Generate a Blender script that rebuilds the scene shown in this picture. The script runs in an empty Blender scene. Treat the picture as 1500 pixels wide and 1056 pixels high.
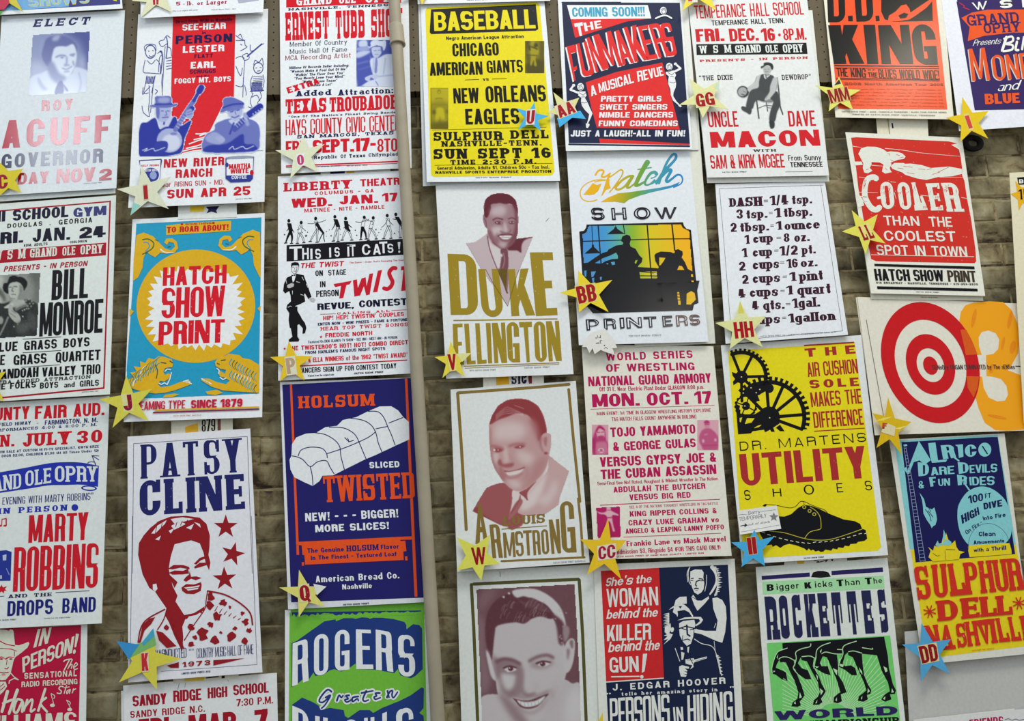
import bpy, bmesh, math, random
import numpy as np
from mathutils import Vector, Matrix
from mathutils.geometry import delaunay_2d_cdt, tessellate_polygon

random.seed(7)
C = bpy.context.scene.collection
SC = bpy.context.scene

# ------------------------------------------------------------------ camera, world, lights
FX = 1511.06
DIST = 2.68
def _rot(p, y, r, g):
    cp, sp, cy, sy, cr, sr = math.cos(p), math.sin(p), math.cos(y), math.sin(y), math.cos(r), math.sin(r)
    Rx = Matrix(((1,0,0),(0, cp, -sp),(0, sp, cp)))
    Rz = Matrix(((cy, -sy, 0),(sy, cy, 0),(0,0,1)))
    Ry = Matrix(((cr, 0, sr),(0,1,0),(-sr, 0, cr)))
    cg, sg = math.cos(g), math.sin(g)
    G = Matrix(((cg, 0, sg),(0,1,0),(-sg, 0, cg)))
    return G @ Rz @ Rx @ Ry
RC = _rot(math.radians(15.575), math.radians(-2.08), math.radians(-2.1), math.radians(5.0))
CAMZ = 1.65
CAM = Vector((0,-DIST, CAMZ))
cd = bpy.data.cameras.new('camera'); cam = bpy.data.objects.new('camera', cd); C.objects.link(cam)
cd.sensor_width = 36; cd.lens = FX / 1500 * 36; cd.clip_start = 0.05
M3 = RC @ Matrix(((1,0,0),(0,0,-1),(0,1,0)))
cam.matrix_world = Matrix.Translation(CAM) @ M3.to_4x4()
SC.camera = cam
SC.view_settings.view_transform = 'Standard'
SC.view_settings.look = 'None'
SC.view_settings.exposure = 0.0
SC.view_settings.gamma = 1.0
SC.view_settings.use_curve_mapping = False

RCn = np.array([list(r) for r in RC])
def W(P, h):
    """photo pixels -> points on the plane that stands h metres off the wall face"""
    P = np.asarray(P, float).reshape(-1,2)
    h = np.broadcast_to(np.asarray(h, float),(len(P),))
    d = np.stack([(P[:, 0] - 750) / FX, np.ones(len(P)),-(P[:, 1] - 528) / FX],1) @ RCn.T
    k = (DIST - h) / d[:, 1]
    return d * k[:, None] + np.array(CAM)

wd = bpy.data.worlds.new('world'); SC.world = wd; wd.use_nodes = True
bg = wd.node_tree.nodes['Background']; bg.inputs[0].default_value = (0.86,0.93,1.0,1); bg.inputs[1].default_value = 0.68

def area(name, loc, target, sx, sy, power, col):
    l = bpy.data.lights.new(name, 'AREA'); l.shape = 'RECTANGLE'; l.size = sx; l.size_y = sy
    l.energy = power; l.color = col
    o = bpy.data.objects.new(name, l); C.objects.link(o); o.location = loc
    o.rotation_euler = (Vector(target) - Vector(loc)).to_track_quat('-Z', 'Y').to_euler()
    return o
def mirror_at(px, py, dist):
    p = W([(px, py)],0.02)[0]; d = p - np.array(CAM); d /= np.linalg.norm(d)
    d[1] = -d[1]
    return Vector(p + d * dist)
area('ceiling_lamp', (1.1,-2.0,6.0),(0.6,0,1.9),2.4,.9,114,(1,.985,.95))
area('window_light', mirror_at(85,165,3.2), W([(85,165)],0)[0],.34,.5,17,(.86,.93,1))
area('hanging_lamp', mirror_at(1340,62,3.0), W([(1340,62)],0)[0],.30,.22,5,(1,.93,.74))
area('hanging_lamp', mirror_at(985,445,3.0), W([(985,445)],0)[0],.10,.2,2.4,(1,.95,.82))

# ------------------------------------------------------------------ materials
def lin(c):
    return tuple(((v / 255) / 12.92 if v / 255 <= 0.04045 else ((v / 255 + 0.055) / 1.055) ** 2.4) for v in c)
_mats = {}
def ink(c, rough=0.38, wear=0.0, spec=0.13):
    key = (tuple(c), rough, wear, spec)
    if key in _mats: return _mats[key]
    m = bpy.data.materials.new('ink'); m.use_nodes = True
    nt = m.node_tree; b = nt.nodes['Principled BSDF']
    b.inputs['Roughness'].default_value = rough
    b.inputs['Specular IOR Level'].default_value = spec
    base = (*lin(c),1)
    tc = nt.nodes.new('ShaderNodeTexCoord')
    n = nt.nodes.new('ShaderNodeTexNoise'); n.inputs['Scale'].default_value = 130; n.inputs['Detail'].default_value = 4
    nt.links.new(tc.outputs['Object'], n.inputs['Vector'])
    mx = nt.nodes.new('ShaderNodeMix'); mx.data_type = 'RGBA'
    mr = nt.nodes.new('ShaderNodeMapRange')
    if wear > 0:
        mr.inputs[1].default_value = 0.68; mr.inputs[2].default_value = 0.74
        mr.inputs[3].default_value = 0; mr.inputs[4].default_value = wear
        other = (0.72,0.74,0.70,1)
    else:
        mr.inputs[1].default_value = 0.3; mr.inputs[2].default_value = 0.7
        mr.inputs[3].default_value = 0; mr.inputs[4].default_value = 1
        other = (base[0] * .9, base[1] * .9, base[2] * .9,1)
    nt.links.new(n.outputs['Fac'], mr.inputs[0]); nt.links.new(mr.outputs[0], mx.inputs[0])
    mx.inputs[6].default_value = base; mx.inputs[7].default_value = other
    nt.links.new(mx.outputs[2], b.inputs['Base Color'])
    _mats[key] = m
    return m
def attr_mat(rough=0.4, spec=.13):
    if ('attr', rough) in _mats: return _mats['attr', rough]
    m = bpy.data.materials.new('halftone_ink'); m.use_nodes = True
    nt = m.node_tree; b = nt.nodes['Principled BSDF']; b.inputs['Roughness'].default_value = rough; b.inputs['Specular IOR Level'].default_value = spec
    a = nt.nodes.new('ShaderNodeAttribute'); a.attribute_name = 'tone'
    nt.links.new(a.outputs['Color'], b.inputs['Base Color'])
    _mats['attr', rough] = m
    return m

# ------------------------------------------------------------------ wood type
class Gl:
    def __init__(g, W, s, t, slab=0, m=0.0, rnd=1.0):
        g.W, g.s, g.t, g.slab, g.m, g.rnd = W, s, t, slab, m, rnd
        g.ops = []
    def P(g, pts, sg=1): g.ops.append((sg, pts))
    def R(g, x0, y0, x1, y1, sg=1): g.P([(x0, y0),(x1, y0),(x1, y1),(x0, y1)], sg)
    def RR(g, x0, y0, x1, y1, sg=1, r=None, left=True, right=True, top=True, bot=True, inner=False):
        w, h = x1 - x0, y1 - y0
        if w <= 0.004 or h <= 0.004: return
        rx = min(w * 0.5,(0.30 + 0.2 * g.rnd) * g.W) if r is None else min(r, w / 2)
        ry = min(h * 0.5, rx * (1.15 if g.W < .8 else 1.0),0.5)
        if inner: rx = min(w * .5, max(rx - g.s * .15,.01)); ry = min(ry, h * .5)
        N = 6; pts = []
        def corner(cx, cy, a0, on, qx, qy):
            if not on: pts.append((qx, qy)); return
            for i in range(N + 1):
                a = a0 + math.pi / 2 * i / N
                pts.append((cx + rx * math.cos(a), cy + ry * math.sin(a)))
        corner(x1 - rx, y1 - ry, 0, right and top, x1, y1)
        corner(x0 + rx, y1 - ry, math.pi / 2, left and top, x0, y1)
        corner(x0 + rx, y0 + ry, math.pi, left and bot, x0, y0)
        corner(x1 - rx, y0 + ry, math.pi * 1.5, right and bot, x1, y0)
        g.P(pts, sg)
    def ring(g, x0, y0, x1, y1, left=True):
        g.RR(x0, y0, x1, y1,1, left=left)
        g.RR(x0 + g.s, y0 + g.t, x1 - g.s, y1 - g.t, -1, left=left, inner=True)
    def stem(g, x, y0=0., y1=1., sb=True, st=True, w=None):
        w = w or g.s
        g.R(x, y0, x + w, y1)
        if g.slab:
            e = w * .42 * g.slab; k = max(g.t * .75,.05)
            if sb: g.R(x - e, y0, x + w + e, y0 + k)
            if st: g.R(x - e, y1 - k, x + w + e, y1)
    def tick(g, x, y0, y1):
        if g.slab: g.R(x - g.s * .35, y0, x, y1)

XH = .70
def glyph_ops(g, ch):
    W, s, t = g.W, g.s, g.t; u = min(t, .15)
    def bar(y, x0=0, x1=None, tt=None): g.R(x0, y, W if x1 is None else x1, y + (tt or t))
    def feet(xs, y):
        if g.slab:
            k = max(t * .75,.05)
            for x in xs: g.R(x - s * .45, y, x + s * 1.45, y + k)
    if ch in 'A':
        a = s * 1.05; k = W / 2 - a / 2
        yy = (W / 2 - s) / max(k, .01)
        g.P([(0,0),(W / 2 - a / 2,1),(W / 2 + a / 2,1),(W, 0)])
        g.P([(s, 0),(W - s, 0),(W / 2, yy)],-1)
        y0 = .18; g.P([(k * y0 + s * .5, y0),(W - k * y0 - s * .5, y0),(W - k * (y0 + t) - s * .5, y0 + t),(k * (y0 + t) + s * .5, y0 + t)])
        feet([0, W - s],0)
    elif ch == 'B':
        g.RR(0,.5 - u / 2, W * .97,1, left=False); g.RR(s, .5 + u / 2, W * .97 - s, 1 - t, -1, left=False, inner=True)
        g.RR(0,0, W, .5 + u / 2, left=False); g.RR(s, t, W - s, .5 - u / 2,-1, left=False, inner=True)
        g.stem(0)
    elif ch in 'CG':
        g.ring(0,0, W, 1)
        g.R(s, .40 if ch == 'C' else .48, W + .01,.64,-1)
        if ch == 'G':
            g.R(W * .46,.48 - min(t, .13), W, .48); g.R(W - s, 0, W, .4)
            if g.slab: g.R(W*.45,.40, W+s*.3,.48)
        if g.slab: g.R(W - s * .55,.64, W, 1)
    elif ch == 'D':
        g.ring(0,0, W, 1, left=False); g.stem(0)
    elif ch in 'EF':
        g.stem(0); bar(1 - t)
        g.R(0,.5 - u / 2, W * .86,.5 + u / 2)
        if ch == 'E': bar(0)
        if g.slab:
            k = s * .5
            g.R(W - k, 1 - min(t * 2.2, t + .06), W, 1); g.R(W * .86 - k * .8,.5 - u, W * .86,.5 + u)
            if ch == 'E': g.R(W - k, 0, W, min(t * 2.2, t + .06))
    elif ch == 'H': g.stem(0); g.stem(W - s); bar(.5 - u / 2, tt=u)
    elif ch in 'Il|1' and ch == 'I': g.stem(0)
    elif ch == '1':
        g.stem(W - s, st=False); g.P([(W - s, 1),(W - s, 1 - t * 1.3),(W - s * 1.9,1 - t * 1.9),(W - s * 1.9,1 - t * .9)])
    elif ch == 'J':
        g.RR(0,0, W, .8); g.RR(s, t, W - s, 1.3,-1, inner=True); g.R(-.01,.34, s + .01,1.01,-1); g.R(W-s-.001,.8,W-s*.5,.81,-1)
        g.stem(W - s, .35,1, sb=False)
    elif ch == 'K':
        g.P([(s * .6,.28),(W - s * 1.15,1),(W, 1),(s * .9,.14)])
        g.P([(W - s * 1.1,0),(W + s * .05,0),(s + (W - s) * .5,.68),(s + (W - s) * .02,.5)])
        g.stem(0); feet([W - s * 1.05],0); feet([W - s * 1.1],1 - max(t * .75,.05))
    elif ch == 'L':
        g.stem(0); bar(0)
        if g.slab: g.R(W - s * .5,0, W, t * 2.2)
    elif ch == 'M':
        g.P([(s * .2,1),(s * 1.2,1),(W / 2 + s * .33,.06),(W / 2 - s * .33,.06)])
        g.P([(W - s * .2,1),(W - s * 1.2,1),(W / 2 - s * .33,.06),(W / 2 + s * .33,.06)])
        g.stem(0); g.stem(W - s)
    elif ch == 'N':
        q = s * (.8 if s > .34 * W else 1)
        g.P([(0,1),(s * 1.12,1),(W, 0),(W - s * 1.12,0)]); g.stem(0, st=False, w=q); g.stem(W - q, sb=False, w=q)
        if g.slab: g.R(-s * .4,1 - max(t * .75,.05), s, 1)
    elif ch in 'O0': g.ring(0,0, W, 1)
    elif ch == 'Q': g.ring(0,0, W, 1); g.P([(W * .5,.28),(W * .72,.34),(W * 1.05,-.06),(W * .8,-.1)])
    elif ch in 'PR':
        yb = .40 if ch == 'P' else .44
        v = t if t < .21 else .08; yb -= (t - v) * .5
        g.RR(0, yb, W, 1, left=False); g.RR(s, yb + v, W - s, 1 - t, -1, left=False, inner=True)
        if ch == 'R':
            g.P([(W - s, 0),(W + s * .04,0),(W - s * .1, yb + v),(W - s * 1.25, yb + v)]); feet([W - s],0)
        g.stem(0)
    elif ch == 'S':
        g.RR(0,.5 - u / 2, W, 1); g.RR(s, .5 + u / 2, W - s, 1 - t, -1, inner=True)
        g.R(W - s - .01,.5 + u / 2, W + .01,.73,-1)
        g.RR(0,0, W, .5 + u / 2)
        g.RR(0,.5 - u / 2, W * .6,1); g.RR(s, .5 + u / 2, W * .75,1 - t, -1, inner=True)
        g.R(s * 1.2,.5 + u / 2, W - s, 1 - t - .04,-1)
        g.RR(s, t, W - s, .5 - u / 2,-1, inner=True)
        g.R(-.01,.27, s + .01,.5 - u / 2,-1)
        if g.slab: g.R(W - s * .5,.64, W, 1); g.R(0,0, s * .5,.36)
    elif ch == 'T':
        bar(1 - t); g.stem(W / 2 - s / 2, st=False)
        if g.slab: g.R(0,1 - t * 2.4, s * .45,1); g.R(W - s * .45,1 - t * 2.4, W, 1)
    elif ch == 'U':
        g.RR(0,0, W, .8); g.RR(s, t, W - s, 1.4,-1, inner=True)
        g.stem(0,.45,1, sb=False); g.stem(W - s, .45,1, sb=False)
    elif ch in 'Vv':
        H = 1 if ch == 'V' else XH
        a = s * 1.05; k = W / 2 - a / 2; yy = H - H * (W / 2 - s) / max(k, .01)
        g.P([(0, H),(W / 2 - a / 2,0),(W / 2 + a / 2,0),(W, H)]); g.P([(s, H),(W - s, H),(W / 2, yy)],-1)
        feet([0, W - s], H - max(t * .75,.05))
    elif ch in 'Ww':
        H = 1 if ch == 'W' else XH
        q = s * .9
        for a, b in ((0,.27),(.5,.27),(.5,.73),(1,.73)):
            x0 = a * (W - q); x1 = b * W - q / 2
            g.P([(x0, H),(x0 + q, H),(x1 + q, 0),(x1,0)])
        feet([0, W - s], H - max(t * .75,.05))
    elif ch in 'Xx':
        H = 1 if ch == 'X' else XH
        g.P([(0, H),(s * 1.1, H),(W, 0),(W - s * 1.1,0)]); g.P([(W, H),(W - s * 1.1, H),(0,0),(s * 1.1,0)])
        feet([0, W - s],0); feet([0, W - s], H - max(t * .75,.05))
    elif ch == 'Y':
        g.P([(0,1),(s * 1.1,1),(W / 2 + s / 2,.42),(W / 2 - s / 2,.36)]); g.P([(W, 1),(W - s * 1.1,1),(W / 2 - s / 2,.42),(W / 2 + s / 2,.36)])
        g.stem(W / 2 - s / 2,0,.46, st=False); feet([0, W - s],1 - max(t * .75,.05))
    elif ch in 'Zz':
        H = 1 if ch == 'Z' else XH
        g.R(0,0, W, t); g.R(0, H - t, W, H); g.P([(0, t * .9),(s * 1.2, t * .9),(W, H - t * .9),(W - s * 1.2, H - t * .9)])
    elif ch == '2':
        g.RR(0,.42, W, 1); g.RR(s, .42 + t, W - s, 1 - t, -1, inner=True); g.R(-.01,.3, s + .01,.66,-1); g.R(s * .5,.38, W - s, .60,-1)
        g.P([(0,0),(0, t * 1.3),(W - s, .62),(W, .62),(W * .98,.48),(s * 1.2, t * .9)]); bar(0)
    elif ch == '3':
        g.RR(0,.46, W, 1); g.RR(s, .5 + t / 2, W - s, 1 - t, -1, inner=True)
        g.RR(0,0, W, .54); g.RR(s, t, W - s, .5 - t / 2,-1, inner=True)
        g.R(-.01,.32, s + .01,.68,-1); g.R(s, .5 - t / 2, W - s * .6,.5 + t / 2); g.R(W*.3,.5-t/2,W*.3-.3,.5+t/2,-1)
    elif ch == '4':
        g.P([(0,.2),(0,.2 + t),(W - s * 2., 1),(W - s * .8,1),(W - s * .8,.2)])
        g.P([(s * .9,.2 + t),(W - s * 1.6,.2 + t),(W - s * 1.6,.78)],-1); g.R(0,.2, W, .2 + t); g.stem(W - s * 1.6, st=False)
    elif ch == '5':
        g.RR(0,0, W, .64); g.RR(s, t, W - s, .64 - t, -1, inner=True); g.R(-.01,.28, s + .01,.45,-1)
        g.R(0,.42, s * .85,1); bar(1 - t)
    elif ch in '69':
        f = (lambda y: y) if ch == '6' else (lambda y: 1 - y)
        def fr(x0, y0, x1, y1, sg=1, **k):
            a, b = sorted((f(y0), f(y1))); g.RR(x0, a, x1, b, sg, **k)
        fr(0,0, W, 1); fr(s, t, W - s, 1 - t, -1, inner=True)
        a, b = sorted((f(.56), f(.72))); g.R(s if ch == '6' else -.01, a, W + .01 if ch == '6' else W - s, b, -1)
        fr(s * .3,0, W, .62); fr(s, t, W - s, .62 - t, -1, inner=True)
    elif ch == '7': bar(1 - t * 1.1); g.P([(W * .15,0),(W * .15 + s * 1.1,0),(W, 1 - t),(W, 1),(W - s, 1)])
    elif ch == '8':
        g.RR(W * .03,.46, W * .97,1); g.RR(s, .5 + t / 2, W - s, 1 - t, -1, inner=True)
        g.RR(0,0, W, .54); g.RR(s, t, W - s, .5 - t / 2,-1, inner=True)
    elif ch in 'acdegobpq':
        H = XH
        if ch == 'a':
            g.RR(0,0, W, H * .62); g.RR(s, t * .8, W - s, H * .62 - t * .8,-1, inner=True)
            g.RR(W * .05, H * .5, W, H, bot=False); g.R(-.1, H * .45, W - s, H - t, -1) if not g.slab else g.R(-.1, H * .6, W - s, H - t, -1)
            g.R(0, H * .35, s, H * .45); g.stem(W - s, 0, H * .75, st=False)
        else:
            g.RR(0,0, W, H); g.RR(s, t, W - s, H - t, -1, inner=True)
            if ch == 'c': g.R(s, H * .38, W + .01, H * .62,-1)
            if ch == 'e': g.R(s, H * .30, W + .01, H * .44,-1); g.R(s * .5, H * .44, W, H * .44 + t * .75)
            if ch in 'dq': g.stem(W - s, 0 if ch == 'd' else -.28,1 if ch == 'd' else H, sb=True, st=ch == 'd')
            if ch in 'bp': g.stem(0,0 if ch == 'b' else -.28,1 if ch == 'b' else H, sb=ch == 'p')
            if ch == 'g':
                g.R(W - s, -.15, W, H); g.RR(0,-.3, W, .1); g.RR(s, -.3 + t * .8, W - s, .0,-1, inner=True)
                g.R(-.01,-.12, s, 0,-1); g.R(s*.6,0, W - s * .8, t)
    elif ch in 'hnmur':
        H = XH
        if ch == 'u':
            g.RR(0,0, W, H * .8); g.RR(s, t, W - s, H * 1.5,-1, inner=True); g.stem(0, H * .4, H, sb=False); g.stem(W - s, 0, H)
        else:
            g.RR(0,0, W, H, bot=False)
            if ch == 'r':
                g.RR(s, -.01, W * 1.0, H - t, -1, bot=False, inner=True); g.R(s, -.01, W + .01, H * .62,-1)
            elif ch == 'm':
                g.RR(s, -.01, W / 2 - s * .45, H - t, -1, bot=False, inner=True); g.RR(W / 2 + s * .45,-.01, W - s, H - t, -1, bot=False, inner=True)
            else: g.RR(s, -.01, W - s, H - t, -1, bot=False, inner=True)
            g.stem(0,0,1 if ch == 'h' else H)
            if ch in 'hn': g.stem(W - s, 0, H * .5, st=False)
            if ch == 'm': g.stem(W - s, 0, H * .5, st=False); g.stem(W / 2 - s / 2,0, H * .5, st=False) if not g.slab else g.R(W/2-s/2,0,W/2+s/2,H*.5)
    elif ch in 'il': g.stem(0,0, XH if ch == 'i' else 1); (g.R(0,.82, s, .98) if ch == 'i' else None)
    elif ch == 'j': g.stem(s * .3,-.2, XH); g.R(s * .3,.82, s * 1.3,.98)
    elif ch == 'f':
        g.RR(W * .15,.6, W, 1, bot=False); g.RR(W * .15 + s, .5, W + s, 1 - t, -1, bot=False, inner=True); g.R(W * .15 + s, .5, W + .01,.8,-1)
        g.stem(W * .15,0,.8, st=False); g.R(0, XH - t, W, XH)
    elif ch == 't': g.R(0, XH - t, W, XH); g.RR(W * .2,0, W, .5, top=False); g.RR(W * .2 + s, t, W + s, .6,-1, top=False, inner=True); g.R(W * .2,.2, W * .2 + s, .95)
    elif ch == 'k':
        g.P([(s * .6,.2),(W - s * 1.1, XH),(W, XH),(s * .9,.1)]); g.P([(W - s * 1.1,0),(W, 0),(s + (W - s) * .5,.48),(s, .36)]); g.stem(0)
    elif ch == 's':
        H = XH
        g.RR(0, H / 2 - t / 2, W, H); g.RR(0,0, W, H / 2 + t / 2)
        g.R(s, H / 2 + t * .35, W + .01, H - t * .9,-1); g.R(-.01, t * .9, W - s, H / 2 - t * .35,-1)
        g.R(W - s * .5, H * .62, W, H - t * .5); g.R(0, t * .5, s * .5, H * .38)
    elif ch == 'y':
        g.P([(0, XH),(s * 1.1, XH),(W / 2 + s * .5,.1),(W / 2 - s * .3,0)]); g.P([(W, XH),(W - s * 1.05, XH),(W * .12,-.28),(W * .12 + s, -.28)]); feet([0, W - s], XH - max(t * .75,.05))
    elif ch == '.': g.R(0,0, s, min(s, .2) if s < .2 else .2)
    elif ch == ',': g.P([(0,0),(0,.18),(s, .18),(s, 0),(s * .4,-.15)])
    elif ch in '-': g.R(0,.38, W, .38 + t)
    elif ch == '~': g.R(0,.42, W, .42 + t * .5)
    elif ch == '=': g.R(0,.2, W, .36); g.R(0,.6, W, .76)
    elif ch == ':': g.R(0,.0, s, .18); g.R(0,.48, s, .66)
    elif ch == '·': g.R(0,.36, s * 1.1,.6)
    elif ch == "'": g.P([(0,1),(s, 1),(s * .7,.7),(s * .2,.7)])
    elif ch == '"':
        for k in (0, W * .58): g.P([(k, 1),(k + W * .42,1),(k + W * .3,.7),(k + W * .08,.7)])
    elif ch == '!': g.P([(0,1),(s * 1.1,1),(s * .8,.32),(s * .3,.32)]); g.R(s * .1,0, s, .2)
    elif ch == '?': g.RR(0,.45, W, 1); g.R(0,.3, W - s, .8,-1); g.R(W * .4,.3, W * .4 + s, .55); g.R(W * .4,0, W * .4 + s, .18)
    elif ch == '&':
        g.RR(W * .1,.5, W * .8,1); g.RR(W * .1 + s * .8,.5 + t * .6, W * .8 - s * .8,1 - t * .7,-1, inner=True)
        g.RR(0,0, W * .85,.58); g.RR(s, t, W * .85 - s, .58 - t, -1, inner=True)
        g.P([(W - s, 0),(W + s * .1,0),(s * 1.5,.62),(s * .6,.55)]); g.R(W * .72,.25, W, .25 + t)
    elif ch == '$': glyph_ops(g, 'S'); g.R(W / 2 - s * .2,-.08, W / 2 + s * .2,1.08)
    elif ch == '/': g.P([(0,-.05),(s * .7,-.05),(W, 1.05),(W - s * .7,1.05)])
    elif ch in '()':
        m = 1 if ch == '(' else -1; o = 0 if m == 1 else W
        g.P([(o + m * W, 1.05),(o + m * W * .4,.8),(o + m * W * .1,.5),(o + m * W * .4,.2),(o + m * W, -.05),(o + m * (W * .5 + s * .8),.5)])
    elif ch == '*':
        star = []
        for i in range(10):
            a = math.pi / 2 + i * math.pi / 5; r = .42 if i % 2 == 0 else .17
            star.append((W / 2 + r * math.cos(a),.5 + r * math.sin(a)))
        g.P(star)
    else: g.R(0,.3, W, .4)

WF = {'N': 1.08, 'I': 's', 'i': 's', 'l': 's', '.': 's', ',': 's', ':': 's', '·': 's', "'": 's', '!': 's', 'M': 1.35, 'W': 1.5, 'm': 1.35, 'w': 1.3, '1': .62,
      'J': .85, 'E': .88, 'F': .85, 'L': .84, 'j': .5, 'f': .6, 't': .62, 'r': .7, ' ': .62, '-': .6, '~': .9, '=': .9, '"': .7, '(': .4, ')': .4, '/': .6, 's': .85,
      'a': .9, 'b': .95, 'c': .85, 'd': .95, 'e': .92, 'g': .95, 'o': .95, 'p': .95, 'q': .95, 'h': .92, 'n': .92, 'u': .92, 'k': .92, 'v': .9, 'x': .9, 'y': .9, 'z': .82}
_gc = {}
def union(ops):
    vs, fs, sg = [],[],[]
    for s, p in ops:
        q = []
        for v in p:
            if not q or abs(v[0] - q[-1][0]) + abs(v[1] - q[-1][1]) > 1e-5: q.append(v)
        if len(q) > 2 and abs(q[0][0] - q[-1][0]) + abs(q[0][1] - q[-1][1]) < 1e-5: q.pop()
        if len(q) < 3: continue
        if sum(q[i - 1][0] * q[i][1] - q[i][0] * q[i - 1][1] for i in range(len(q))) < 0: q.reverse()
        b = len(vs); vs += [Vector(v) for v in q]; fs.append(list(range(b, b + len(q)))); sg.append(s)
    if not fs: return np.zeros((0,2)),[]
    ov, oe, of, a, b, oof = delaunay_2d_cdt(vs, [], fs, 1,1e-6)
    tris = []
    for f, o in zip(of, oof):
        if o and sg[max(o)] > 0: tris.append(tuple(f))
    return np.array([(v.x, v.y) for v in ov]), tris
def glyph(ch, W0, s, t, slab, m, rnd, sub):
    key = (ch, round(W0,2), round(s, 3), round(t, 3), slab, round(m, 3), rnd, sub)
    if key in _gc: return _gc[key]
    wf = WF.get(ch, 1.0); Wd = s if wf == 's' else max(W0 * wf, s * 1.05)
    g = Gl(Wd - 2 * m, s - 2 * m, t - 2 * m, slab, m, rnd)
    glyph_ops(g, ch)
    ops = g.ops
    if m: ops = [(a, [(x + m, m + y * (1 - 2 * m)) for x, y in p]) for a, p in ops]
    if sub:
        o2 = []
        for a, p in ops:
            q = []
            for i in range(len(p)):
                A, B = p[i], p[(i + 1) % len(p)]; n = max(1, int(math.hypot(A[0] - B[0], A[1] - B[1]) / .2))
                q += [(A[0] + (B[0] - A[0]) * k / n, A[1] + (B[1] - A[1]) * k / n) for k in range(n)]
            o2.append((a, q))
        ops = o2
    r = (*union(ops), Wd)
    _gc[key] = r
    return r
def layout(txt, ratio, wt, gap, slab, m, rnd, t, sub):
    """glyph triangles in a box: x 0..ratio, y 0..1"""
    tot = 0
    g = gap + (.16 if slab else 0)
    for i, ch in enumerate(txt):
        wf = WF.get(ch, 1.0); wf = wt if wf == 's' else wf
        tot += wf + (g if i < len(txt) - 1 else 0)
    W0 = ratio / tot; s = W0 * wt
    tt = t if t else max(.07, min(.20, s * .8))
    x = 0; V = []; F = []; n = 0
    for ch in txt:
        wf = WF.get(ch, 1.0); wd = W0 * (wt if wf == 's' else wf)
        if ch != ' ':
            v, f, w = glyph(ch, W0, s, tt, slab, m, rnd, sub)
            if len(v):
                v = v.copy(); v[:, 0] += x
                V.append(v); F += [tuple(a + n for a in q) for q in f]; n += len(v)
        x += wd + g * W0
    return (np.concatenate(V) if V else np.zeros((0,2))), F

# ------------------------------------------------------------------ flat print
def homog(src, dst):
    A = []; b = []
    for (x, y),(u, v) in zip(src, dst):
        A.append([x, y, 1,0,0,0,-u * x, -u * y]); b.append(u)
        A.append([0,0,0, x, y, 1,-v * x, -v * y]); b.append(v)
    return np.append(np.linalg.solve(np.array(A, float), np.array(b, float)),1).reshape(3,3)
def happ(H, P):
    P = np.asarray(P, float).reshape(-1,2)
    q = np.c_[P, np.ones(len(P))] @ H.T
    return q[:, :2] / q[:, 2:3]
def smooth(pts, closed=True, n=5):
    P = np.array(pts, float); N = len(P)
    if N < 3: return P
    out = []
    for i in range(N if closed else N - 1):
        if closed: p0, p1, p2, p3 = P[i - 1], P[i], P[(i + 1) % N], P[(i + 2) % N]
        else: p0, p1, p2, p3 = P[max(i - 1,0)], P[i], P[i + 1], P[min(i + 2, N - 1)]
        for k in range(n):
            t = k / n
            out.append(.5 * (2 * p1 + (p2 - p0) * t + (2 * p0 - 5 * p1 + 4 * p2 - p3) * t * t + (3 * p1 - p0 - 3 * p2 + p3) * t ** 3))
    if not closed: out.append(P[-1])
    return np.array(out)
def stroke_ops(pts, w, w2=None):
    """tapering capsules along a polyline, in pixels"""
    P = np.array(pts, float); n = len(P); ops = []
    for i in range(n - 1):
        a, b = P[i], P[i + 1]; d = b - a; L = np.hypot(*d)
        if L < 1e-6: continue
        d /= L; nn = np.array([-d[1], d[0]])
        if w2 is None: wa = wb = w / 2
        else:
            wa = (w + (w2 - w) * i / (n - 1)) / 2; wb = (w + (w2 - w) * (i + 1) / (n - 1)) / 2
        e = d
        ops.append((1,[tuple(a + nn * wa), tuple(a - e * wa * .7 + nn * wa * .5), tuple(a - e * wa * .7 - nn * wa * .5), tuple(a - nn * wa),
                        tuple(b - nn * wb), tuple(b + e * wb * .7 - nn * wb * .5), tuple(b + e * wb * .7 + nn * wb * .5), tuple(b + nn * wb)]))
    return ops

def link(o, parent=None):
    C.objects.link(o)
    if parent: o.parent = parent
    return o
def tag(o, label=None, cat=None, group=None, kind=None):
    if label: o['label'] = label
    if cat: o['category'] = cat
    if group: o['group'] = group
    if kind: o['kind'] = kind
    return o

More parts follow.
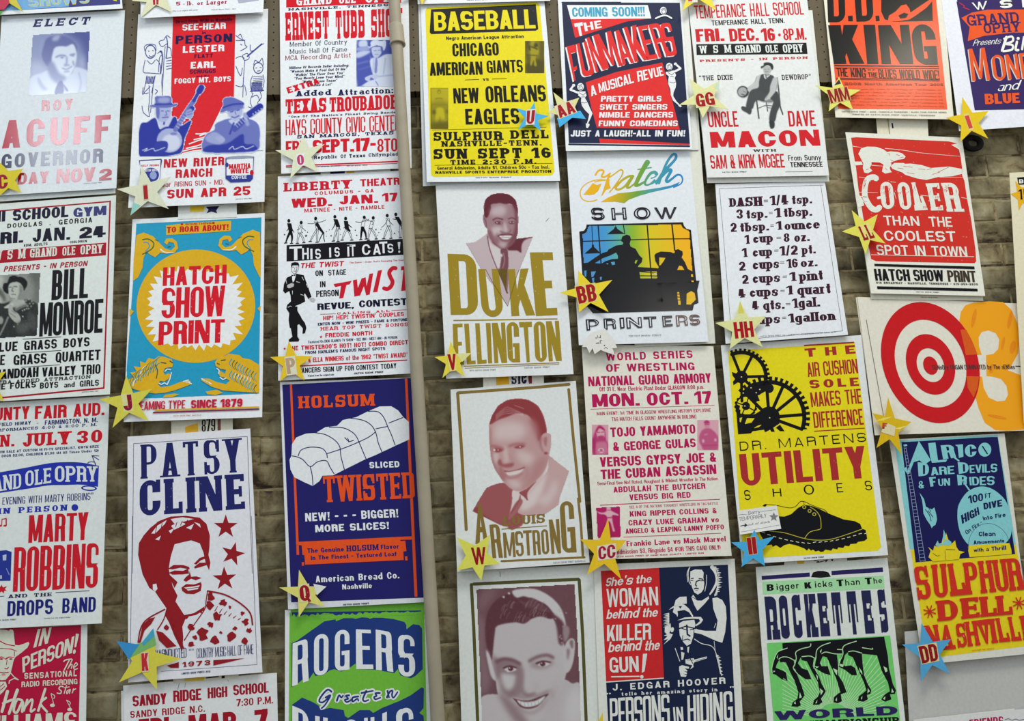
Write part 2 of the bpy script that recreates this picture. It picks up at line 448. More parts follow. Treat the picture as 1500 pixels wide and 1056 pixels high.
NSEG = 10
sheet_maps = []
LAY = 0.00022
class Sheet:
    """a printed sheet: corners TL,TR,BR,BL as photo pixels on a plane h off the wall"""
    def __init__(s, label, corners, h=.014, curl=.012, paper=(233,237,238), cat='poster', name='poster', group=None, thick=.0009, tcurl=.0, gloss=None):
        s.c = [tuple(map(float, p)) for p in corners]; s.h = h; s.curl = curl; s.gloss = gloss; s.tc = tcurl
        s.H = homog([(0,0),(1,0),(1,1),(0,1)], s.c); s.Hi = np.linalg.inv(s.H)
        s.org = W([happ(s.H, [(.5,.5)])[0]], h)[0]
        s.layer = 0; s.cur = None; s.buf = {}; s.ox = s.oy = 0; s.k = 1
        s.root = s.sheet_mesh(name, paper, thick)
        tag(s.root, label, cat, group or {'poster': 'letterpress posters hung on the brick wall', 'star': 'painted paper stars tagged with letters', 'paper': 'sheets showing behind the posters'}.get(cat))
        if cat in ('poster', 'paper'): sheet_maps.append(s.Hi)
    def lift(s, v): return s.h + s.curl * np.clip(v, 0,1) ** 2 + s.tc * (1 - np.clip(v, 0,1)) ** 2
    def to3(s, px, layer=0):
        px = np.asarray(px, float).reshape(-1,2); v = happ(s.Hi, px)[:, 1]
        return W(px, s.lift(v) + layer * LAY) - s.org
    def sheet_mesh(s, name, paper, thick):
        uv = [(u, j / NSEG) for j in range(NSEG + 1) for u in (0,1)]
        px = happ(s.H, uv); f = s.to3(px); b = f.copy(); b[:, 1] += thick
        n = len(f); V = np.r_[f, b]; F = []
        for j in range(NSEG):
            a = 2 * j; F.append((a, a + 2, a + 3, a + 1)); F.append((n + a, n + a + 1, n + a + 3, n + a + 2))
            F.append((a, n + a, n + a + 2, a + 2)); F.append((a + 1, a + 3, n + a + 3, n + a + 1))
        F.append((0,1, n + 1, n)); e = 2 * NSEG; F.append((e, n + e, n + e + 1, e + 1))
        me = bpy.data.meshes.new(name); me.from_pydata(V.tolist(),[], F); me.materials.append(ink(paper, .42)); me.update()
        o = bpy.data.objects.new(name, me); o.location = s.org; return link(o)
    def tile(s, ox, oy, k=3.52): s.ox, s.oy, s.k = ox, oy, k; return s
    def p(s, pts):
        P = np.array(pts, float).reshape(-1,2); return P / s.k + np.array([s.ox, s.oy])
    # ---- parts
    def part(s, name, label=None):
        s.flush(); s.cur = (name, label); return s
    def add(s, px, tris, col, wear=0., rough=.38, up=True):
        if not len(tris): return
        if s.cur is None: s.cur = ('lettering', None)
        s.buf.setdefault(s.layer, []).append((np.asarray(px, float), tris, col, wear, rough))
    def up(s, n=1): s.layer += n; return s
    def flush(s):
        if s.cur and s.buf:
            name, label = s.cur
            me = bpy.data.meshes.new(name); mats = []; bm = bmesh.new()
            V = []; F = []; MI = []; Ls = []; n = 0
            for lay in sorted(s.buf):
                for px, tris, col, wear, rough in s.buf[lay]:
                    m = ink(col, *((s.gloss, wear, .3) if s.gloss else (rough, wear)))
                    if m not in mats: mats.append(m)
                    mi = mats.index(m)
                    uv = happ(s.Hi, px)
                    V.append(np.c_[uv, np.full(len(uv), lay)]); F += [tuple(a + n for a in t) for t in tris]; MI += [mi] * len(tris); n += len(uv)
            V = np.concatenate(V)
            bv = [bm.verts.new(v) for v in V.tolist()]
            for f, mi in zip(F, MI):
                try: fc = bm.faces.new([bv[i] for i in f]); fc.material_index = mi
                except ValueError: pass
            lo, hi = V[:, 1].min(), V[:, 1].max()
            for j in range(1, NSEG):
                if lo < j / NSEG < hi and (s.curl or s.tc):
                    bmesh.ops.bisect_plane(bm, geom=bm.verts[:] + bm.edges[:] + bm.faces[:], dist=1e-7, plane_co=(0, j / NSEG, 0), plane_no=(0,1,0))
            A = np.array([v.co[:] for v in bm.verts])
            px = happ(s.H, A[:, :2]); w3 = W(px, s.lift(A[:, 1]) + (A[:, 2] + 1) * LAY) - s.org
            for v, c in zip(bm.verts, w3.tolist()): v.co = c
            for f in bm.faces:
                f.normal_update()
                if f.normal.y > 0: f.normal_flip()
            bm.to_mesh(me); bm.free()
            for m in mats: me.materials.append(m)
            o = bpy.data.objects.new(name, me); link(o, s.root)
            if label: o['label'] = label
        s.buf = {}; s.cur = None
    # ---- drawing, coordinates in the current tile
    def poly(s, col, pts, sm=False, wear=0., rough=.38, cut=()):
        P = s.p(pts)
        if sm: P = smooth(P)
        ops = [(1,[tuple(q) for q in P])] + [(-1,[tuple(q) for q in (smooth(s.p(c)) if sm else s.p(c))]) for c in cut]
        v, f = union(ops); s.add(v, f, col, wear, rough); return s
    def line(s, col, w, pts, sm=False, w2=None, rough=.38):
        P = s.p(pts)
        if sm: P = smooth(P, False, 4)
        v, f = union(stroke_ops(P, w / s.k, None if w2 is None else w2 / s.k)); s.add(v, f, col, 0, rough); return s
    def ell(s, col, cx, cy, rx, ry=None, rot=0, n=28, cutr=None):
        ry = ry or rx; ca, sa = math.cos(rot), math.sin(rot)
        f = lambda k: [(cx + k * (rx * math.cos(a) * ca - ry * math.sin(a) * sa), cy + k * (rx * math.cos(a) * sa + ry * math.sin(a) * ca)) for a in [2 * math.pi * i / n for i in range(n)]]
        return s.poly(col, f(1), cut=[f(cutr)] if cutr else ())
    def uvrect(s, col, u0, v0, u1, v1, wear=0., rough=.38, jag=0):
        pts = [(u0, v0),(u1, v0),(u1, v1),(u0, v1)]
        P = happ(s.H, pts); v, f = union([(1,[tuple(q) for q in P])]); s.add(v, f, col, wear, rough); return s
    def text(s, txt, x0, x1, yt, yb, col, wt=.34, gap=.16, slab=0, m=0., rnd=1., t=None, it=0., wear=0., dy=None, arc=None, quad=None, rough=.38, x1b=None):
        """x0..x1 extent; yt,yb at the LEFT end. follows the sheet's own slope unless dy (pixel rise at the right end) is given"""
        if quad is not None: Q = s.p(quad)
        else:
            a = happ(s.Hi, s.p([(x0, yt),(x0, yb)])); c = happ(s.Hi, s.p([(x1,(yt + yb) / 2)]))[0]
            u0 = (a[0,0] + a[1,0]) / 2; vt, vb = a[0,1], a[1,1]; u1 = c[0]
            Q = happ(s.H, [(u0, vt),(u1, vt),(u1, vb),(u0, vb)])
            if dy is not None:
                sl = Q[1,1] - Q[0,1]; Q[1,1] += dy / s.k - sl; Q[2,1] += dy / s.k - sl
        hgt = (np.hypot(*(Q[3] - Q[0])) + np.hypot(*(Q[2] - Q[1]))) / 2
        wid = (np.hypot(*(Q[1] - Q[0])) + np.hypot(*(Q[2] - Q[3]))) / 2
        ratio = wid / hgt
        v, f = layout(txt, ratio, wt, gap, slab, m, rnd, t, arc is not None)
        if not len(v): return s
        X = (v[:, 0] + it * (v[:, 1] - .5)) / ratio; Y = 1 - v[:, 1]
        if arc is not None: # arc(x) -> (top shift, bottom shift) in heights
            sh = np.array([arc(x) for x in X]); Y = (0 + sh[:, 0]) * (1 - Y) + (1 + sh[:, 1]) * Y
        H = homog([(0,0),(1,0),(1,1),(0,1)], Q)
        sc, sb = s.cur, s.buf
        lets = ('lettering', 'headline', 'small_lettering')
        s.cur = sc if sc and sc[0] in lets else (('small_lettering' if hgt < 9 else 'lettering'), None); s.buf = {}
        s.add(happ(H, np.c_[X, Y]), f, col, wear, rough); s.flush(); s.cur, s.buf = sc, sb; return s
    def raster(s, name, label, box, fn, ink_c, paper_c, res=1.0, ramp=None):
        """continuous-tone picture: fn(Canvas) paints tones 0..1 (1 = full ink) on a fine grid in photo pixels"""
        s.flush()
        x0, y0, x1, y1 = box
        if s.k != 1: (x0, y0),(x1, y1) = s.p([(x0, y0),(x1, y1)])
        cv = Canvas(x0, y0, x1, y1, res, s); fn(cv)
        T = cv.a; ny, nx = T.shape; ys, xs = np.mgrid[0:ny, 0:nx]
        px = np.c_[x0 + xs.ravel() / res, y0 + ys.ravel() / res]
        mask = cv.mask
        idx = np.arange(nx * ny).reshape(ny, nx)
        keep = (mask[:-1, :-1] & mask[1:, :-1] & mask[:-1,1:] & mask[1:, 1:])
        a, b, c_, d = idx[:-1, :-1][keep], idx[1:, :-1][keep], idx[1:, 1:][keep], idx[:-1,1:][keep]
        used = np.unique(np.r_[a, b, c_, d]); re = -np.ones(nx * ny, int); re[used] = np.arange(len(used))
        F = np.c_[re[a], re[b], re[c_], re[d]]
        V = s.to3(px[used], s.layer + 1)
        me = bpy.data.meshes.new(name); me.from_pydata(V.tolist(),[], F.tolist())
        tv = np.clip(T.ravel()[used],0,1)[:, None]
        if not ramp: tv = tv ** .8
        rp = ramp or [(0, paper_c),(1, ink_c)]
        col = np.stack([np.interp(tv[:, 0],[r[0] for r in rp],[r[1][k] for r in rp]) for k in range(3)],1) / 255
        col = np.where(col <= .04045, col / 12.92,((col + .055) / 1.055) ** 2.4)
        at = me.color_attributes.new('tone', 'FLOAT_COLOR', 'POINT')
        at.data.foreach_set('color', np.c_[col, np.ones(len(col))].ravel())
        me.materials.append(attr_mat(s.gloss, .3) if s.gloss else attr_mat()); me.update()
        o = bpy.data.objects.new(name, me); link(o, s.root)
        if label: o['label'] = label
        s.layer += 1
        return s
    def done(s): s.flush(); return s.root

class Canvas:
    def __init__(c, x0, y0, x1, y1, res, sheet=None):
        c.x0, c.y0, c.res = x0, y0, res; c.sh = sheet
        c.nx, c.ny = int((x1 - x0) * res) + 1, int((y1 - y0) * res) + 1
        c.a = np.zeros((c.ny, c.nx)); c.mask = np.ones((c.ny, c.nx), bool)
        ys, xs = np.mgrid[0:c.ny, 0:c.nx]; c.X = x0 + xs / res; c.Y = y0 + ys / res
    def _pts(c, pts, sm):
        P = c.sh.p(pts) if c.sh else np.array(pts, float)
        return smooth(P, True, 4) if sm else P
    def cover(c, pts, sm=True):
        P = c._pts(pts, sm); acc = np.zeros_like(c.a)
        for dx, dy in ((-.25,-.25),(.25,-.25),(-.25,.25),(.25,.25)):
            X = c.X + dx / c.res; Y = c.Y + dy / c.res; ins = np.zeros(c.a.shape, bool)
            for i in range(len(P)):
                (xa, ya),(xb, yb) = P[i - 1], P[i]
                if ya == yb: continue
                cr = ((ya > Y) != (yb > Y)) & (X < (xb - xa) * (Y - ya) / (yb - ya) + xa); ins ^= cr
            acc += ins
        return acc / 4
    def blurm(c, m, r):
        r = r * c.res
        if r < .3: return m
        n = int(math.ceil(r * 2)); k = np.exp(-.5 * (np.arange(-n, n + 1) / r) ** 2); k /= k.sum()
        q = np.pad(m, n, mode='edge')
        q = sum(k[i] * q[:, i:i + m.shape[1]] for i in range(2 * n + 1)); return sum(k[i] * q[i:i + m.shape[0]] for i in range(2 * n + 1))
    def fill(c, tone, pts, blur=.5, sm=True, al=1.):
        m = c.blurm(c.cover(pts, sm), blur) * al; c.a = c.a * (1 - m) + tone * m; return c
    def ell(c, tone, cx, cy, rx, ry, blur=1., rot=0, al=1.):
        pts = []
        for i in range(20):
            a = 2 * math.pi * i / 20; x, y = rx * math.cos(a), ry * math.sin(a)
            pts.append((cx + x * math.cos(rot) - y * math.sin(rot), cy + x * math.sin(rot) + y * math.cos(rot)))
        return c.fill(tone, pts, blur, False, al)
    def line(c, tone, w, pts, blur=.4, al=1., sm=True):
        P = c.sh.p(pts) if c.sh else np.array(pts, float)
        if sm and len(P) > 2: P = smooth(P, False, 4)
        d = np.full(c.a.shape, 1e9); w = w / (c.sh.k if c.sh else 1)
        for i in range(len(P) - 1):
            a, b = P[i], P[i + 1]; e = b - a; L = e @ e
            if L < 1e-9: continue
            t = np.clip(((c.X - a[0]) * e[0] + (c.Y - a[1]) * e[1]) / L, 0,1)
            d = np.minimum(d, np.hypot(c.X - a[0] - t * e[0], c.Y - a[1] - t * e[1]))
        m = c.blurm(np.clip((w / 2 - d) * c.res + .5,0,1), blur) * al; c.a = c.a * (1 - m) + tone * m; return c
    def keep(c, pts, sm=False): c.mask &= c.cover(pts, sm) > .4; return c
    def noise(c, amp, seed=1, blur=.6):
        r = np.random.RandomState(seed).randn(*c.a.shape); c.a = c.a + amp * c.blurm(r, blur) * (.3 + c.a); return c

# ------------------------------------------------------------------ the setting: brick wall, pegboard, pipe
BACK = .030                                                         # the brick face lies this far behind the posters' zero plane
def noise_mat(name, stops, scale, rough=.85, bump=.3, bscale=60, detail=6, big=None):
    m = bpy.data.materials.new(name); m.use_nodes = True; nt = m.node_tree; b = nt.nodes['Principled BSDF']; L = nt.links.new
    b.inputs['Roughness'].default_value = rough; b.inputs['Specular IOR Level'].default_value = .25
    g = nt.nodes.new('ShaderNodeNewGeometry')
    n = nt.nodes.new('ShaderNodeTexNoise'); n.inputs['Scale'].default_value = scale; n.inputs['Detail'].default_value = detail; n.inputs['Roughness'].default_value = .65; n.inputs['Distortion'].default_value = .4
    L(g.outputs['Position'], n.inputs['Vector'])
    r = nt.nodes.new('ShaderNodeValToRGB'); cr = r.color_ramp
    while len(cr.elements) < len(stops): cr.elements.new(.5)
    for e, (p, c) in zip(cr.elements, stops): e.position = p; e.color = (*lin(c),1)
    L(n.outputs['Fac'], r.inputs['Fac']); out = r.outputs['Color']
    if big:
        n2 = nt.nodes.new('ShaderNodeTexNoise'); n2.inputs['Scale'].default_value = big[0]; n2.inputs['Detail'].default_value = 3; L(g.outputs['Position'], n2.inputs['Vector'])
        mr = nt.nodes.new('ShaderNodeMapRange'); mr.inputs[1].default_value = .4; mr.inputs[2].default_value = .65; L(n2.outputs['Fac'], mr.inputs[0])
        mx = nt.nodes.new('ShaderNodeMix'); mx.data_type = 'RGBA'; mx.blend_type = 'MULTIPLY'; mx.inputs[7].default_value = (*lin(big[1]),1)
        L(mr.outputs[0], mx.inputs[0]); L(out, mx.inputs[6]); out = mx.outputs[2]
    L(out, b.inputs['Base Color'])
    n3 = nt.nodes.new('ShaderNodeTexNoise'); n3.inputs['Scale'].default_value = bscale; n3.inputs['Detail'].default_value = 5; L(g.outputs['Position'], n3.inputs['Vector'])
    bp = nt.nodes.new('ShaderNodeBump'); bp.inputs['Strength'].default_value = bump; bp.inputs['Distance'].default_value = .006; L(n3.outputs['Fac'], bp.inputs['Height']); L(bp.outputs[0], b.inputs['Normal'])
    return m
brick_m = noise_mat('painted_brick', [(.31,(58,44,34)),(.38,(112,98,70)),(.52,(154,142,106)),(.74,(184,176,146))],15, bump=.5, bscale=40, big=(3.5,(160,166,172)))
mortar_m = noise_mat('mortar', [(.35,(78,62,44)),(.48,(150,136,100)),(.8,(182,170,134))],18, bump=.6)
peg_m = noise_mat('pegboard', [(.3,(92,82,64)),(.7,(106,96,76))],7, bump=.05)
pipe_m = noise_mat('pipe_paint', [(.3,(150,141,120)),(.7,(164,155,134))],9, rough=.5, bump=.05)
dark_m = noise_mat('dark', [(.3,(20,17,16)),(.7,(30,26,24))],20)
def new_obj(name, V, F, mat, loc=(0,0,0), parent=None, smooth_=False):
    me = bpy.data.meshes.new(name); me.from_pydata([tuple(v) for v in V],[], F); me.materials.append(mat); me.update()
    if smooth_:
        for p in me.polygons: p.use_smooth = True
    o = bpy.data.objects.new(name, me); o.location = loc; return link(o, parent)
c4 = W([(0,0),(1500,0),(1500,1056),(0,1056)],0)
X0, X1, Z0, Z1 = c4[:, 0].min() - .35, c4[:, 0].max() + .35, c4[:, 2].min() - .35, c4[:, 2].max() + .5
def slab(x0, x1, y0, y1, z0, z1):
    V = [(x, y, z) for x in (x0, x1) for y in (y0, y1) for z in (z0, z1)]
    return V, [(0,1,3,2),(4,6,7,5),(0,4,5,1),(2,3,7,6),(0,2,6,4),(1,5,7,3)]
wall = new_obj('wall_back', *slab(-4,4,.0028,.25,0,5.2), mortar_m, (0, BACK, 0)); wall['kind'] = 'structure'
floor_ = new_obj('floor', *slab(-4,4,-6,0,-.1,0), noise_mat('floor_boards', [(.3,(110,90,66)),(.7,(136,114,86))],4),(0, BACK, 0)); floor_['kind'] = 'structure'
BW, BH, MT = .222,.0690,.005
rb = random.Random(21)
brick_me = []
for k in range(10):
    V = []; w, h = BW - MT, BH - MT; j = lambda a: rb.uniform(-a, a)
    nx = 4
    for yy, ins in ((.006,0),(.0015,.0015),(-.0008,.009)):
        top = [(ins + (w - 2 * ins) * i / nx, yy + j(.0007), h - ins + j(.002)) for i in range(nx + 1)]
        bot = [(ins + (w - 2 * ins) * i / nx, yy + j(.0007), ins + j(.002)) for i in range(nx, -1,-1)]
        V += top + bot
    n = 2 * (nx + 1); F = []
    for r in range(2):
        for i in range(n): a, b = r * n + i, r * n + (i + 1) % n; F.append((a, b, b + n, a + n))
    for i in range(nx): F.append((2 * n + i, 2 * n + i + 1,2 * n + n - 2 - i, 2 * n + n - 1 - i))
    me = bpy.data.meshes.new('brick'); me.from_pydata(V, [], F); me.materials.append(brick_m); me.update()
    brick_me.append(me)
pg0, pg1 = W([(185,148)],0)[0], W([(1387,115)],0)[0]
PEGZ = (pg0[2] + pg1[2]) / 2
bricks = []; row = 0; z = 0.9
while z < PEGZ + .08:
    x = X0 - (BW / 2 if row % 2 else 0)
    while x < X1: bricks.append((x, z)); x += BW
    z += BH; row += 1
brick_list = []
for x, z in bricks:
    o = bpy.data.objects.new('brick', brick_me[rb.randrange(10)]); o.location = (x, rb.uniform(-.0012,.0012), z); link(o, wall); brick_list.append(o)

# pegboard with its grid of holes
nt = peg_m.node_tree; b = nt.nodes['Principled BSDF']; g = nt.nodes.new('ShaderNodeNewGeometry'); L = nt.links.new
sep = nt.nodes.new('ShaderNodeSeparateXYZ'); L(g.outputs['Position'], sep.inputs[0]); ds = []
for ax in (0,2):
    m1 = nt.nodes.new('ShaderNodeMath'); m1.operation = 'PINGPONG'; m1.inputs[1].default_value = .0127; L(sep.outputs[ax], m1.inputs[0])
    m2 = nt.nodes.new('ShaderNodeMath'); m2.operation = 'POWER'; m2.inputs[1].default_value = 2; L(m1.outputs[0], m2.inputs[0]); ds.append(m2)
ad = nt.nodes.new('ShaderNodeMath'); L(ds[0].outputs[0], ad.inputs[0]); L(ds[1].outputs[0], ad.inputs[1])
lt = nt.nodes.new('ShaderNodeMath'); lt.operation = 'LESS_THAN'; lt.inputs[1].default_value = .0024 ** 2; L(ad.outputs[0], lt.inputs[0])
old = b.inputs['Base Color'].links[0].from_socket; mx = nt.nodes.new('ShaderNodeMix'); mx.data_type = 'RGBA'; L(lt.outputs[0], mx.inputs[0]); L(old, mx.inputs[6]); mx.inputs[7].default_value = (.008,.006,.005,1); L(mx.outputs[2], b.inputs['Base Color'])
peg = new_obj('trim_1', *slab(X0 - .4, X1 + .4,-.006, BACK, PEGZ, Z1 + .6), peg_m); peg['kind'] = 'structure'; peg['label'] = 'brown pegboard panel with rows of small holes'

# painted pipe standing in front of the posters
pa, pb = W([(577.6,0)],.046)[0], W([(641.5,1056)],.046)[0]
d = (pb - pa); pa = pa - d * .25; pb = pb + d * .25; ax = Vector(pb - pa).normalized(); L_ = np.linalg.norm(pb - pa)
pr = bpy.data.objects.new('pipe', None); pr.location = pb; link(pr); tag(pr, 'tall beige painted pipe in front of the posters', 'pipe')
def tube(name, a, b, prof, n=28, lab=None):
    """prof: (t along, radius) list"""
    u = ax.orthogonal().normalized(); v = ax.cross(u); V = []; F = []
    for t, r in prof:
        c = Vector(a) + (Vector(b) - Vector(a)) * t - Vector(pb)
        V += [c + (u * math.cos(2 * math.pi * i / n) + v * math.sin(2 * math.pi * i / n)) * r for i in range(n)]
    for k in range(len(prof) - 1):
        for i in range(n): F.append((k * n + i, k * n + (i + 1) % n, (k + 1) * n + (i + 1) % n, (k + 1) * n + i))
    o = new_obj(name, V, F, pipe_m, parent=pr, smooth_=True)
    if lab: o['label'] = lab
    return o
tube('pipe_length', pa, pb, [(0,.0165),(1,.0172)])
ca, cb = W([(580,37)],.046)[0], W([(582.5,66)],.046)[0]
tube('coupling', ca, cb, [(0,.0167),(0,.0195),(.05,.0208),(.9,.0215),(.93,.0228),(1,.0228),(1,.0167)], lab='wider collar joint on the pipe')

# black rubber ring on the wall
rr = W([(1425,210)],-.012)[0]; V = []; F = []; n1, n2 = 32,10
for i in range(n1):
    a = 2 * math.pi * i / n1
    for k in range(n2):
        q = 2 * math.pi * k / n2; R = .020 + .0085 * math.cos(q); V.append((R * 1.15 * math.cos(a),.0085 * math.sin(q), R * .92 * math.sin(a)))
        F.append((i * n2 + k, i * n2 + (k + 1) % n2,((i + 1) % n1) * n2 + (k + 1) % n2,((i + 1) % n1) * n2 + k))
ro = new_obj('rubber_ring', V, F, dark_m, rr, smooth_=True); tag(ro, 'black rubber ring on the brick wall below a yellow star', 'ring')
WHITE = (236,240,241); CREAM = (228,224,205); BLK = (16,14,18); NAVY = (24,22,74)
RED = (203,24,40); DRED = (170,18,38); BLUE = (36,52,170); CRIM = (176,22,70)

# ================================================================= column 1
s = Sheet('blue and black show poster with yellow outlined lettering, cut by the top edge', [(-28,-240),(160,-252),(179.5,12.3),(-3,22)], h=.012, curl=.012, paper=WHITE)
s.tile(0,0,7.5)
s.part('printed_panel', 'blue and violet printed panel')
s.poly((70,70,130),[(-20,-400),(1305,-480),(1322,45),(240,110),(-60,120)])
s.up().poly((120,175,220),[(-60,-60),(700,-60),(760,70),(240,108),(-60,122)]).up()
s.part('lettering', 'pale letters with yellow outline')
s.text('SHOWS', 310,985,-40,80,(226,214,60), wt=.36, t=.24, gap=.1, dy=-42).up()
s.text('SHOWS', 310,985,-40,80,(150,195,225), wt=.36, t=.24, gap=.1, dy=-42, m=.055)
s.poly((226,214,60),[(1240,5),(1275,-30),(1285,15)])
s.done()

s = Sheet('faded election poster with small blue portrait and washed-out red lettering', [(2.5,23.5),(183,15),(170.3,275.6),(-13,287)], h=.010, curl=.010, paper=(225,233,236), gloss=.15)
s.tile(0,0,7.5); s.part('small_lettering')
s.text('ELECT', 378,985,213,297,(40,38,95), wt=.3, t=.22, gap=.34, slab=.6, it=.28)
s.tile(30,40,9.6)
def f(c):
    c.a[:] = .45
    c.fill(.85,[(600,60),(980,50),(980,600),(860,560),(860,250),(700,130)],6)
    c.fill(.3,[(120,500),(260,480),(400,620),(150,800)],5)
    c.fill(.3,[(850,350),(900,430),(920,600),(820,560)],4)
    c.fill(.12,[(110,960),(130,720),(300,640),(420,600),(700,660),(770,560),(930,600),(980,640),(940,930)],1)
    c.fill(.42,[(280,200),(350,170),(520,190),(480,380),(420,540),(330,540),(270,400)],1)
    c.fill(.72,[(330,250),(380,150),(520,115),(640,130),(760,210),(800,290),(770,360),(730,250),(640,270),(540,270),(480,300),(440,420),(400,560),(300,420)],1)
    c.fill(.3,[(480,120),(560,115),(520,190),(440,180)],1.5)
    c.fill(.06,[(480,290),(560,265),(650,268),(740,235),(790,360),(775,520),(720,640),(640,700),(560,680),(460,560),(440,450),(450,380)],.9)
    c.fill(.5,[(380,560),(450,480),(540,640),(640,700),(600,760),(520,790),(420,700)],2)
    c.line(.5,22,[(500,420),(560,395),(630,400)],.8); c.line(.6,18,[(700,390),(760,375)],.8)
    c.ell(.5,585,425,26,12,.8); c.ell(.5,735,400,22,11,.8)
    c.line(.5,22,[(650,420),(650,500),(620,535),(680,530)],1,.8)
    c.line(.45,16,[(590,575),(650,590),(720,550)],.7); c.line(.4,20,[(620,625),(680,620)],1); c.line(.5,18,[(740,480),(750,530)],1)
    c.fill(.8,[(530,780),(590,760),(600,930),(480,940)],.6); c.fill(.6,[(600,790),(670,880),(650,900),(600,820)],.6)
    c.fill(.35,[(250,700),(330,820),(380,870),(310,880),(250,780)],1.5); c.line(.3,20,[(820,640),(850,780),(820,920)],1)
    c.keep([(172,105),(980,58),(925,915),(112,965)])
s.raster('portrait', 'blue halftone portrait of a person in shirt and tie', (100,40,990,975), f, (52,60,130),(222,232,238))
s.tile(0,0); s.part('headline', 'red block lettering')
s.text('ROY', 215,375,517,572, DRED, wt=.36, gap=.5)
s.text('ACUFF', 14,566,622,765,(180,18,50), wt=.37, gap=.32, t=.17)
s.text('TUESDAY', -128,250,905,965, DRED, wt=.37, gap=.2); s.text('NOV', 292,490,873,945, DRED, wt=.37, gap=.12)
s.text('2', 512,576,872,932, DRED, wt=.36)
s.part('small_lettering', 'dark blue lettering')
s.text('GOVERNOR', 8,530,795,868, NAVY, wt=.36, gap=.3)
s.text('NASHVILLE SHOW PRINT', 430,526,944,949, BLK, wt=.2)
s.done()
Sheet('plain sheet showing below the faded election poster', [(-14,100),(169.5,90),(169,283),(-14,296)], h=.008, curl=.004, paper=(222,230,226), name='paper_sheet', cat='paper').done()

s = Sheet('school gym concert poster with tall black lettering and a guitarist photo', [(-22,300),(170,286),(161,577.5),(-37,590)], h=.010, curl=.012, paper=(226,233,226))
s.tile(0,270); s.part('border', 'thin red border')
s.line(DRED, 7,[(-60,142),(568,88)]); s.line(DRED, 8,[(568,86),(535,1052)]); s.line(DRED, 9,[(-100,1110),(535,1050)])
s.part('lettering')
s.text('HI SCHOOL', -40,352,140,196,(24,20,50), wt=.4, gap=.12, t=.2); s.text('GYM', 378,548,122,170,(60,62,120), wt=.4, gap=.1)
s.text('DOUGLAS', 38,218,203,226, BLK, wt=.3, gap=.4, t=.2); s.text('-', 254,263,200,216, BLK); s.text('GEORGIA', 303,475,182,208, BLK, wt=.3, gap=.4, t=.2)
s.text('FRI.', -55,120,252,312,(22,18,42), wt=.4, gap=.1); s.text('JAN.', 168,362,232,298,(22,18,42), wt=.38, gap=.18); s.text('24', 410,545,222,280,(22,18,42), wt=.4, gap=.1, t=.2)
s.text('ADM. ADULTS', 122,245,308,322, BLK, wt=.34, gap=.2); s.text('CHILDREN', 360,448,292,304, BLK, wt=.34, gap=.2)
s.part('banner', 'red banner with pale lettering')
s.poly(DRED, [(-60,345),(548,300),(546,366),(-60,410)]).up()
s.text('W S M', -30,130,343,392,(224,226,214), wt=.34, slab=.7, gap=.1); s.text('GRAND', 155,293,332,378,(224,226,214), wt=.36, slab=.7, gap=.08)
s.text('OLE', 322,388,324,368,(224,226,214), wt=.36, slab=.7, gap=.08); s.text('OPRY', 415,528,316,362,(224,226,214), wt=.36, slab=.7, gap=.08)
s.part('small_lettering', 'red slanted lettering')
s.text('PRESENTS - IN PERSON', 22,450,423,450, DRED, wt=.3, gap=.22, it=.2, t=.2)
s.part('headline', 'tall black lettering')
s.text('BILL', 268,455,443,597,(20,20,24), wt=.42, gap=.14, t=.13); s.text('MONROE', 205,530,612,785,(20,20,24), wt=.38, gap=.08, t=.12)
s.part('lettering')
s.text('BLUE', -40,90,818,866, BLK, wt=.36, gap=.2); s.text('GRASS', 125,293,808,856, BLK, wt=.36, gap=.2); s.text('BOYS', 327,462,796,843, BLK, wt=.36, gap=.2)
s.line(BLK, 3,[(118,798),(315,786)]); s.line(BLK, 3,[(118,868),(315,856)]); s.line(BLK, 3,[(110,943),(308,930)])
s.text('BLUE', -90,25,886,938, BLK, wt=.36, gap=.15); s.text('GRASS', 70,240,880,932, BLK, wt=.36, gap=.15); s.text('QUARTET', 287,518,866,918, BLK, wt=.36, gap=.15)
s.text('SHENANDOAH', -120,198,962,1012, BLK, wt=.4, gap=.1); s.text('VALLEY', 217,390,945,992, BLK, wt=.38, gap=.12); s.text('TRIO', 416,518,932,982, BLK, wt=.36, gap=.14)
s.text('EXTRA ADDED ATTRACTION', -60,465,1016,1034,(50,48,50), wt=.26, slab=1, gap=.14)
s.tile(0,540); s.text('HOME FOLKS', -90,185,82,114, BLK, wt=.34, gap=.18); s.text('BOYS', 206,300,72,103, BLK, wt=.34, gap=.18); s.text('and', 330,385,70,97, BLK, wt=.34, gap=.12); s.text('GIRLS', 411,510,62,93, BLK, wt=.34, gap=.18)
s.text('NASHVILLE SHOW PRINT', 422,508,118,123, BLK, wt=.2)
s.tile(0,395,10.06)
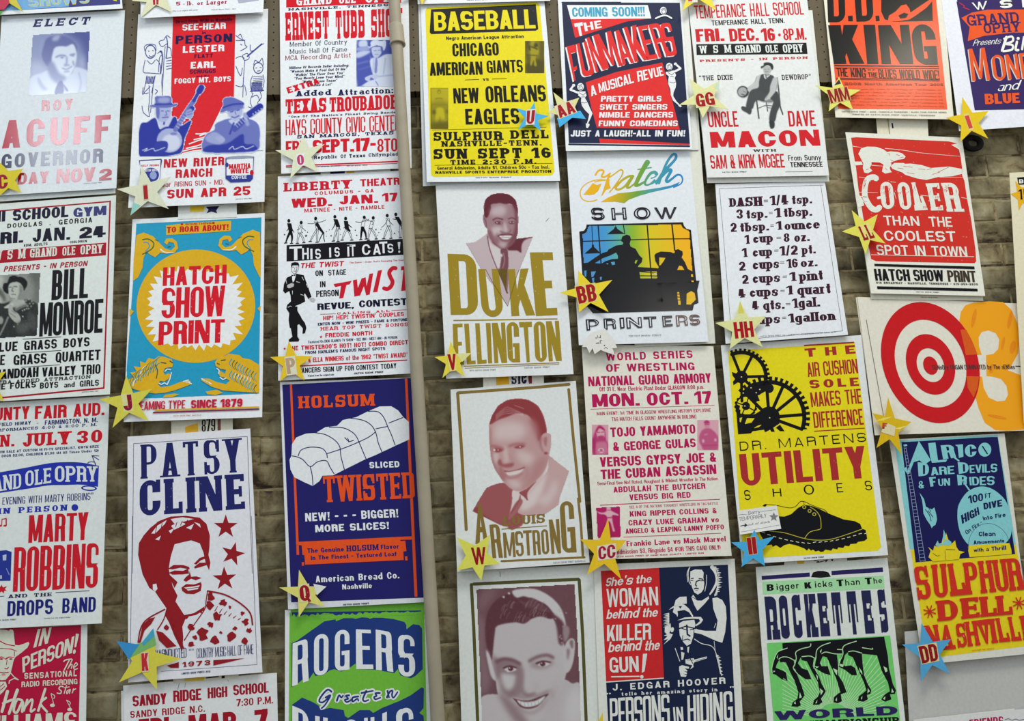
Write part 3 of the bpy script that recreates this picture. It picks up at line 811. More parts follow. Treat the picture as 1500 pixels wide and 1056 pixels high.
def f(c):
    c.a[:] = .35
    c.fill(.55,[(420,50),(600,40),(560,520),(500,470),(520,250)],4); c.fill(.15,[(-60,120),(60,100),(50,250),(130,430),(50,480),(-60,500)],3); c.fill(.6,[(-60,250),(30,300),(90,420),(60,480),(20,400),(-60,330)],2)
    c.fill(.85,[(-60,1020),(-60,540),(60,500),(180,460),(380,440),(490,470),(560,560),(560,980),(300,1000)],.6)
    c.fill(.2,[(130,520),(180,450),(350,440),(370,500),(300,540),(150,560)],.8)
    c.fill(.14,[(120,280),(150,200),(240,180),(300,210),(330,250),(350,290),(330,340),(300,390),(260,440),(190,440),(140,380)],.5)
    c.fill(.4,[(290,220),(345,280),(300,400),(250,440),(285,340)],1)
    c.fill(.97,[(42,250),(60,200),(110,190),(140,110),(210,85),(260,105),(340,115),(400,180),(395,240),(350,310),(340,250),(290,190),(230,178),(150,200),(120,260),(125,350),(80,340),(50,300)],.5)
    c.line(.7,10,[(135,262),(165,255)],.4); c.line(.75,10,[(205,245),(250,250)],.4); c.line(.6,12,[(190,260),(175,310),(200,318)],.5); c.line(.65,9,[(170,365),(210,362),(230,370)],.4); c.line(.4,12,[(170,420),(220,430)],.5)
    c.fill(.12,[(55,555),(150,500),(200,500),(170,560),(100,570)],.5)
    c.line(.5,50,[(240,580),(320,540),(390,520)],.5); c.line(.2,12,[(230,560),(380,500)],.4)
    for x, y in ((390,460),(430,440),(470,470),(440,500),(410,540),(460,540),(490,500)): c.ell(.2, x, y, 15,12,.6); c.ell(.9, x + 14, y + 12,10,10,.6)
    for x, y in ((332,603),(362,588),(392,574),(422,572),(335,688),(262,805),(205,838)): c.ell(.12, x, y, 11,11,.4)
    c.fill(.2,[(130,520),(180,530),(200,600),(270,650),(305,720),(290,780),(230,780),(150,700),(125,640)],.5)
    c.line(.5,8,[(170,600),(230,640)],.5); c.line(.5,8,[(150,640),(230,700)],.5); c.line(.5,8,[(190,560),(250,620)],.5)
    c.ell(.3,10,745,40,60,.8); c.line(.3,22,[(0,960),(60,840),(120,700)],.6); c.line(.5,8,[(20,900),(90,760)],.4)
    c.fill(.7,[(420,620),(540,700),(530,900),(420,820)],2); c.fill(.65,[(220,820),(430,760),(420,900),(300,950)],3)
    c.noise(.04)
    c.keep([(-80,85),(595,42),(545,972),(-80,1015)])
s.raster('portrait', 'black and white photo of a guitarist in a dark hat', (-20,30,605,1025), f, (20,22,22),(226,232,218))
s.done()

s = Sheet('fair concert poster with tall red lettering and a blue waving banner', [(-40,592),(160.3,580),(149,913),(-55,923)], h=.010, curl=.012, paper=(226,233,228))
s.tile(0,580,5.867); s.part('lettering', 'red lettering')
s.text('COUNTY', -190,252,112,222, RED, wt=.36, gap=.12); s.text('FAIR', 300,573,88,200, RED, wt=.36, gap=.14); s.text('AUD.', 632,898,70,180, RED, wt=.36, gap=.14)
s.text('SUN.', -170,124,345,448, RED, wt=.38, slab=.7, gap=.08, t=.18); s.text('JULY', 195,600,325,437, RED, wt=.38, slab=.7, gap=.08, t=.18); s.text('30', 662,878,300,408, RED, wt=.4, slab=.5, gap=.12, t=.18)
s.part('small_lettering', 'dark blue small lettering')
s.text('BLOOMFIELD HIWAY', -160,265,240,270,(40,45,110), wt=.32, gap=.18); s.text('-', 316,330,225,245, NAVY); s.text('FARMINGTON, N. M.', 385,838,210,250,(40,45,110), wt=.32, gap=.18)
s.text('PERFORMANCES 4:00 & 8:00 P. M.', -80,832,285,310,(40,45,110), wt=.28, slab=1, gap=.16)
s.text('ON SALE AT CUSTOM HI FI-TV SPECIALIST, KWYK-KRZE', 0,848,470,492,(40,45,110), wt=.34, gap=.16)
s.text('AT DOOR $2.00, CHILDREN $1.00 (At All Times Under 12)', -40,848,508,530,(40,45,110), wt=.34, gap=.16)
s.text('"AN EVENING WITH MARTY ROBBINS"', -90,800,878,940,(40,45,120), wt=.26, gap=.2)
s.text('IN PERSON', -10,575,965,1015, BLUE, wt=.36, slab=.8, gap=.3, t=.16); s.ell(BLUE, 643,958,29,29)
s.part('banner', 'blue waving banner with pale lettering')
s.poly(BLUE, smooth([(-150,680),(0,655),(200,620),(420,578),(560,568),(700,572),(850,600)], False).tolist() + smooth([(842,780),(700,762),(560,765),(420,768),(250,795),(0,832),(-150,850)], False).tolist())
s.ell(BLUE, 765,792,68,24,.05); s.up(); s.ell((226,233,228),765,792,52,13,.05)
s.line((60,70,130),7,[(755,590),(760,570),(800,565),(820,580),(810,600),(770,600),(755,590)], True); s.line((60,70,130),7,[(825,600),(790,510),(850,548)]); s.line((60,70,130),6,[(800,510),(850,515)])
s.text('GRAND', -220,182,680,800,(222,230,226), wt=.3, slab=.8, gap=.04, quad=[(-220,715),(182,662),(182,790),(-220,850)])
s.text('OLE', 0,0,0,0,(222,230,226), wt=.3, slab=.8, gap=.04, quad=[(218,645),(440,615),(440,745),(218,778)])
s.text('OPRY', 0,0,0,0,(222,230,226), wt=.3, slab=.8, gap=.04, quad=[(472,600),(830,605),(830,735),(472,738)])
s.tile(0,760,6.6); s.part('headline', 'tall red lettering')
s.text('MARTY', 278,850,-15 - 20,232, RED, wt=.38, gap=.1, t=.11); s.text('ROBBINS', 132,948,275,705, RED, wt=.4, gap=.1, t=.09, wear=.5)
s.poly(RED, [(-15,650),(0,660),(15,635),(28,662),(68,650),(45,678),(66,690),(40,696),(38,720),(15,700),(0,712),(-15,700)])
s.line(RED, 12,[(60,0),(60,62)]); s.ell(RED, 48,66,16,9); s.line(RED, 8,[(20,0),(15,60)]); s.ell(RED, 5,66,14,9); s.line(RED, 9,[(18,5),(60,-5)])
s.part('small_lettering', 'dark blue lettering')
s.line(NAVY, 6,[(540,712),(865,694)]); s.line(NAVY, 6,[(-50,752),(40,746)]); s.text('AND THE', 82,500,732,766, NAVY, wt=.3, slab=1, gap=.22, t=.16)
s.text('DROPS', 72,512,795,940,(28,34,120), wt=.36, gap=.16); s.text('BAND', 603,925,768,912,(28,34,120), wt=.36, gap=.16)
s.text('HATCH SHOW PRINT', -60,158,975,990, NAVY, wt=.2); s.text('Printed from the original blocks', 428,680,955,968, NAVY, wt=.2)
s.part('illustration', 'dark blue photo block')
s.poly((38,55,150),[(-120,318),(60,302),(112,318),(102,598),(-120,600)], sm=False); s.up()
s.poly((190,200,225),[(25,352),(62,342),(60,400),(28,402)]); s.line((150,165,210),7,[(62,480),(90,540)]); s.poly((190,200,225),[(0,545),(18,545),(18,578),(0,580)])
s.done()

s = Sheet('crimson and white concert poster with a drawn face in a cowboy hat', [(-60,925),(128,914),(124,1190),(-70,1200)], h=.010, curl=.008, paper=(226,233,228))
s.tile(0,910,7.236); PK = (188,18,62); OW = (222,226,205)
s.part('printed_panel', 'crimson printed panel')
s.poly(PK, [(-300,95),(860,40),(830,1300),(-300,1300)]).up()
s.part('illustration', 'white line drawing of a face in a cowboy hat')
s.poly(OW, [(-60,90),(0,85),(60,92),(95,100),(110,85),(135,90),(145,110),(158,250),(200,255),(260,235),(300,218),(312,235),(290,280),(230,330),(165,378),(150,400),(140,430),(130,480),(110,560),(60,620),(20,625),(-60,610)]).up()
s.line(PK, 10,[(-60,190),(0,210),(60,240),(155,260)], True); s.poly(PK, [(0,292),(60,292),(120,300),(180,320),(178,312),(120,290),(60,285),(0,283)]); s.line(PK, 7,[(155,320),(152,370)])
s.line(PK, 16,[(-10,385),(20,378),(50,395)], True, 6); s.ell(PK, 15,400,18,9); s.line(PK, 16,[(60,400),(100,378),(150,385)], True, 6); s.ell(PK, 115,400,18,8)
s.line(PK, 8,[(75,410),(68,460)]); s.line(PK, 10,[(50,500),(75,505),(90,488)]); s.line(PK, 11,[(0,540),(40,548),(90,540)]); s.line(PK, 9,[(20,568),(55,568)])
s.line(OW, 10,[(115,550),(150,590),(195,620),(150,605),(100,630),(95,660)]); s.poly(OW, [(0,640),(60,640),(75,690),(40,740),(0,780)]).up(); s.line(PK, 8,[(5,690),(40,660)]); s.line(PK, 8,[(5,730),(50,690)])
s.part('lettering', 'off-white lettering')
s.text('IN', 0,0,0,0, OW, wt=.3, gap=.2, t=.14, it=.05, quad=[(395,85),(545,62),(510,232),(358,280)])
s.text('PERSON', 0,0,0,0, OW, wt=.32, gap=.08, t=.14, quad=[(235,385),(790,155),(762,335),(240,545)])
s.poly(OW, [(805,130),(838,135),(806,275),(788,275)]); s.ell(OW, 788,322,14,24,.2)
s.line(OW, 13,[(675,425),(700,408),(760,400)], True); s.line(OW, 13,[(735,410),(680,518)]); s.line(OW, 10,[(768,405),(718,505)]); s.line(OW, 10,[(725,490),(755,455),(765,465),(755,500)], True); s.line(OW, 10,[(780,490),(820,460),(805,440),(780,480),(790,510),(822,500)], True)
s.text('SENSATIONAL', 258,815,548,612, OW, wt=.26, gap=.3, t=.2); s.text('RADIO RECORDING', 228,820,640,698, OW, wt=.28, gap=.16, t=.18)
s.line(OW, 12,[(672,695),(640,690),(625,715),(650,740),(640,765),(605,760)], True); s.line(OW, 10,[(705,680),(680,765)]); s.line(OW, 9,[(680,705),(735,695)]); s.line(OW, 10,[(745,720),(710,740),(710,768),(745,725),(735,765)], True); s.line(OW, 10,[(765,760),(780,715),(775,730),(803,715)], True)
# script name
s.part('lettering', 'off-white brush script')
s.line(OW, 34,[(80,740),(20,960)], w2=30); s.line(OW, 34,[(185,725),(95,980)], w2=28); s.line(OW, 26,[(30,870),(120,835),(165,830)], True)
s.line(OW, 26,[(235,840),(180,830),(145,940),(180,965),(240,850),(235,960)], True); s.line(OW, 24,[(290,830),(250,950)]); s.line(OW, 22,[(270,900),(330,830),(345,850),(325,955),(370,930)], True)
s.line(OW, 26,[(480,715),(405,950)]); s.line(OW, 24,[(490,810),(430,870),(500,960)], True)
for a, b in (((540,765),(572,890)),((705,835),(755,935))):
    s.line(OW, 7,[a, b]); s.ell(OW, b[0] - 16, b[1],26,18); s.line(OW, 8,[a, (a[0] + 40, a[1] + 25),(a[0] + 30, a[1] + 55)], True)
s.text('WILLIAMS', -260,810,1010,1200, OW, wt=.36, gap=.12, t=.12, dy=-50)
s.done()

# ================================================================= column 2
s = Sheet('white flour poster lettered 5 - lb. or Larger, cut by the top edge', [(215,-270),(400,-282),(385.5,17.8),(206,26.5)], h=.020, curl=.010, paper=WHITE)
s.tile(190,0,7.14); s.part('lettering', 'crimson lettering')
s.text('5', 485,530,20,58, CRIM, wt=.4); s.text('-', 560,575,30,56, CRIM); s.text('lb.', 600,665,14,56, CRIM, wt=.36, slab=.6, gap=.15); s.text('or', 706,770,14,52, CRIM, wt=.36, slab=.6, gap=.15); s.text('Larger', 805,1018,5,50, CRIM, wt=.36, slab=.6, gap=.15)
s.text('Offer is an original 1943 poster', 448,716,110,122, NAVY, wt=.2); s.text('(Hatch Show Print - ok.)', 855,1108,97,109, NAVY, wt=.2)
s.part('illustration', 'grey printed bag corner'); s.poly((176,180,196),[(1105,-60),(1360,-60),(1350,5),(1140,35)])
s.done()
Sheet('plain sheet showing above and left of the red and blue banjo poster', [(206.5,-120),(383,-130),(386,20),(205.5,24)], h=.013, curl=.004, paper=WHITE, name='paper_sheet', cat='paper').done()

s = Sheet('red, white and blue bluegrass poster with banjo and guitar players', [(202.6,21),(392.8,12.8),(387.3,295.5),(187.8,304.5)], h=.012, curl=.013, paper=WHITE)
s.tile(0,0); s.part('printed_panel', 'red centre panel')
RD = (222,34,44); s.poly(RD, [(892,70),(1215,60),(1206,500),(1140,560),(1080,680),(1060,770),(912,798),(880,640),(884,380)]); s.up()
for i, (a, b) in enumerate((((1030,700),(1105,678)),((1000,720),(1085,695)),((975,742),(1070,712)),((960,765),(1065,735)),((940,780),(1060,755)),((1010,690),(1060,685)),((940,792),(1050,772)))):
    s.line(WHITE, 6,[a, ((a[0] + b[0]) / 2,(a[1] + b[1]) / 2 - 3 + 6 * (i % 2)), b])
s.part('lettering')
s.text('Direct From WSM in Nashville', 906,1197,103,121,(80,20,60), wt=.34, gap=.14); s.text('SEE-HEAR', 940,1164,125,158, WHITE, wt=.36, gap=.14, t=.19)
s.text('in', 1042,1062,160,176,(60,16,60), wt=.34); s.text('PERSON', 906,1197,185,228, NAVY, wt=.36, gap=.22, t=.2); s.text('LESTER', 943,1156,238,273, WHITE, wt=.36, gap=.26, t=.2)
s.text('FLATT', 1002,1098,280,300,(60,16,60), wt=.36, gap=.2, t=.22); s.text('EARL', 983,1112,320,354, WHITE, wt=.38, gap=.16); s.text('SCRUGGS', 978,1113,360,381,(60,16,60), wt=.34, gap=.14)
s.text('and the', 1012,1080,387,398,(60,16,60), wt=.34); s.text('FOGGY MT. BOYS', 900,1190,405,432, WHITE, wt=.36, gap=.16, t=.2)
s.part('lettering', 'red lettering')
s.text('NEW RIVER', 845,1156,821,865, RED, wt=.38, gap=.2); s.text('RANCH', 906,1094,874,918, RED, wt=.36, gap=.18); s.text('Near RISING SUN - MD.', 815,1153,940,966, RED, wt=.24, gap=.2)
s.text('SUN APR 25', 862,1290,978,1024, RED, wt=.38, gap=.18); s.text('NASHVILLE SHOW PRINT', 1215,1300,1024,1029, NAVY, wt=.2); s.line((120,130,170),2,[(1255,780),(1355,776)])
s.up(); s.part('illustration', 'thin blue line drawing of a banjo player')
LB = (70,80,150)
def ln(*p, w=3.2, sm=True): s.line(LB, w, list(p), sm)
# left figure
s.ell(LB, 776,266,28,36, cutr=.86); ln((748,262),(745,240),(765,228),(800,232),(804,262)); ln((764,262),(770,264)); ln((785,260),(792,262)); ln((768,285),(780,292),(792,284))
ln((748,310),(742,340),(740,372),(770,376),(822,380)); ln((805,305),(820,320),(828,350),(826,378)); ln((760,312),(780,330),(800,310)); ln((812,275),(832,262),(836,280),(822,300),(818,370)); ln((826,262),(838,290),(828,380), w=6)
ln((758,390),(748,440),(742,480),(765,478)); ln((800,390),(790,440),(782,478)); ln((768,440),(772,500),(766,560),(770,600),(740,580),(732,545)); ln((790,440),(782,520),(776,580)); ln((738,450),(735,486),(750,470),(775,445))
for k in range(6): ln((756 + k * 8,395),(752 + k * 7,430), w=5)
ln((838,380),(834,420),(836,460),(838,500)); ln((800,460),(812,470),(800,485)); ln((845,205),(820,215),(835,240),(860,225)); ln((845,205),(860,183),(878,195)); ln((852,240),(846,300),(842,380),(836,470)); ln((858,190),(864,230),(856,300), w=5)
for k in range(5): ln((858 + 0,300 + k * 14),(884,296 + k * 14))
ln((860,240),(880,250),(884,290))
# right figures
s.part('illustration', 'thin blue line drawing of a guitar player and a cat')
ln((1215,182),(1240,200),(1262,208),(1216,208)); ln((1228,186),(1240,176),(1250,200)); ln((1262,210),(1264,232),(1274,240),(1262,250),(1240,262)); ln((1240,228),(1248,232)); ln((1216,300),(1240,290),(1260,300)); ln((1216,340),(1240,390),(1250,350))
ln((1290,230),(1292,262),(1310,258)); ln((1250,285),(1275,275),(1285,300),(1260,310),(1250,285)); ln((1275,290),(1350,226), w=7); ln((1345,232),(1360,224)); ln((1215,440),(1250,445),(1255,400)); ln((1262,310),(1256,400),(1252,500))
s.ell(LB, 1332,350,26,30, cutr=.85); ln((1308,335),(1315,310),(1335,320),(1352,300),(1358,335)); ln((1318,350),(1326,350)); ln((1340,348),(1348,348)); ln((1326,366),(1342,364)); ln((1302,390),(1290,430),(1300,480)); ln((1356,385),(1362,420),(1350,470))
for k in range(6): ln((1306,395 + k * 9),(1354,392 + k * 9), w=2.5)
for k in range(8): ln((1300 + k * 7,425),(1298 + k * 7,470), w=5.5)
ln((1305,480),(1290,520),(1300,555),(1280,550)); ln((1340,470),(1348,500),(1328,530),(1345,548)); ln((1300,500),(1325,490),(1340,520)); ln((1262,440),(1270,480),(1268,490)); ln((1290,470),(1360,465), w=5)
s.up()
def f(c):
    c.a[:] = 0
    # left player
    c.fill(.95,[(722,806),(722,650),(760,630),(802,608),(830,670),(900,600),(925,650),(985,620),(975,660),(950,720),(942,770),(905,797)],.4)
    c.fill(.12,[(806,606),(860,600),(890,605),(858,668),(835,665)],.4); c.line(.9,8,[(850,605),(845,640)])
    c.fill(.22,[(808,545),(845,545),(880,552),(884,575),(878,600),(850,628),(815,620),(806,580)],.4); c.fill(.6,[(806,545),(822,560),(820,610),(806,600)],.7)
    c.fill(.6,[(800,500),(830,496),(880,498),(886,535),(915,532),(905,548),(850,556),(780,552),(776,542),(800,535)],.4); c.line(.9,8,[(800,538),(886,536)],.4); c.fill(.3,[(820,505),(870,503),(870,528),(820,528)],1.2)
    c.line(.8,4,[(832,572),(842,572)]); c.line(.8,4,[(862,572),(872,572)]); c.line(.7,4,[(855,575),(860,592),(850,594)]); c.line(.8,5,[(838,606),(866,604)])
    c.ell(.95,874,724,76,73,.4); c.ell(.25,874,724,66,63,.4,0); c.ell(.08,882,735,48,44,1.2); c.fill(.9,[(800,735),(860,730),(862,770),(830,790),(800,790)],.5); c.ell(.5,895,690,18,7,.6)
    c.line(.55,24,[(905,668),(965,570),(1000,520)],.4); c.line(.95,26,[(968,590),(990,560)],.5); c.line(.9,18,[(1000,518),(1030,465)],.4); c.line(.95,32,[(1028,470),(1038,452)],.5)
    for k in range(7): c.line(.15,3,[(908 + k * 9,650 - k * 13),(924 + k * 9,660 - k * 13)],.3)
    c.fill(.3,[(958,575),(985,560),(996,585),(985,612),(962,605)],.5); c.line(.7,3,[(965,580),(990,572)]); c.line(.7,3,[(965,592),(992,586)])
    c.line(.05,4,[(735,775),(760,765),(745,780),(790,765),(800,778),(850,760)],.3)
    # right player
    c.fill(.55,[(1058,700),(1105,670),(1110,640),(1150,620),(1180,612),(1240,610),(1300,618),(1335,650),(1338,720),(1310,778),(1060,782)],.5)
    c.fill(.9,[(1060,785),(1075,750),(1170,740),(1250,690),(1262,740),(1310,745),(1308,780)],.7); c.fill(.3,[(1062,705),(1110,680),(1160,720),(1130,745),(1070,730)],.7)
    c.fill(.12,[(1180,620),(1236,612),(1215,650),(1195,640)],.5); c.line(.85,9,[(1205,635),(1185,690)],.5)
    c.fill(.2,[(1172,560),(1200,540),(1245,545),(1250,580),(1240,605),(1215,625),(1190,610),(1175,585)],.4); c.fill(.55,[(1172,556),(1250,546),(1248,560),(1180,575)],.7)
    c.fill(.6,[(1135,578),(1150,545),(1152,510),(1190,500),(1225,512),(1258,530),(1250,548),(1200,552),(1160,575)],.4); c.line(.9,8,[(1150,555),(1200,538),(1252,535)],.4)
    c.line(.8,5,[(1190,578),(1202,574)]); c.line(.8,5,[(1222,570),(1234,566)]); c.line(.8,5,[(1195,602),(1212,606),(1232,596)]); c.line(.6,4,[(1212,575),(1216,590)])
    c.line(.75,30,[(1210,665),(1270,610)],.4); c.line(.95,34,[(1285,590),(1340,550)],.4); c.line(.3,20,[(1262,590),(1276,640)],.7)
    for k in range(6): c.line(.1,3,[(1212 + k * 12,640 - k * 9),(1226 + k * 12,656 - k * 9)],.3)
    for k in range(4): c.ell(.2,1305 + k * 14,588 - k * 9,4,4,.3)
    c.fill(.25,[(1110,712),(1140,700),(1160,720),(1140,735)],.5); c.line(.05,4,[(1180,770),(1200,755),(1210,770),(1250,755),(1270,768),(1308,752)],.3)
    m = c.a > .045; c.mask &= (c.blurm(m.astype(float),.7) > .15)
s.raster('portrait', 'blue halftone of a banjo player and a guitar player in hats', (716,436,1365,808), f, (32,44,150),(230,236,242))
s.part('illustration', 'flour sack picture')
s.poly((60,66,130),[(716,826),(832,818),(836,828),(828,870),(824,930),(800,960),(722,930),(724,860)]).up(); s.poly(WHITE, [(722,832),(828,824),(822,930),(798,952),(728,926)]).up()
s.text('SELF RISING', 728,820,850,860, RED, wt=.3); s.ell((44,60,150),778,902,42,38); s.up(); s.text('MARTHA WHITE', 742,812,872,886, WHITE, wt=.3); s.ell((150,165,210),790,904,18,20)
s.part('illustration', 'coffee can picture'); s.poly((44,60,150),[(1163,812),(1310,806),(1304,920),(1290,935),(1190,940),(1163,920)]).up(); s.poly(WHITE, [(1168,822),(1306,816),(1302,900),(1168,905)]); s.ell((150,160,180),1236,812,74,9,-.04); s.up()
s.text('MARTHA', 1180,1292,846,872, RED, wt=.4, gap=.08); s.text('WHITE', 1188,1282,872,896, RED, wt=.4, gap=.08); s.text('COFFEE', 1194,1272,906,924, WHITE, wt=.3); s.ell((44,60,150),1170,850,9,12); s.ell(RED, 1298,890,10,14)
s.done()
Sheet('plain sheet showing above the turquoise roaring animals poster', [(260,200),(345,196),(347,318),(261,321)], h=.009, curl=.003, paper=(228,232,226), name='paper_sheet', cat='paper').done()
s = Sheet('white scrap with yellow and dark blue print above the roaring animals poster', [(268,290),(332,287),(331,316),(267,319)], h=.0115, curl=0, paper=(228,232,226), name='paper_sheet', cat='paper')
s.tile(0,270); s.part('printed_mark'); s.poly((232,200,40),[(980,112),(1055,112),(1050,140),(980,142)]); s.poly(NAVY, [(1060,115),(1130,112),(1115,135),(1120,150),(1090,140),(1065,150),(1075,130)]); s.done()

s = Sheet('turquoise and gold poster with a ragged white burst and roaring animals', [(194,321.3),(387.8,312),(384,611),(181,618)], h=.011, curl=.013, paper=WHITE)
TQ = (36,158,196); GO = (226,178,28); s.tile(0,270)
s.part('printed_panel', 'turquoise printed panel'); s.poly(TQ, [(703,203),(1348,170),(1337,960),(652,965),(686,500)])
s.tile(0,540); s.poly(TQ, [(655,-5),(1338,-5),(1335,128),(800,152),(650,152)]); s.tile(0,270); s.up()
s.part('printed_disc', 'gold disc'); s.ell(GO, 1010,628,306,292,-.1, n=60)
s.up(); s.part('printed_burst', 'white ragged burst')
random.seed(3); bp = []
for i in range(76):
    a = 2 * math.pi * i / 76; rx, ry = 250,205
    # box-like burst
    k = 1 / (abs(math.cos(a)) ** 3.4 + abs(math.sin(a)) ** 3.4) ** (1 / 3.4)
    j = (1.03 if i % 2 else .9) + random.uniform(-.05,.05)
    bp.append((1008 + rx * k * j * math.cos(a) * .98,640 + ry * k * j * math.sin(a)))
s.poly((240,242,240), bp); s.up()
s.part('headline', 'red block lettering')
s.text('HATCH', 840,1168,428,524,(214,22,40), wt=.37, gap=.12, wear=.6); s.text('SHOW', 834,1160,535,692,(214,22,40), wt=.38, gap=.07, t=.13, wear=.6); s.text('PRINT', 818,1158,708,828,(214,22,40), wt=.38, gap=.08, t=.15, wear=.6)
s.part('banner', 'gold banner with red lettering'); s.poly(GO, [(856,212),(1000,196),(1192,188),(1190,240),(1020,252),(856,262)]).up()
s.text('SOMETHING', 955,1090,200,211,(180,60,50), wt=.26); s.text('TO ROAR ABOUT!', 860,1178,220,250,(205,20,40), wt=.4, gap=.1, t=.2); s.ell((205,20,40),938,205,7,6); s.ell((205,20,40),1100,199,7,6)
for mx in (0,1):
    s.part('illustration', 'gold elephant head with curled trunk')
    def mp(pts):
        return [((x if not mx else min(1346 - y * .006,2044 - x)), y - (14 if mx else 0)) for x, y in pts]
    s.poly(GO, mp([(704,262),(740,248),(790,268),(820,300),(850,330),(882,340),(902,322),(896,302),(870,296),(862,312),(846,300),(858,280),(888,278),(912,296),(918,330),(900,352),(860,358),(826,352),(800,376),(770,360),(756,345),(740,380),(735,430),(712,480),(686,498),(690,380)])); s.up()
    s.line((70,110,60),6, mp([(735,285),(765,282),(792,302),(785,330),(755,350),(735,360)]), True); s.line(TQ, 5, mp([(740,300),(760,300),(770,320),(750,345)]), True)
    s.line(WHITE, 7, mp([(828,335),(850,350),(895,352)]), True, 3); s.line((70,110,60),4, mp([(800,285),(815,292)])); s.line((70,110,60),4, mp([(865,322),(880,318)]))
s.part('printed_mark'); s.poly(GO, [(668,640),(690,655),(670,680)]); s.poly(GO, [(1345,625),(1328,640),(1340,655)])
# lion
s.part('illustration', 'gold roaring lion'); s.tile(0,540)
s.poly(GO, [(652,85),(662,55),(690,45),(672,20),(705,15),(690,-12),(725,-8),(722,-38),(750,-30),(765,-55),(795,-48),(820,-66),(850,-60),(885,-48),(893,-25),(888,-8),(865,-6),(850,-2),(842,15),(850,32),(868,24),(880,30),(872,50),(848,66),(826,62),(815,82),(830,95),(880,88),(930,68),(975,60),(990,78),(960,90),(900,112),(850,124),(800,128),(740,120),(690,105)])
s.poly(GO, [(850,135),(900,128),(925,132),(890,146),(840,148)]); s.up()
random.seed(4)
for k in range(22):
    x = 672 + (k % 11) * 13; y = 95 - 9 * (k % 11) - 26 * (k // 11) + random.uniform(-6,6)
    s.line(random.choice((TQ, TQ, (120,140,70), WHITE)),5,[(x, y),(x + 8, y - 26),(x + 30, y - 46)], True, 2)
s.line((70,90,60),6,[(832,-32),(856,-28)]); s.line((70,90,60),6,[(876,-40),(890,-30)]); s.line((70,90,60),5,[(800,-20),(812,10),(806,50)], True); s.line(WHITE, 5,[(880,5),(862,2),(850,14)]); s.line(WHITE, 5,[(820,75),(832,82),(848,72),(862,82),(876,52),(884,20)])
for k in range(3): s.line(WHITE, 5,[(945 + k * 14,66 + k * 3),(972 + k * 8,58 + k * 10)])
# tiger
s.part('illustration', 'gold roaring tiger')
s.poly(GO, [(1108,-32),(1118,-48),(1135,-62),(1165,-68),(1180,-78),(1235,-70),(1250,-55),(1290,-48),(1335,-20),(1336,124),(1230,118),(1150,112),(1090,92),(1040,62),(1036,50),(1080,52),(1120,70),(1165,80),(1185,62),(1160,46),(1135,40),(1124,22),(1135,12),(1160,26),(1166,6),(1135,0),(1112,-14)])
s.poly(GO, [(1060,118),(1120,108),(1150,125),(1110,136),(1070,132)]); s.up()
for k in range(20):
    x = 1195 + 14 * (k % 10); y = -50 + 8 * (k % 10) + 62 * (k // 10)
    s.line(random.choice((TQ, (90,110,60), TQ)),6,[(x, y),(x - 12, y + 22),(x + 2, y + 46)], True, 2)
s.line((70,90,60),6,[(1140,-42),(1162,-46)]); s.line(WHITE, 5,[(1118,-2),(1130,8),(1128,26)]); s.line(WHITE, 5,[(1134,44),(1150,56),(1166,48)]); s.line((70,90,60),5,[(1120,-28),(1132,-22)])
for k in range(6): s.line(WHITE, 4,[(1215 + 16 * k, 24 + 4 * k),(1208 + 16 * k, 50 + 4 * k)], w2=2)
for k in range(3): s.line(WHITE, 5,[(1040 + k * 12,52 + k * 6),(1065 + k * 12,66 + k * 6)])
s.part('lettering', 'red lettering under the animals')
s.text('SCREAMING TYPE', 655,955,172,215,(205,24,60), wt=.3, gap=.12); s.text('SINCE 1879', 985,1250,162,205,(205,24,60), wt=.4, gap=.1)
s.part('ruled_line', 'gold and dark red rules'); s.line(GO, 7,[(800,214),(1335,197)]); s.line((130,20,70),7,[(790,226),(1335,208)]); s.text('HATCH SHOW PRINT NASHVILLE', 893,1038,240,246,(180,60,60), wt=.2)
s.done()

s = Sheet('strip of old print showing between the roaring animals poster and the dark red face poster', [(250,500),(340,495),(341,640),(251,645)], h=.008, curl=.002, paper=(214,212,190), name='paper_sheet', cat='paper')
s.tile(0,540); s.part('printed_mark'); s.poly((222,170,40),[(955,300),(1020,280),(1022,325),(955,330)]); s.text('879', 1040,1110,262,325, BLK, wt=.36); s.poly((120,70,70),[(1122,260),(1138,260),(1138,318),(1122,320)]); s.done()
Sheet('torn sheet edge showing left below the turquoise animals poster', [(246,480),(262,480),(262,617),(246,617)], h=.0075, curl=0, paper=(214,216,205), name='paper_sheet', cat='paper').done()

s = Sheet('white poster with navy lettering over a large dark red face print', [(186.8,639.5),(366.5,627.5),(384.4,984.7),(187.7,999.7)], h=.011, curl=.012, paper=(232,234,238))
PR = (152,26,34); PN = (32,36,100)
s.tile(0,540); s.part('border', 'thin dark frame line'); s.line((90,90,110),2.5,[(689,386),(1275,349)]); s.line((90,90,110),2.5,[(1275,349),(1301,1056)]); s.line((90,90,110),2.5,[(689,386),(683,1056)])
s.tile(0,756); s.line((90,90,110),2.5,[(683,0),(670,812)]); s.line((90,90,110),2.5,[(1296,440 - 440),(1325,765)]); s.line((90,90,110),2.5,[(830,800),(1325,765)])
s.tile(0,540); s.part('headline', 'navy wood type lettering'); s.text('PATSY', 728,1240,392,568, PN, wt=.36, slab=.35, gap=.2, t=.07); s.text('CLINE', 720,1262,578,760, PN, wt=.38, slab=.35, gap=.06, t=.15, wear=.3)
for cx, cy, a in ((1164,815,.0),(1200,955,.25),(1158,1083,-.05)):
    s.part('printed_star', 'dark red star')
    s.poly(PR, [(cx + (64 if i % 2 == 0 else 25) * math.sin(a + i * math.pi / 5), cy - (64 if i % 2 == 0 else 25) * math.cos(a + i * math.pi / 5)) for i in range(10)])
s.part('portrait', 'dark red high contrast face with short curled hair and print blouse')
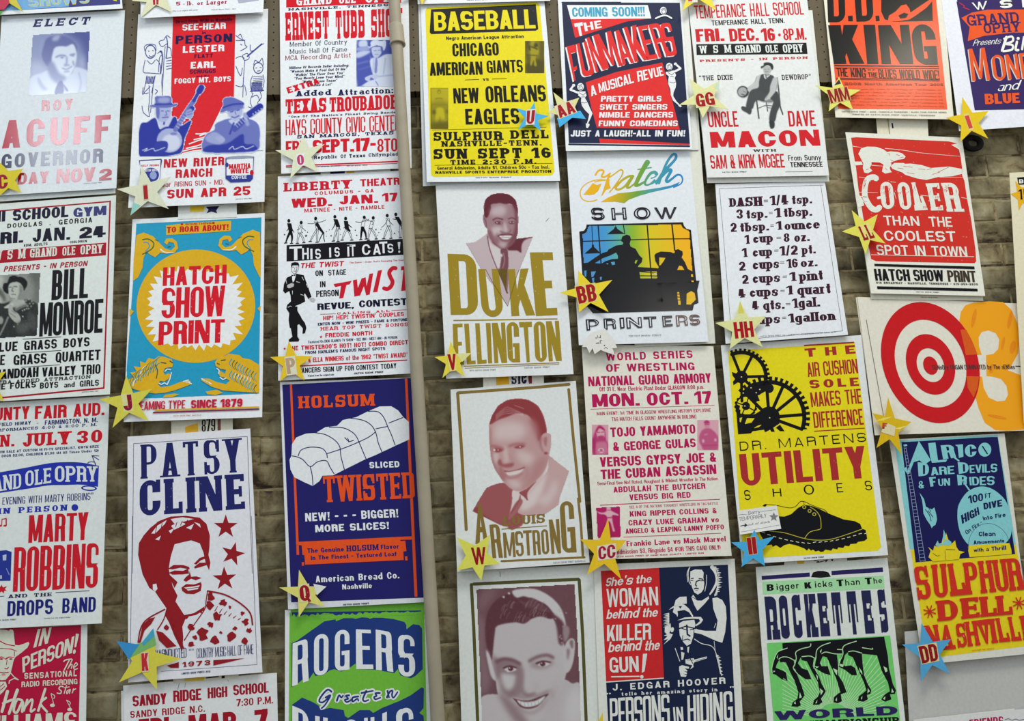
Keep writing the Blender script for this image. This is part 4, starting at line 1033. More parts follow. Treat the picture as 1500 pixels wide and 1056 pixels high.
s.poly(PR, [(712,960),(716,900),(740,860),(775,820),(820,785),(880,762),(960,758),(1030,768),(1065,800),(1082,860),(1080,920),(1075,960),(1085,1000),(1078,1040),(1060,1000),(1050,950),(1030,900),(985,885),(940,895),(900,905),(880,970),(870,1030),(875,1060),(890,1120),(915,1170),(905,1200),(950,1270),(1000,1260),(1040,1235),(1055,1225),(1052,1245),(1010,1270),(960,1280),(940,1330),(945,1380),(940,1460),(900,1380),(872,1310),(850,1270),(858,1235),(820,1180),(800,1150),(770,1130),(735,1060)]); s.up()
PW = (232,234,238)
for pts in ([(780,850),(810,810),(860,780),(850,800),(800,850)],[(880,775),(940,766),(1000,775),(960,785),(900,800)],[(880,810),(930,790),(960,800),(900,830)],[(1000,790),(1030,800),(1035,820)],[(800,880),(830,860),(820,885)],[(870,835),(900,822),(880,850)],[(960,820),(1000,800),(985,830)]): s.poly(PW, pts)
s.poly(PW, [(788,1112),(806,1108),(812,1135),(800,1150),(788,1138)])
for k in range(9): s.line(PR, 4,[(800 + k * 26,855 - k * 9),(812 + k * 26,790 - k * 2)])
# face features
s.poly(PR, [(865,1032),(895,1012),(945,1012),(975,1022),(978,1034),(930,1026),(890,1034)]); s.poly(PR, [(870,1052),(900,1040),(945,1042),(970,1030),(975,1056),(940,1060),(890,1062)])
s.poly(PR, [(1000,1005),(1030,975),(1062,965),(1066,976),(1035,988),(1012,1010)]); s.poly(PR, [(1000,1022),(1030,1000),(1062,1000),(1066,1012),(1035,1022),(1005,1030)])
s.tile(0,756)
s.poly(PR, [(862,290),(900,370),(915,340),(905,330)]); s.poly(PR, [(945,330),(960,312),(975,300),(978,282),(985,312),(1012,310),(1040,318),(1010,330),(985,322),(960,338)])
s.poly(PR, [(935,368),(960,350),(1000,352),(1036,340),(1040,355),(1035,385),(1000,402),(960,400),(940,385)]).up(); s.poly(PW, [(950,368),(1000,362),(1030,356),(1020,376),(970,384)]); s.up(); s.line(PR, 3,[(958,376),(1025,366)])
# blouse
s.line(PR, 7,[(850,480),(760,530),(725,580),(712,650)], True); s.poly(PR, [(735,560),(770,528),(800,520),(780,555),(745,590),(725,650),(715,655)]); s.line(PR, 6,[(862,470),(845,530),(812,585)], True)
s.poly(PR, [(805,590),(840,600),(870,630),(910,670),(860,680),(820,640)]); s.line(PR, 8,[(885,545),(930,640),(945,680)]); s.poly(PR, [(880,530),(935,560),(945,680),(925,640),(895,590)])
s.line(PR, 8,[(1070,385),(1160,405),(1240,450),(1290,500),(1302,560)], True); s.line(PR, 5,[(1070,385),(1062,440),(1055,480),(1000,560),(950,640)], True)
random.seed(11)
for cx, cy, r in ((1085,415,26),(1085,460,26),(1150,445,22),(1185,470,10),(1120,520,30),(1035,490,10),(985,575,24),(1045,610,36),(1110,640,26),(1085,560,18),(1190,620,28),(1265,545,22),(1285,590,18),(1262,645,20),(1210,580,14),(960,520,12),(1005,625,14),(985,660,22),(860,575,16),(1140,600,10),(1250,500,14)):
    n = 11; s.poly(PR, [(cx + r * random.uniform(.45,1.1) * math.cos(i * 2 * math.pi / n), cy + r * random.uniform(.45,1.1) * math.sin(i * 2 * math.pi / n)) for i in range(n)])
for k in range(8): s.line(PR, 5,[(1060 + 24 * k, 470 + 9 * k),(1074 + 24 * k, 440 + 12 * k)], w2=2)
s.part('lettering'); s.text('WHO WAS', 720,850,696,738, PN, wt=.22, gap=.1); s.text('INDUCTED', 848,962,686,736,(60,66,110), wt=.22, gap=.1); s.text('INTO THE', 974,1000,684,694, PN, wt=.2); s.text('COUNTRY MUSIC HALL OF FAME', 1014,1308,682,732,(60,66,110), wt=.2, gap=.06, t=.05)
s.text('1973', 940,1085,752,778, PR, wt=.3, slab=1, gap=.2); s.poly(PR, [(860,770),(922,752),(922,782),(880,782)]); s.poly(PR, [(1100,742),(1262,732),(1180,752),(1100,770)]); s.text('LIMITED SHOW PRINTS 2012', 937,1085,806,816, PN, wt=.3)
s.done()

s = Sheet('white school hall poster with dark red lettering SANDY RIDGE HIGH SCHOOL', [(180.5,1004),(405.5,985.3),(412,1300),(186,1320)], h=.010, curl=.010, paper=(232,236,234))
s.tile(170,980,6); s.part('lettering', 'dark red wood type lettering'); SR = (166,16,40)
s.text('SANDY', 145,445,235,330, SR, wt=.38, gap=.06, wear=.3); s.text('RIDGE', 503,750,190,290, SR, wt=.38, gap=.06, wear=.3); s.text('HIGH', 805,978,165,258, SR, wt=.38, gap=.06); s.text('SCHOOL', 1030,1342,140,232, SR, wt=.38, gap=.06)
s.text('SANDY RIDGE N.C.', 125,782,370,430, SR, wt=.3, gap=.22); s.text('7:30 P.M.', 1058,1380,264,328, SR, wt=.32, gap=.16); s.text('FRI.', 200,520,440,640, SR, wt=.4, gap=.1); s.text('MAR. 7', 638,1335,405,620, SR, wt=.4, gap=.12, t=.2)
s.part('pencil_mark'); s.line((120,120,130),4,[(555,125),(542,180)]); s.line((120,120,130),3,[(610,115),(605,160)]); s.line((150,150,155),3,[(965,70),(988,108)])
s.done()
Sheet('back sheet showing left of the SANDY RIDGE poster', [(177.5,1012),(300,1002),(306,1310),(180,1320)], h=.008, curl=.004, paper=(226,230,228), name='paper_sheet', cat='paper').done()
s = Sheet('yellow and black scrap between the dark red face poster and the SANDY RIDGE poster', [(252,900),(347,893),(350,994),(254,1001)], h=.0085, curl=.002, paper=(224,222,205), name='paper_sheet', cat='paper')
s.tile(170,980,6); s.part('printed_mark'); s.poly((224,196,60),[(600,70),(780,65),(770,100),(600,105)]); s.line(BLK, 10,[(790,78),(900,66)]); s.poly(BLK, [(928,58),(955,56),(955,80),(928,82)]); s.done()
# ================================================================= column 3
s = Sheet('red and white country music poster with a blue photo behind the pipe', [(409,-70),(597,-79),(603,246),(412,254.3)], h=.010, curl=.006, paper=WHITE)
TR_ = (214,20,38); s.tile(405,0,6.818)
s.part('banner', 'red banner'); s.poly(TR_, [(97,-60),(1250,-110),(1245,28),(97,75)]).up(); s.text('GRAND', 200,550,-40,55, WHITE, wt=.36, slab=.6); s.text('OLE', 625,790,-55,36, WHITE, wt=.36, slab=.6); s.text('OPRY', 888,1240,-65,28, WHITE, wt=.36, slab=.6)
s.part('small_lettering'); s.text('NASHVILLE, TENNESSEE', 122,1230,83,106, NAVY, wt=.26, slab=1, gap=.2, t=.2)
s.part('headline', 'tall red lettering with heavy feet')
s.text('ERNEST', 92,522,125,405, TR_, wt=.36, slab=.5, gap=.12, t=.24); s.text('TUBB', 592,880,108,388, TR_, wt=.36, slab=.5, gap=.12, t=.24); s.text('SHOW', 946,1250,94,375, TR_, wt=.36, slab=.5, gap=.12, t=.24)
s.tile(380,0); s.part('small_lettering')
for t_, a, b, y0, y1, c_ in (('Member Of Country', 157,452,216,241, NAVY),('Music Hall Of Fame', 157,452,254,278, NAVY),('MCA Recording Artist', 134,472,287,311,(150,30,50))): s.text(t_, a, b, y0, y1, c_, wt=.2, gap=.1, t=.09, slab=.6)
for t_, a, b, y0 in (('Millions Of Records Seller Including:', 155,462,343),('"Woman Make A Fool Out Of Me"', 158,452,362),('"Walkin\' The Floor Over You"', 180,438,380),('"You Nearly Lose Your Mind"', 180,438,398),('"Waltz Across Texas"', 218,402,415),('"Thanks A Lot"', 250,375,433)): s.text(t_, a, b, y0, y0 + 13, NAVY, wt=.34, gap=.16, it=.15)
s.text('EXTRA', 0,0,0,0, TR_, wt=.4, gap=.16, t=.2, quad=[(138,452),(300,402),(312,430),(148,482)])
s.text('Added', 190,368,468,497, NAVY, wt=.34, slab=.8, gap=.12, t=.16); s.text('Attraction:', 408,690,462,492, NAVY, wt=.34, slab=.8, gap=.12, t=.16)
s.part('headline', 'red slab lettering'); s.text('TEXAS', 135,345,512,587, TR_, wt=.4, slab=.7, gap=.02, t=.2); s.text('TROUBADOR', 362,712,502,577, TR_, wt=.4, slab=.6, gap=.02, t=.18)
s.text('"One Of The Nation\'s Finest Swing Bands"', 150,715,597,608, NAVY, wt=.26, slab=.7, t=.2); s.text('HAYS COUNTY CIVIC CENTER', 135,725,618,698, TR_, wt=.28, gap=.12)
s.text('SAN MARCOS, TEXAS', 195,692,697,714, NAVY, wt=.3, slab=1, gap=.2, t=.2); s.text('FRI.', 136,240,728,798, TR_, wt=.38, gap=.08); s.text('SEPT.17-', 275,600,722,790, TR_, wt=.42, gap=.06); s.text('8TO12', 608,770,716,784, TR_, wt=.34, gap=.1)
s.text('Hays Republic Of Texas Chilympiad', 200,715,806,824, NAVY, wt=.3, slab=.8, t=.2)
s.part('ruled_line', 'red rule'); s.line(TR_, 7,[(138,856),(712,832)]); s.line(TR_, 3,[(138,864),(712,842)]); s.text('OF GENERAL ADMISSION', 300,420,856,862, NAVY, wt=.2); s.text('HATCH SHOW PRINT', 450,560,852,858, NAVY, wt=.2)
def f(c):
    c.a[:] = .08
    c.fill(.85,[(505,208),(560,205),(575,300),(600,350),(570,444),(506,446)],1); c.fill(.85,[(560,205),(720,200),(720,300),(600,330)],.6)
    c.fill(.12,[(515,212),(552,208),(556,240),(515,242)],.8); c.fill(.35,[(505,245),(565,240),(565,258),(505,262)],.8); c.fill(.15,[(505,268),(565,260),(565,275),(505,300)],1); c.line(.5,5,[(505,330),(560,315)],1); c.line(.6,4,[(510,360),(580,340)],1)
    c.fill(.06,[(555,236),(572,240),(575,215),(600,205),(625,212),(650,208),(652,240),(640,262),(630,240),(600,235),(570,246)],.4)
    c.fill(.14,[(580,245),(625,242),(632,262),(622,285),(605,300),(588,292),(580,270)],.4); c.line(.6,3.5,[(592,262),(602,260)],.3); c.line(.6,3.5,[(612,260),(620,258)],.3); c.line(.5,3,[(595,280),(612,280)],.3); c.fill(.7,[(625,240),(636,245),(634,270),(626,262)],.5)
    c.fill(.06,[(570,310),(590,296),(610,300),(650,280),(690,280),(720,300),(720,446),(560,446),(600,420),(590,400),(575,350)],.5)
    c.fill(.5,[(598,305),(608,304),(606,370),(594,372)],.5); c.line(.3,3,[(590,300),(585,370)],.5); c.line(.4,3,[(650,300),(640,380)],.6); c.line(.35,4,[(610,395),(700,385)],.6)
    c.fill(.15,[(545,400),(580,385),(612,388),(600,410),(570,420),(550,415)],.4); c.fill(.8,[(575,400),(590,410),(580,425),(570,415)],.5); c.fill(.06,[(530,440),(580,412),(640,420),(720,430),(720,446),(530,446)],.5); c.line(.6,4,[(600,420),(612,440)],.4)
s.raster('portrait', 'blue halftone of a smiling person in a pale western hat', (500,206,715,446), f, (52,66,160),(226,234,242))
s.done()
s = Sheet('yellow and blue scrap just above the THIS IS IT CATS! poster', [(468,180),(570,176),(572,262),(470,264)], h=.0075, curl=0, paper=(225,226,215), name='paper_sheet', cat='paper')
s.tile(380,0); s.part('printed_mark'); s.poly(NAVY, [(365,880),(440,878),(440,895),(365,898)]); s.poly((222,180,40),[(450,876),(490,874),(488,892),(450,894)]); s.done()

s = Sheet('white and red dance concert poster with black band lettered THIS IS IT CATS!', [(407,258.5),(596,249.5),(613,546.3),(407.5,557.5)], h=.009, curl=.008, paper=(236,241,244))
TC = (208,24,46); s.tile(380,250); s.part('headline', 'red lettering')
s.text('LIBERTY', 128,472,63,108, TC, wt=.38, slab=.7, gap=.1, t=.18); s.text('THEATRE', 520,755,44,82, TC, wt=.36, gap=.14); s.text('COLUMBUS - GA', 285,590,108,126, TC, wt=.3, gap=.4, t=.2)
s.text('WED.', 165,375,145,192, TC, wt=.42, gap=.1, t=.2); s.text('JAN.', 412,612,130,175, TC, wt=.4, gap=.14, t=.2); s.text('17', 640,712,116,160, TC, wt=.42, gap=.16); s.text('MATINEE - NITE - RAMBLE', 232,645,196,216, TC, wt=.3, gap=.3, t=.2)
s.part('banner', 'black band'); s.poly((18,16,22),[(140,384),(760,350),(765,432),(140,468)]).up()
s.tile(410,300,5.868)
for ch, x0, x1, y0, y1 in (('T', 82,190,360,478),('H', 192,248,372,470),('I', 262,280,378,468),('S', 304,352,380,466),('I', 424,440,368,452),('S', 470,514,366,448),('I', 580,596,360,444),('T', 575,650,342,358),('T', 602,650,345,442),('C', 706,778,340,432),('A', 800,866,338,428),('T', 856,925,318,418),('S', 925,975,335,415)):
    s.text(ch, x0, x1, y0, y1, WHITE, wt=.26 if ch != 'I' else 1, gap=0, t=.16, rnd=1.)
s.poly(WHITE, [(1012,320),(1036,318),(1030,382),(1020,382)]); s.ell(WHITE, 1026,402,9,10)
s.part('lettering')
s.text('THE TWIST', 178,550,500,545, TC, wt=.3, gap=.14, t=.2, it=.2); s.text('The Dance - Craze That\'s Sweeping The Country', 598,1100,490,504, TC, wt=.26)
s.text('ON', 305,370,565,612, BLK, wt=.34, gap=.16); s.text('STAGE', 416,570,560,608, BLK, wt=.3, gap=.16); s.text('IN', 345,392,658,708, BLK, wt=.32, gap=.2); s.text('PERSON', 312,506,738,792, BLK, wt=.34, gap=.12)
s.text('REVUE,', 322,636,848,904,(16,14,44), wt=.38, gap=.1, t=.19); s.text('CONTEST', 680,1095,822,882,(16,14,44), wt=.38, gap=.08, t=.19)
s.part('headline', 'slanted red lettering')
for ch, q in (('T', [(462,690),(612,655),(618,680),(560,800)]), ):
    s.poly(TC, [(462,680),(618,652),(600,682),(572,688),(545,800),(510,804),(525,696),(480,706),(470,700)])
s.poly(TC, [(628,648),(662,640),(670,715),(702,632),(738,622),(745,700),(770,592),(802,588),(772,770),(742,778),(722,700),(690,778),(640,788)])
s.poly(TC, [(842,566),(878,558),(838,748),(800,752)])
s.line(TC, 34,[(998,545),(968,545),(940,580),(950,620),(968,660),(955,700),(925,722),(892,716)], True)
s.poly(TC, [(1042,530),(1160,512),(1155,545),(1122,550),(1100,735),(1042,740),(1062,560),(1040,562)])
s.part('lettering'); s.line(TC, 4,[(348,940),(480,936)]); s.line(TC, 4,[(960,908),(1110,900)])
s.text('CALLING ALL', 490,944,925,943, TC, wt=.26, slab=1, gap=.3, t=.2); s.text('HIP! HEP! TWISTIN\' COUPLES', 372,1068,956,992, TC, wt=.32, gap=.16)
s.text('ENTER NOW - WIN! PRIZES - FAME & FORTUNE', 326,1100,1014,1038, NAVY, wt=.36, gap=.14)
s.tile(380,250)
s.text('HEAR TOP TWIST SONGS', 316,768,806,824, TC, wt=.26, slab=1, gap=.16, t=.18); s.text('FREDDIE NORTH', 340,582,838,860, TC, wt=.32, gap=.16); s.text('*', 305,330,846,868, TC); s.text('Featured On DICK CLARK\'S TV SHOW - SEE HIM - MEET HIM - IN PERSON', 252,712,876,890, NAVY, wt=.3, gap=.12)
s.text('THE TWISTEROO\'S HOT! HOT! COMBO DIRECT', 150,768,905,928, TC, wt=.36, gap=.16); s.text('*', 118,142,908,928, TC)
s.text('FROM HARLEM\'S FAMOUS NIGHT SPOTS', 236,650,930,946, NAVY, wt=.32, gap=.14); s.text('& ELLA WINNERS of the 1962 "TWIST AWARD"', 252,765,964,988, TC, wt=.34, gap=.12)
s.line(TC, 6,[(120,1012),(760,976)]); s.text('FIRST DANCERS SIGN UP FOR CONTEST TODAY', 120,708,1022,1048, BLK, wt=.32, gap=.12, dy=-30)
s.tile(380,520); s.text('Printed from the original cuts', 250,385,102,112, BLK, wt=.34); s.text('HATCH SHOW PRINT', 488,640,90,100, BLK, wt=.34)
# dancers
s.tile(410,300,5.868); s.part('illustration', 'black ink drawing of a row of dancing couples')
IK = (12,10,14)
def fig(x, y, dark_top, dark_leg, lean, arm, leg, hh=1.0):
    """x,y at hips; lean of the torso; arm end points; leg end points"""
    s.part('illustration', 'black ink drawing of a dancing figure'); sx, sy = x + lean, y - 62 * hh
    s.ell(IK, sx + lean * .25, sy - 26,13,15)
    if dark_top: s.poly(IK, [(sx - 18, sy - 6),(sx + 18, sy - 4),(x + 20, y),(x - 16, y)])
    else: s.line(IK, 3,[(sx - 14, sy - 4),(x - 14, y),(x + 14, y),(sx + 14, sy - 4),(sx - 14, sy - 4)])
    for ax, ay in arm: s.line(IK, 11 if dark_top else 4,[(sx, sy + 6),((sx + ax) / 2 + 5,(sy + ay) / 2 + 10),(ax, ay)], True, 4)
    for lx, ly in leg:
        m = ((x + lx) / 2 + (9 if lx > x else -3),(y + ly) / 2)
        if dark_leg: s.line(IK, 26,[(x, y), m, (lx, ly)], True, 9)
        else: s.line(IK, 3.5,[(x - 9, y),(m[0] - 7, m[1]),(lx - 3, ly)], True); s.line(IK, 3.5,[(x + 9, y),(m[0] + 7, m[1]),(lx + 4, ly)], True)
        s.line(IK, 8,[(lx - 12, ly + 4),(lx + 12, ly + 2)])
fig(92,225,1,1,-12,[(58,224),(122,238)],[(50,325),(100,328)])
fig(168,240,0,0,12,[(222,222),(148,215)],[(150,328),(206,322)])
fig(325,205,0,0,-14,[(240,160),(395,128)],[(260,312),(320,318)]); s.line(IK, 30,[(318,165),(345,205),(372,240)], True, 16); s.line(IK, 9,[(372,240),(352,275),(335,315)], w2=6); s.line(IK, 9,[(378,240),(376,280),(385,316)], w2=6)
fig(500,190,1,0,-22,[(445,215),(520,215)],[(460,308),(500,312)]); fig(575,205,1,0,-8,[(620,195),(548,200)],[(535,300),(618,300)]); s.line(IK, 22,[(570,190),(600,225)], w2=18)
fig(710,195,0,1,12,[(650,145),(765,120)],[(696,295),(742,290)]); fig(780,200,0,0,18,[(735,118),(790,170)],[(760,300),(828,290)])
fig(935,180,0,0,-10,[(872,195),(975,175)],[(892,288),(955,285)]); fig(1040,170,1,0,-35,[(970,120),(1050,190)],[(1035,280),(1070,275)])
s.part('illustration', 'small black printed stars')
for x, y, r in ((40,256,9),(225,265,14),(238,235,7),(192,236,7),(400,228,7),(400,270,5),(440,265,10),(425,215,6),(660,262,9),(648,218,8),(826,212,10),(850,238,6),(868,210,7),(985,245,10),(1020,232,6),(838,260,6),(520,255,6)):
    s.poly(IK, [(x + (r if i % 2 == 0 else r * .4) * math.sin(i * math.pi / 5), y - (r if i % 2 == 0 else r * .4) * math.cos(i * math.pi / 5)) for i in range(10)])
s.part('illustration', 'black ink drawing of a dancer in a suit and bow tie')
s.poly(IK, [(96,520),(100,498),(130,492),(158,496),(166,515),(164,550),(158,520),(110,520),(98,545)])
s.line(IK, 3,[(98,530),(100,565),(122,592),(148,575),(162,548)], True); s.line(IK, 4,[(108,535),(122,534)]); s.line(IK, 4,[(136,534),(152,534)]); s.line(IK, 3,[(118,568),(138,570)]); s.line(IK, 3,[(128,540),(126,556)]); s.line((150,150,155),9,[(146,548),(138,575)])
s.poly(IK, [(100,608),(140,590),(205,605),(218,640),(240,700),(272,790),(245,810),(215,760),(208,770),(218,830),(180,850),(130,870),(150,910),(180,960),(205,1010),(225,1040),(222,1062),(190,1050),(160,1000),(130,950),(125,1000),(140,1058),(85,1058),(75,990),(80,930),(55,890),(62,860),(95,830),(92,780),(80,740),(45,762),(28,740),(35,680),(60,625)])
s.up(); s.poly(WHITE, [(104,606),(140,596),(125,650),(112,668),(106,640)]); s.up(); s.poly(IK, [(100,600),(118,606),(134,598),(132,612),(118,608),(102,614)])
s.poly((190,190,192),[(62,690),(100,672),(122,680),(118,702),(80,718),(64,712)]); s.poly((190,190,192),[(250,800),(290,798),(305,815),(290,838),(262,825)])
for l in ([(190,620),(205,650)],[(50,640),(60,680)],[(142,660),(172,668)],[(228,680),(240,712)],[(180,770),(205,778)],[(70,880),(90,870),(120,880)],[(110,890),(150,910)],[(170,985),(200,1000)],[(96,990),(110,1040)],[(108,740),(108,770)]): s.line(WHITE, 5, l, w2=2)
s.tile(380,250); s.poly(IK, [(165,770),(205,745),(235,785),(242,810),(235,838),(222,840),(224,812),(205,790),(185,800)]); s.poly(IK, [(155,700),(196,700),(196,855),(206,870),(202,880),(150,882),(152,870),(170,856),(160,800)])
s.done()

s = Sheet('navy and orange bread poster with a white sliced loaf', [(410,559.5),(606,553),(628.5,881.6),(422,892.5)], h=.0095, curl=.008, paper=(224,228,232))
NB = (34,30,104); OR = (236,84,30); s.tile(380,520)
s.part('printed_panel', 'navy printed panel'); s.poly(NB, [(118,153),(800,117),(868,1250),(164,1275)]); s.up()
s.part('border', 'orange side rules'); s.poly(OR, [(157,152),(168,151),(205,1030),(192,1030)]); s.poly(OR, [(750,122),(763,121),(815,1245),(800,1246)]); s.up()
s.part('illustration', 'white drawing of a twisted sliced loaf'); LW = (234,238,238)
s.poly(LW, [(155,540),(165,520),(168,460),(190,425),(240,405),(290,402),(340,372),(400,365),(430,335),(500,320),(560,290),(620,265),(680,264),(715,285),(742,320),(770,345),(772,435),(700,468),(600,515),(540,540),(440,590),(380,620),(325,622),(310,650),(275,675),(230,655),(180,630),(160,590)]); s.up()
for l in ([(168,520),(195,525),(225,540),(262,575),(300,550),(345,545),(365,580),(385,612)],[(262,575),(272,620),(276,672)],[(200,520),(215,490),(260,475),(320,480),(345,505),(350,530)],[(350,508),(420,485),(480,462),(560,425),(600,395)],[(285,400),(340,410),(390,440),(415,475),(420,520),(438,590)],[(360,372),(430,375),(475,395),(500,420),(516,455),(535,500),(550,535)],[(462,325),(530,335),(575,360),(600,400),(612,450),(632,500)],[(560,290),(610,292),(640,320),(662,370),(680,410),(700,465)],[(600,380),(660,368)],[(668,350),(740,322)],[(440,425),(460,445),(455,428)],[(460,448),(485,440)]): s.line(NB, 4.5, l, True)
s.part('headline', 'orange lettering'); s.text('HOLSUM', 203,592,213,275, OR, wt=.34, slab=.6, gap=.12, t=.17, rnd=0); s.text('TWISTED', 330,800,625,760, OR, wt=.34, slab=.6, gap=.02, t=.12, rnd=0, dy=-22)
s.part('lettering', 'white lettering'); s.text('SLICED', 567,722,552,584, WHITE, wt=.34, gap=.22, t=.22, dy=-6); s.text('NEW! - - - BIGGER!', 236,716,815,858, WHITE, wt=.34, gap=.18, t=.2); s.text('MORE SLICES!', 288,668,877,914, WHITE, wt=.34, gap=.18, t=.2)
s.tile(380,756); s.part('banner', 'orange panel with navy lettering'); s.poly(OR, [(188,133),(800,103),(800,120),(725,122),(728,128),(752,126),(758,180),(742,182),(744,226),(236,250),(232,200),(222,200),(218,150),(190,150)]); s.poly(OR, [(218,238),(230,237),(230,255),(220,256)]); s.poly(OR, [(750,208),(763,207),(764,228),(752,229)]); s.up()
s.text('The Genuine', 247,436,166,190, NB, wt=.36, gap=.16); s.text('HOLSUM', 450,614,152,182, NB, wt=.34, slab=.6, gap=.06, rnd=0); s.text('Flavor', 626,720,147,171, NB, wt=.36, gap=.16); s.text('In The Finest - Textured Loaf', 265,708,204,226, NB, wt=.36, gap=.16)
s.part('lettering', 'white lettering'); s.text('American Bread Co.', 290,722,308,342, WHITE, wt=.34, gap=.22, t=.16); s.text('Nashville', 427,580,352,378, WHITE, wt=.34, gap=.2, t=.16); s.text('HATCH SHOW PRINT', 432,565,452,460, NAVY, wt=.34)
s.done()

GR = (116,192,62); RB = (32,60,128); s = Sheet('green sheet edge showing just below the navy and orange bread poster', [(426,720),(622,710),(624,900),(426,908)], h=.0075, curl=.002, paper=GR, name='paper_sheet', cat='paper'); s.done()
s = Sheet('green and blue poster with arched white lettering in a deep shadow', [(417.5,893.5),(623,891),(640,1250),(417,1255)], h=.009, curl=.008, paper=(232,236,236))
s.tile(410,880,6); s.part('printed_panel', 'green printed panel'); s.poly(GR, [(85,102),(1268,72),(1300,1500),(75,1500)]).up()
random.seed(5); tp = [(105,98),(1240,82)]
n = 60
tp = [(105,100),(1240,84)] + [(1240 - i * 1135 / n, 84 + i * 16 / n + (14 + 34 * i / n) * random.uniform(.2,1)) for i in range(n + 1)]
s.part('printed_edge', 'ragged blue edge'); s.poly(RB, tp)
s.part('headline_shadow', 'deep blue block shadow')
s.poly(RB, [(103,372),(150,350),(390,180),(490,162),(492,180),(560,152),(640,152),(665,158),(720,145),(775,148),(790,158),(820,148),(900,148),(1000,160),(1095,185),(1112,215),(1112,250),(1170,205),(1225,212),(1250,245),(1255,600),(1190,660),(1150,680),(1060,655),(1035,600),(1005,635),(840,605),(670,600),(665,550),(610,590),(540,622),(480,600),(440,610),(380,650),(310,660),(295,630),(255,690),(210,712),(200,690),(165,720),(103,760)]); s.up()
s.part('headline', 'white arched lettering')
for ch, q in (('R', [(112,375),(242,330),(252,702),(108,752)]),('O', [(300,300),(428,286),(425,640),(300,665)]),('G', [(483,262),(612,250),(612,602),(483,622)]),('E', [(668,250),(798,255),(822,600),(670,600)]),('R', [(842,252),(978,275),(995,625),(845,605)]),('S', [(1038,300),(1182,300),(1190,670),(1042,660)])):
    s.text(ch, 0,0,0,0,(236,240,240), quad=q, wt=.34, gap=0, t=.1, rnd=.8 if ch not in 'ER' else -.3)
s.part('lettering', 'blue script with a white edge'); scr = [[(455,800),(420,780),(370,830),(345,880),(380,890),(435,840),(400,850),(445,830),(400,910),(365,945)],[(500,880),(520,830),(540,850),(555,830)],[(610,830),(580,835),(600,860),(570,870),(590,890),(625,870)],[(690,840),(640,850),(640,885),(680,860),(690,880)],[(760,790),(730,860),(745,882),(780,870)],[(715,810),(820,790)],[(880,810),(840,812),(850,835),(828,845),(840,865),(885,850)],[(945,790),(960,850)],[(940,850),(965,800),(990,790),(985,830),(1000,850),(1035,800)]]
for l in scr: s.line((238,242,240),44, l, True)
s.up()
for l in scr: s.line(RB, 17, l, True, 13)
s.part('headline_shadow', 'second deep blue block shadow'); s.poly(RB, [(105,915),(195,850),(290,890),(340,920),(360,960),(440,940),(560,960),(570,1010),(600,1030),(700,960),(790,960),(820,985),(900,940),(1050,880),(1150,830),(1245,760),(1265,770),(1262,940),(1225,985),(1262,1010),(1290,1400),(100,1400)]); s.up()
s.part('headline', 'white arched lettering')
for ch, q in (('D', [(108,920),(250,980),(255,1330),(108,1300)]),('U', [(310,1010),(420,1030),(420,1400),(310,1380)]),('C', [(560,1045),(690,1040),(690,1400),(560,1400)]),('U', [(740,1030),(830,1020),(830,1400),(740,1400)]),('I', [(900,990),(940,975),(940,1400),(900,1400)]),('S', [(1020,965),(1170,920),(1180,1350),(1030,1370)])): s.text(ch, 0,0,0,0,(236,240,240), quad=q, wt=.36, gap=0, t=.1)
s.done()

# ================================================================= column 4
Sheet('grey sheet edge showing left of and below the yellow BASEBALL poster', [(611,-60),(700,-62),(704,267),(619.5,272.8)], h=.0085, curl=.003, paper=(206,212,214), name='paper_sheet', cat='paper').done()
s = Sheet('white poster bottom margin showing above the BASEBALL poster', [(606,-200),(800,-206),(806,1),(612,6)], h=.016, curl=.004, paper=WHITE, cat='poster')
s.tile(380,0); s.part('small_lettering'); s.text('hatch show print nashville', 1070,1240,-4,3, NAVY, wt=.3); s.done()
s = Sheet('yellow BASEBALL poster with heavy black lettering', [(616,2.5),(797,-3),(820.5,264.8),(625.2,266.6)], h=.011, curl=.012, paper=(230,236,238))
YL = (232,216,22); s.tile(380,0); s.part('printed_panel', 'yellow printed panel')
PX = [(855,55),(862,42),(875,38),(1430,12),(1445,25),(1522,885),(1510,902),(1500,905),(900,912),(887,905),(885,890)]
s.poly(YL, PX).up(); s.part('banner', 'black band'); s.poly((20,20,18),[(885,48),(1425,22),(1438,150),(1425,158),(885,176),(878,165)], wear=.25).up()
s.text('BASEBALL', 900,1422,62,160, YL, wt=.34, gap=.08, t=.17)
s.part('lettering'); BB = (14,12,10)
s.text('Negro American League Attraction', 963,1364,188,206, BB, wt=.32, gap=.14); s.text('VS', 1152,1183,403,417, BB, wt=.3, gap=.2); s.line(BB, 2.5,[(1060,412),(1132,409)]); s.line(BB, 2.5,[(1200,407),(1275,405)])
s.text('CHICAGO', 995,1234,224,291, BB, wt=.4, gap=.16, wear=.3); s.text('AMERICAN', 878,1150,323,390, BB, wt=.4, gap=.1, wear=.3); s.text('GIANTS', 1172,1358,312,376, BB, wt=.36, gap=.12)
s.text('NEW', 1000,1132,455,533, BB, wt=.4, gap=.12, wear=.3); s.text('ORLEANS', 1166,1477,444,528, BB, wt=.38, gap=.12, wear=.3); s.text('EAGLES', 1062,1340,562,642, BB, wt=.38, gap=.16, wear=.3)
s.part('ruled_line'); s.line(BB, 1.8,[(890,670),(1480,655)]); s.line(BB, 1.8,[(905,852),(1510,842)])
s.part('lettering'); s.text('SULPHUR', 898,1252,681,726, BB, wt=.36, slab=.6, gap=.16, t=.19); s.text('DELL', 1296,1490,672,715, BB, wt=.36, slab=.6, gap=.16, t=.19); s.text('NASHVILLE-TENN.', 940,1455,728,756, BB, wt=.34, slab=.6, gap=.2, t=.2)
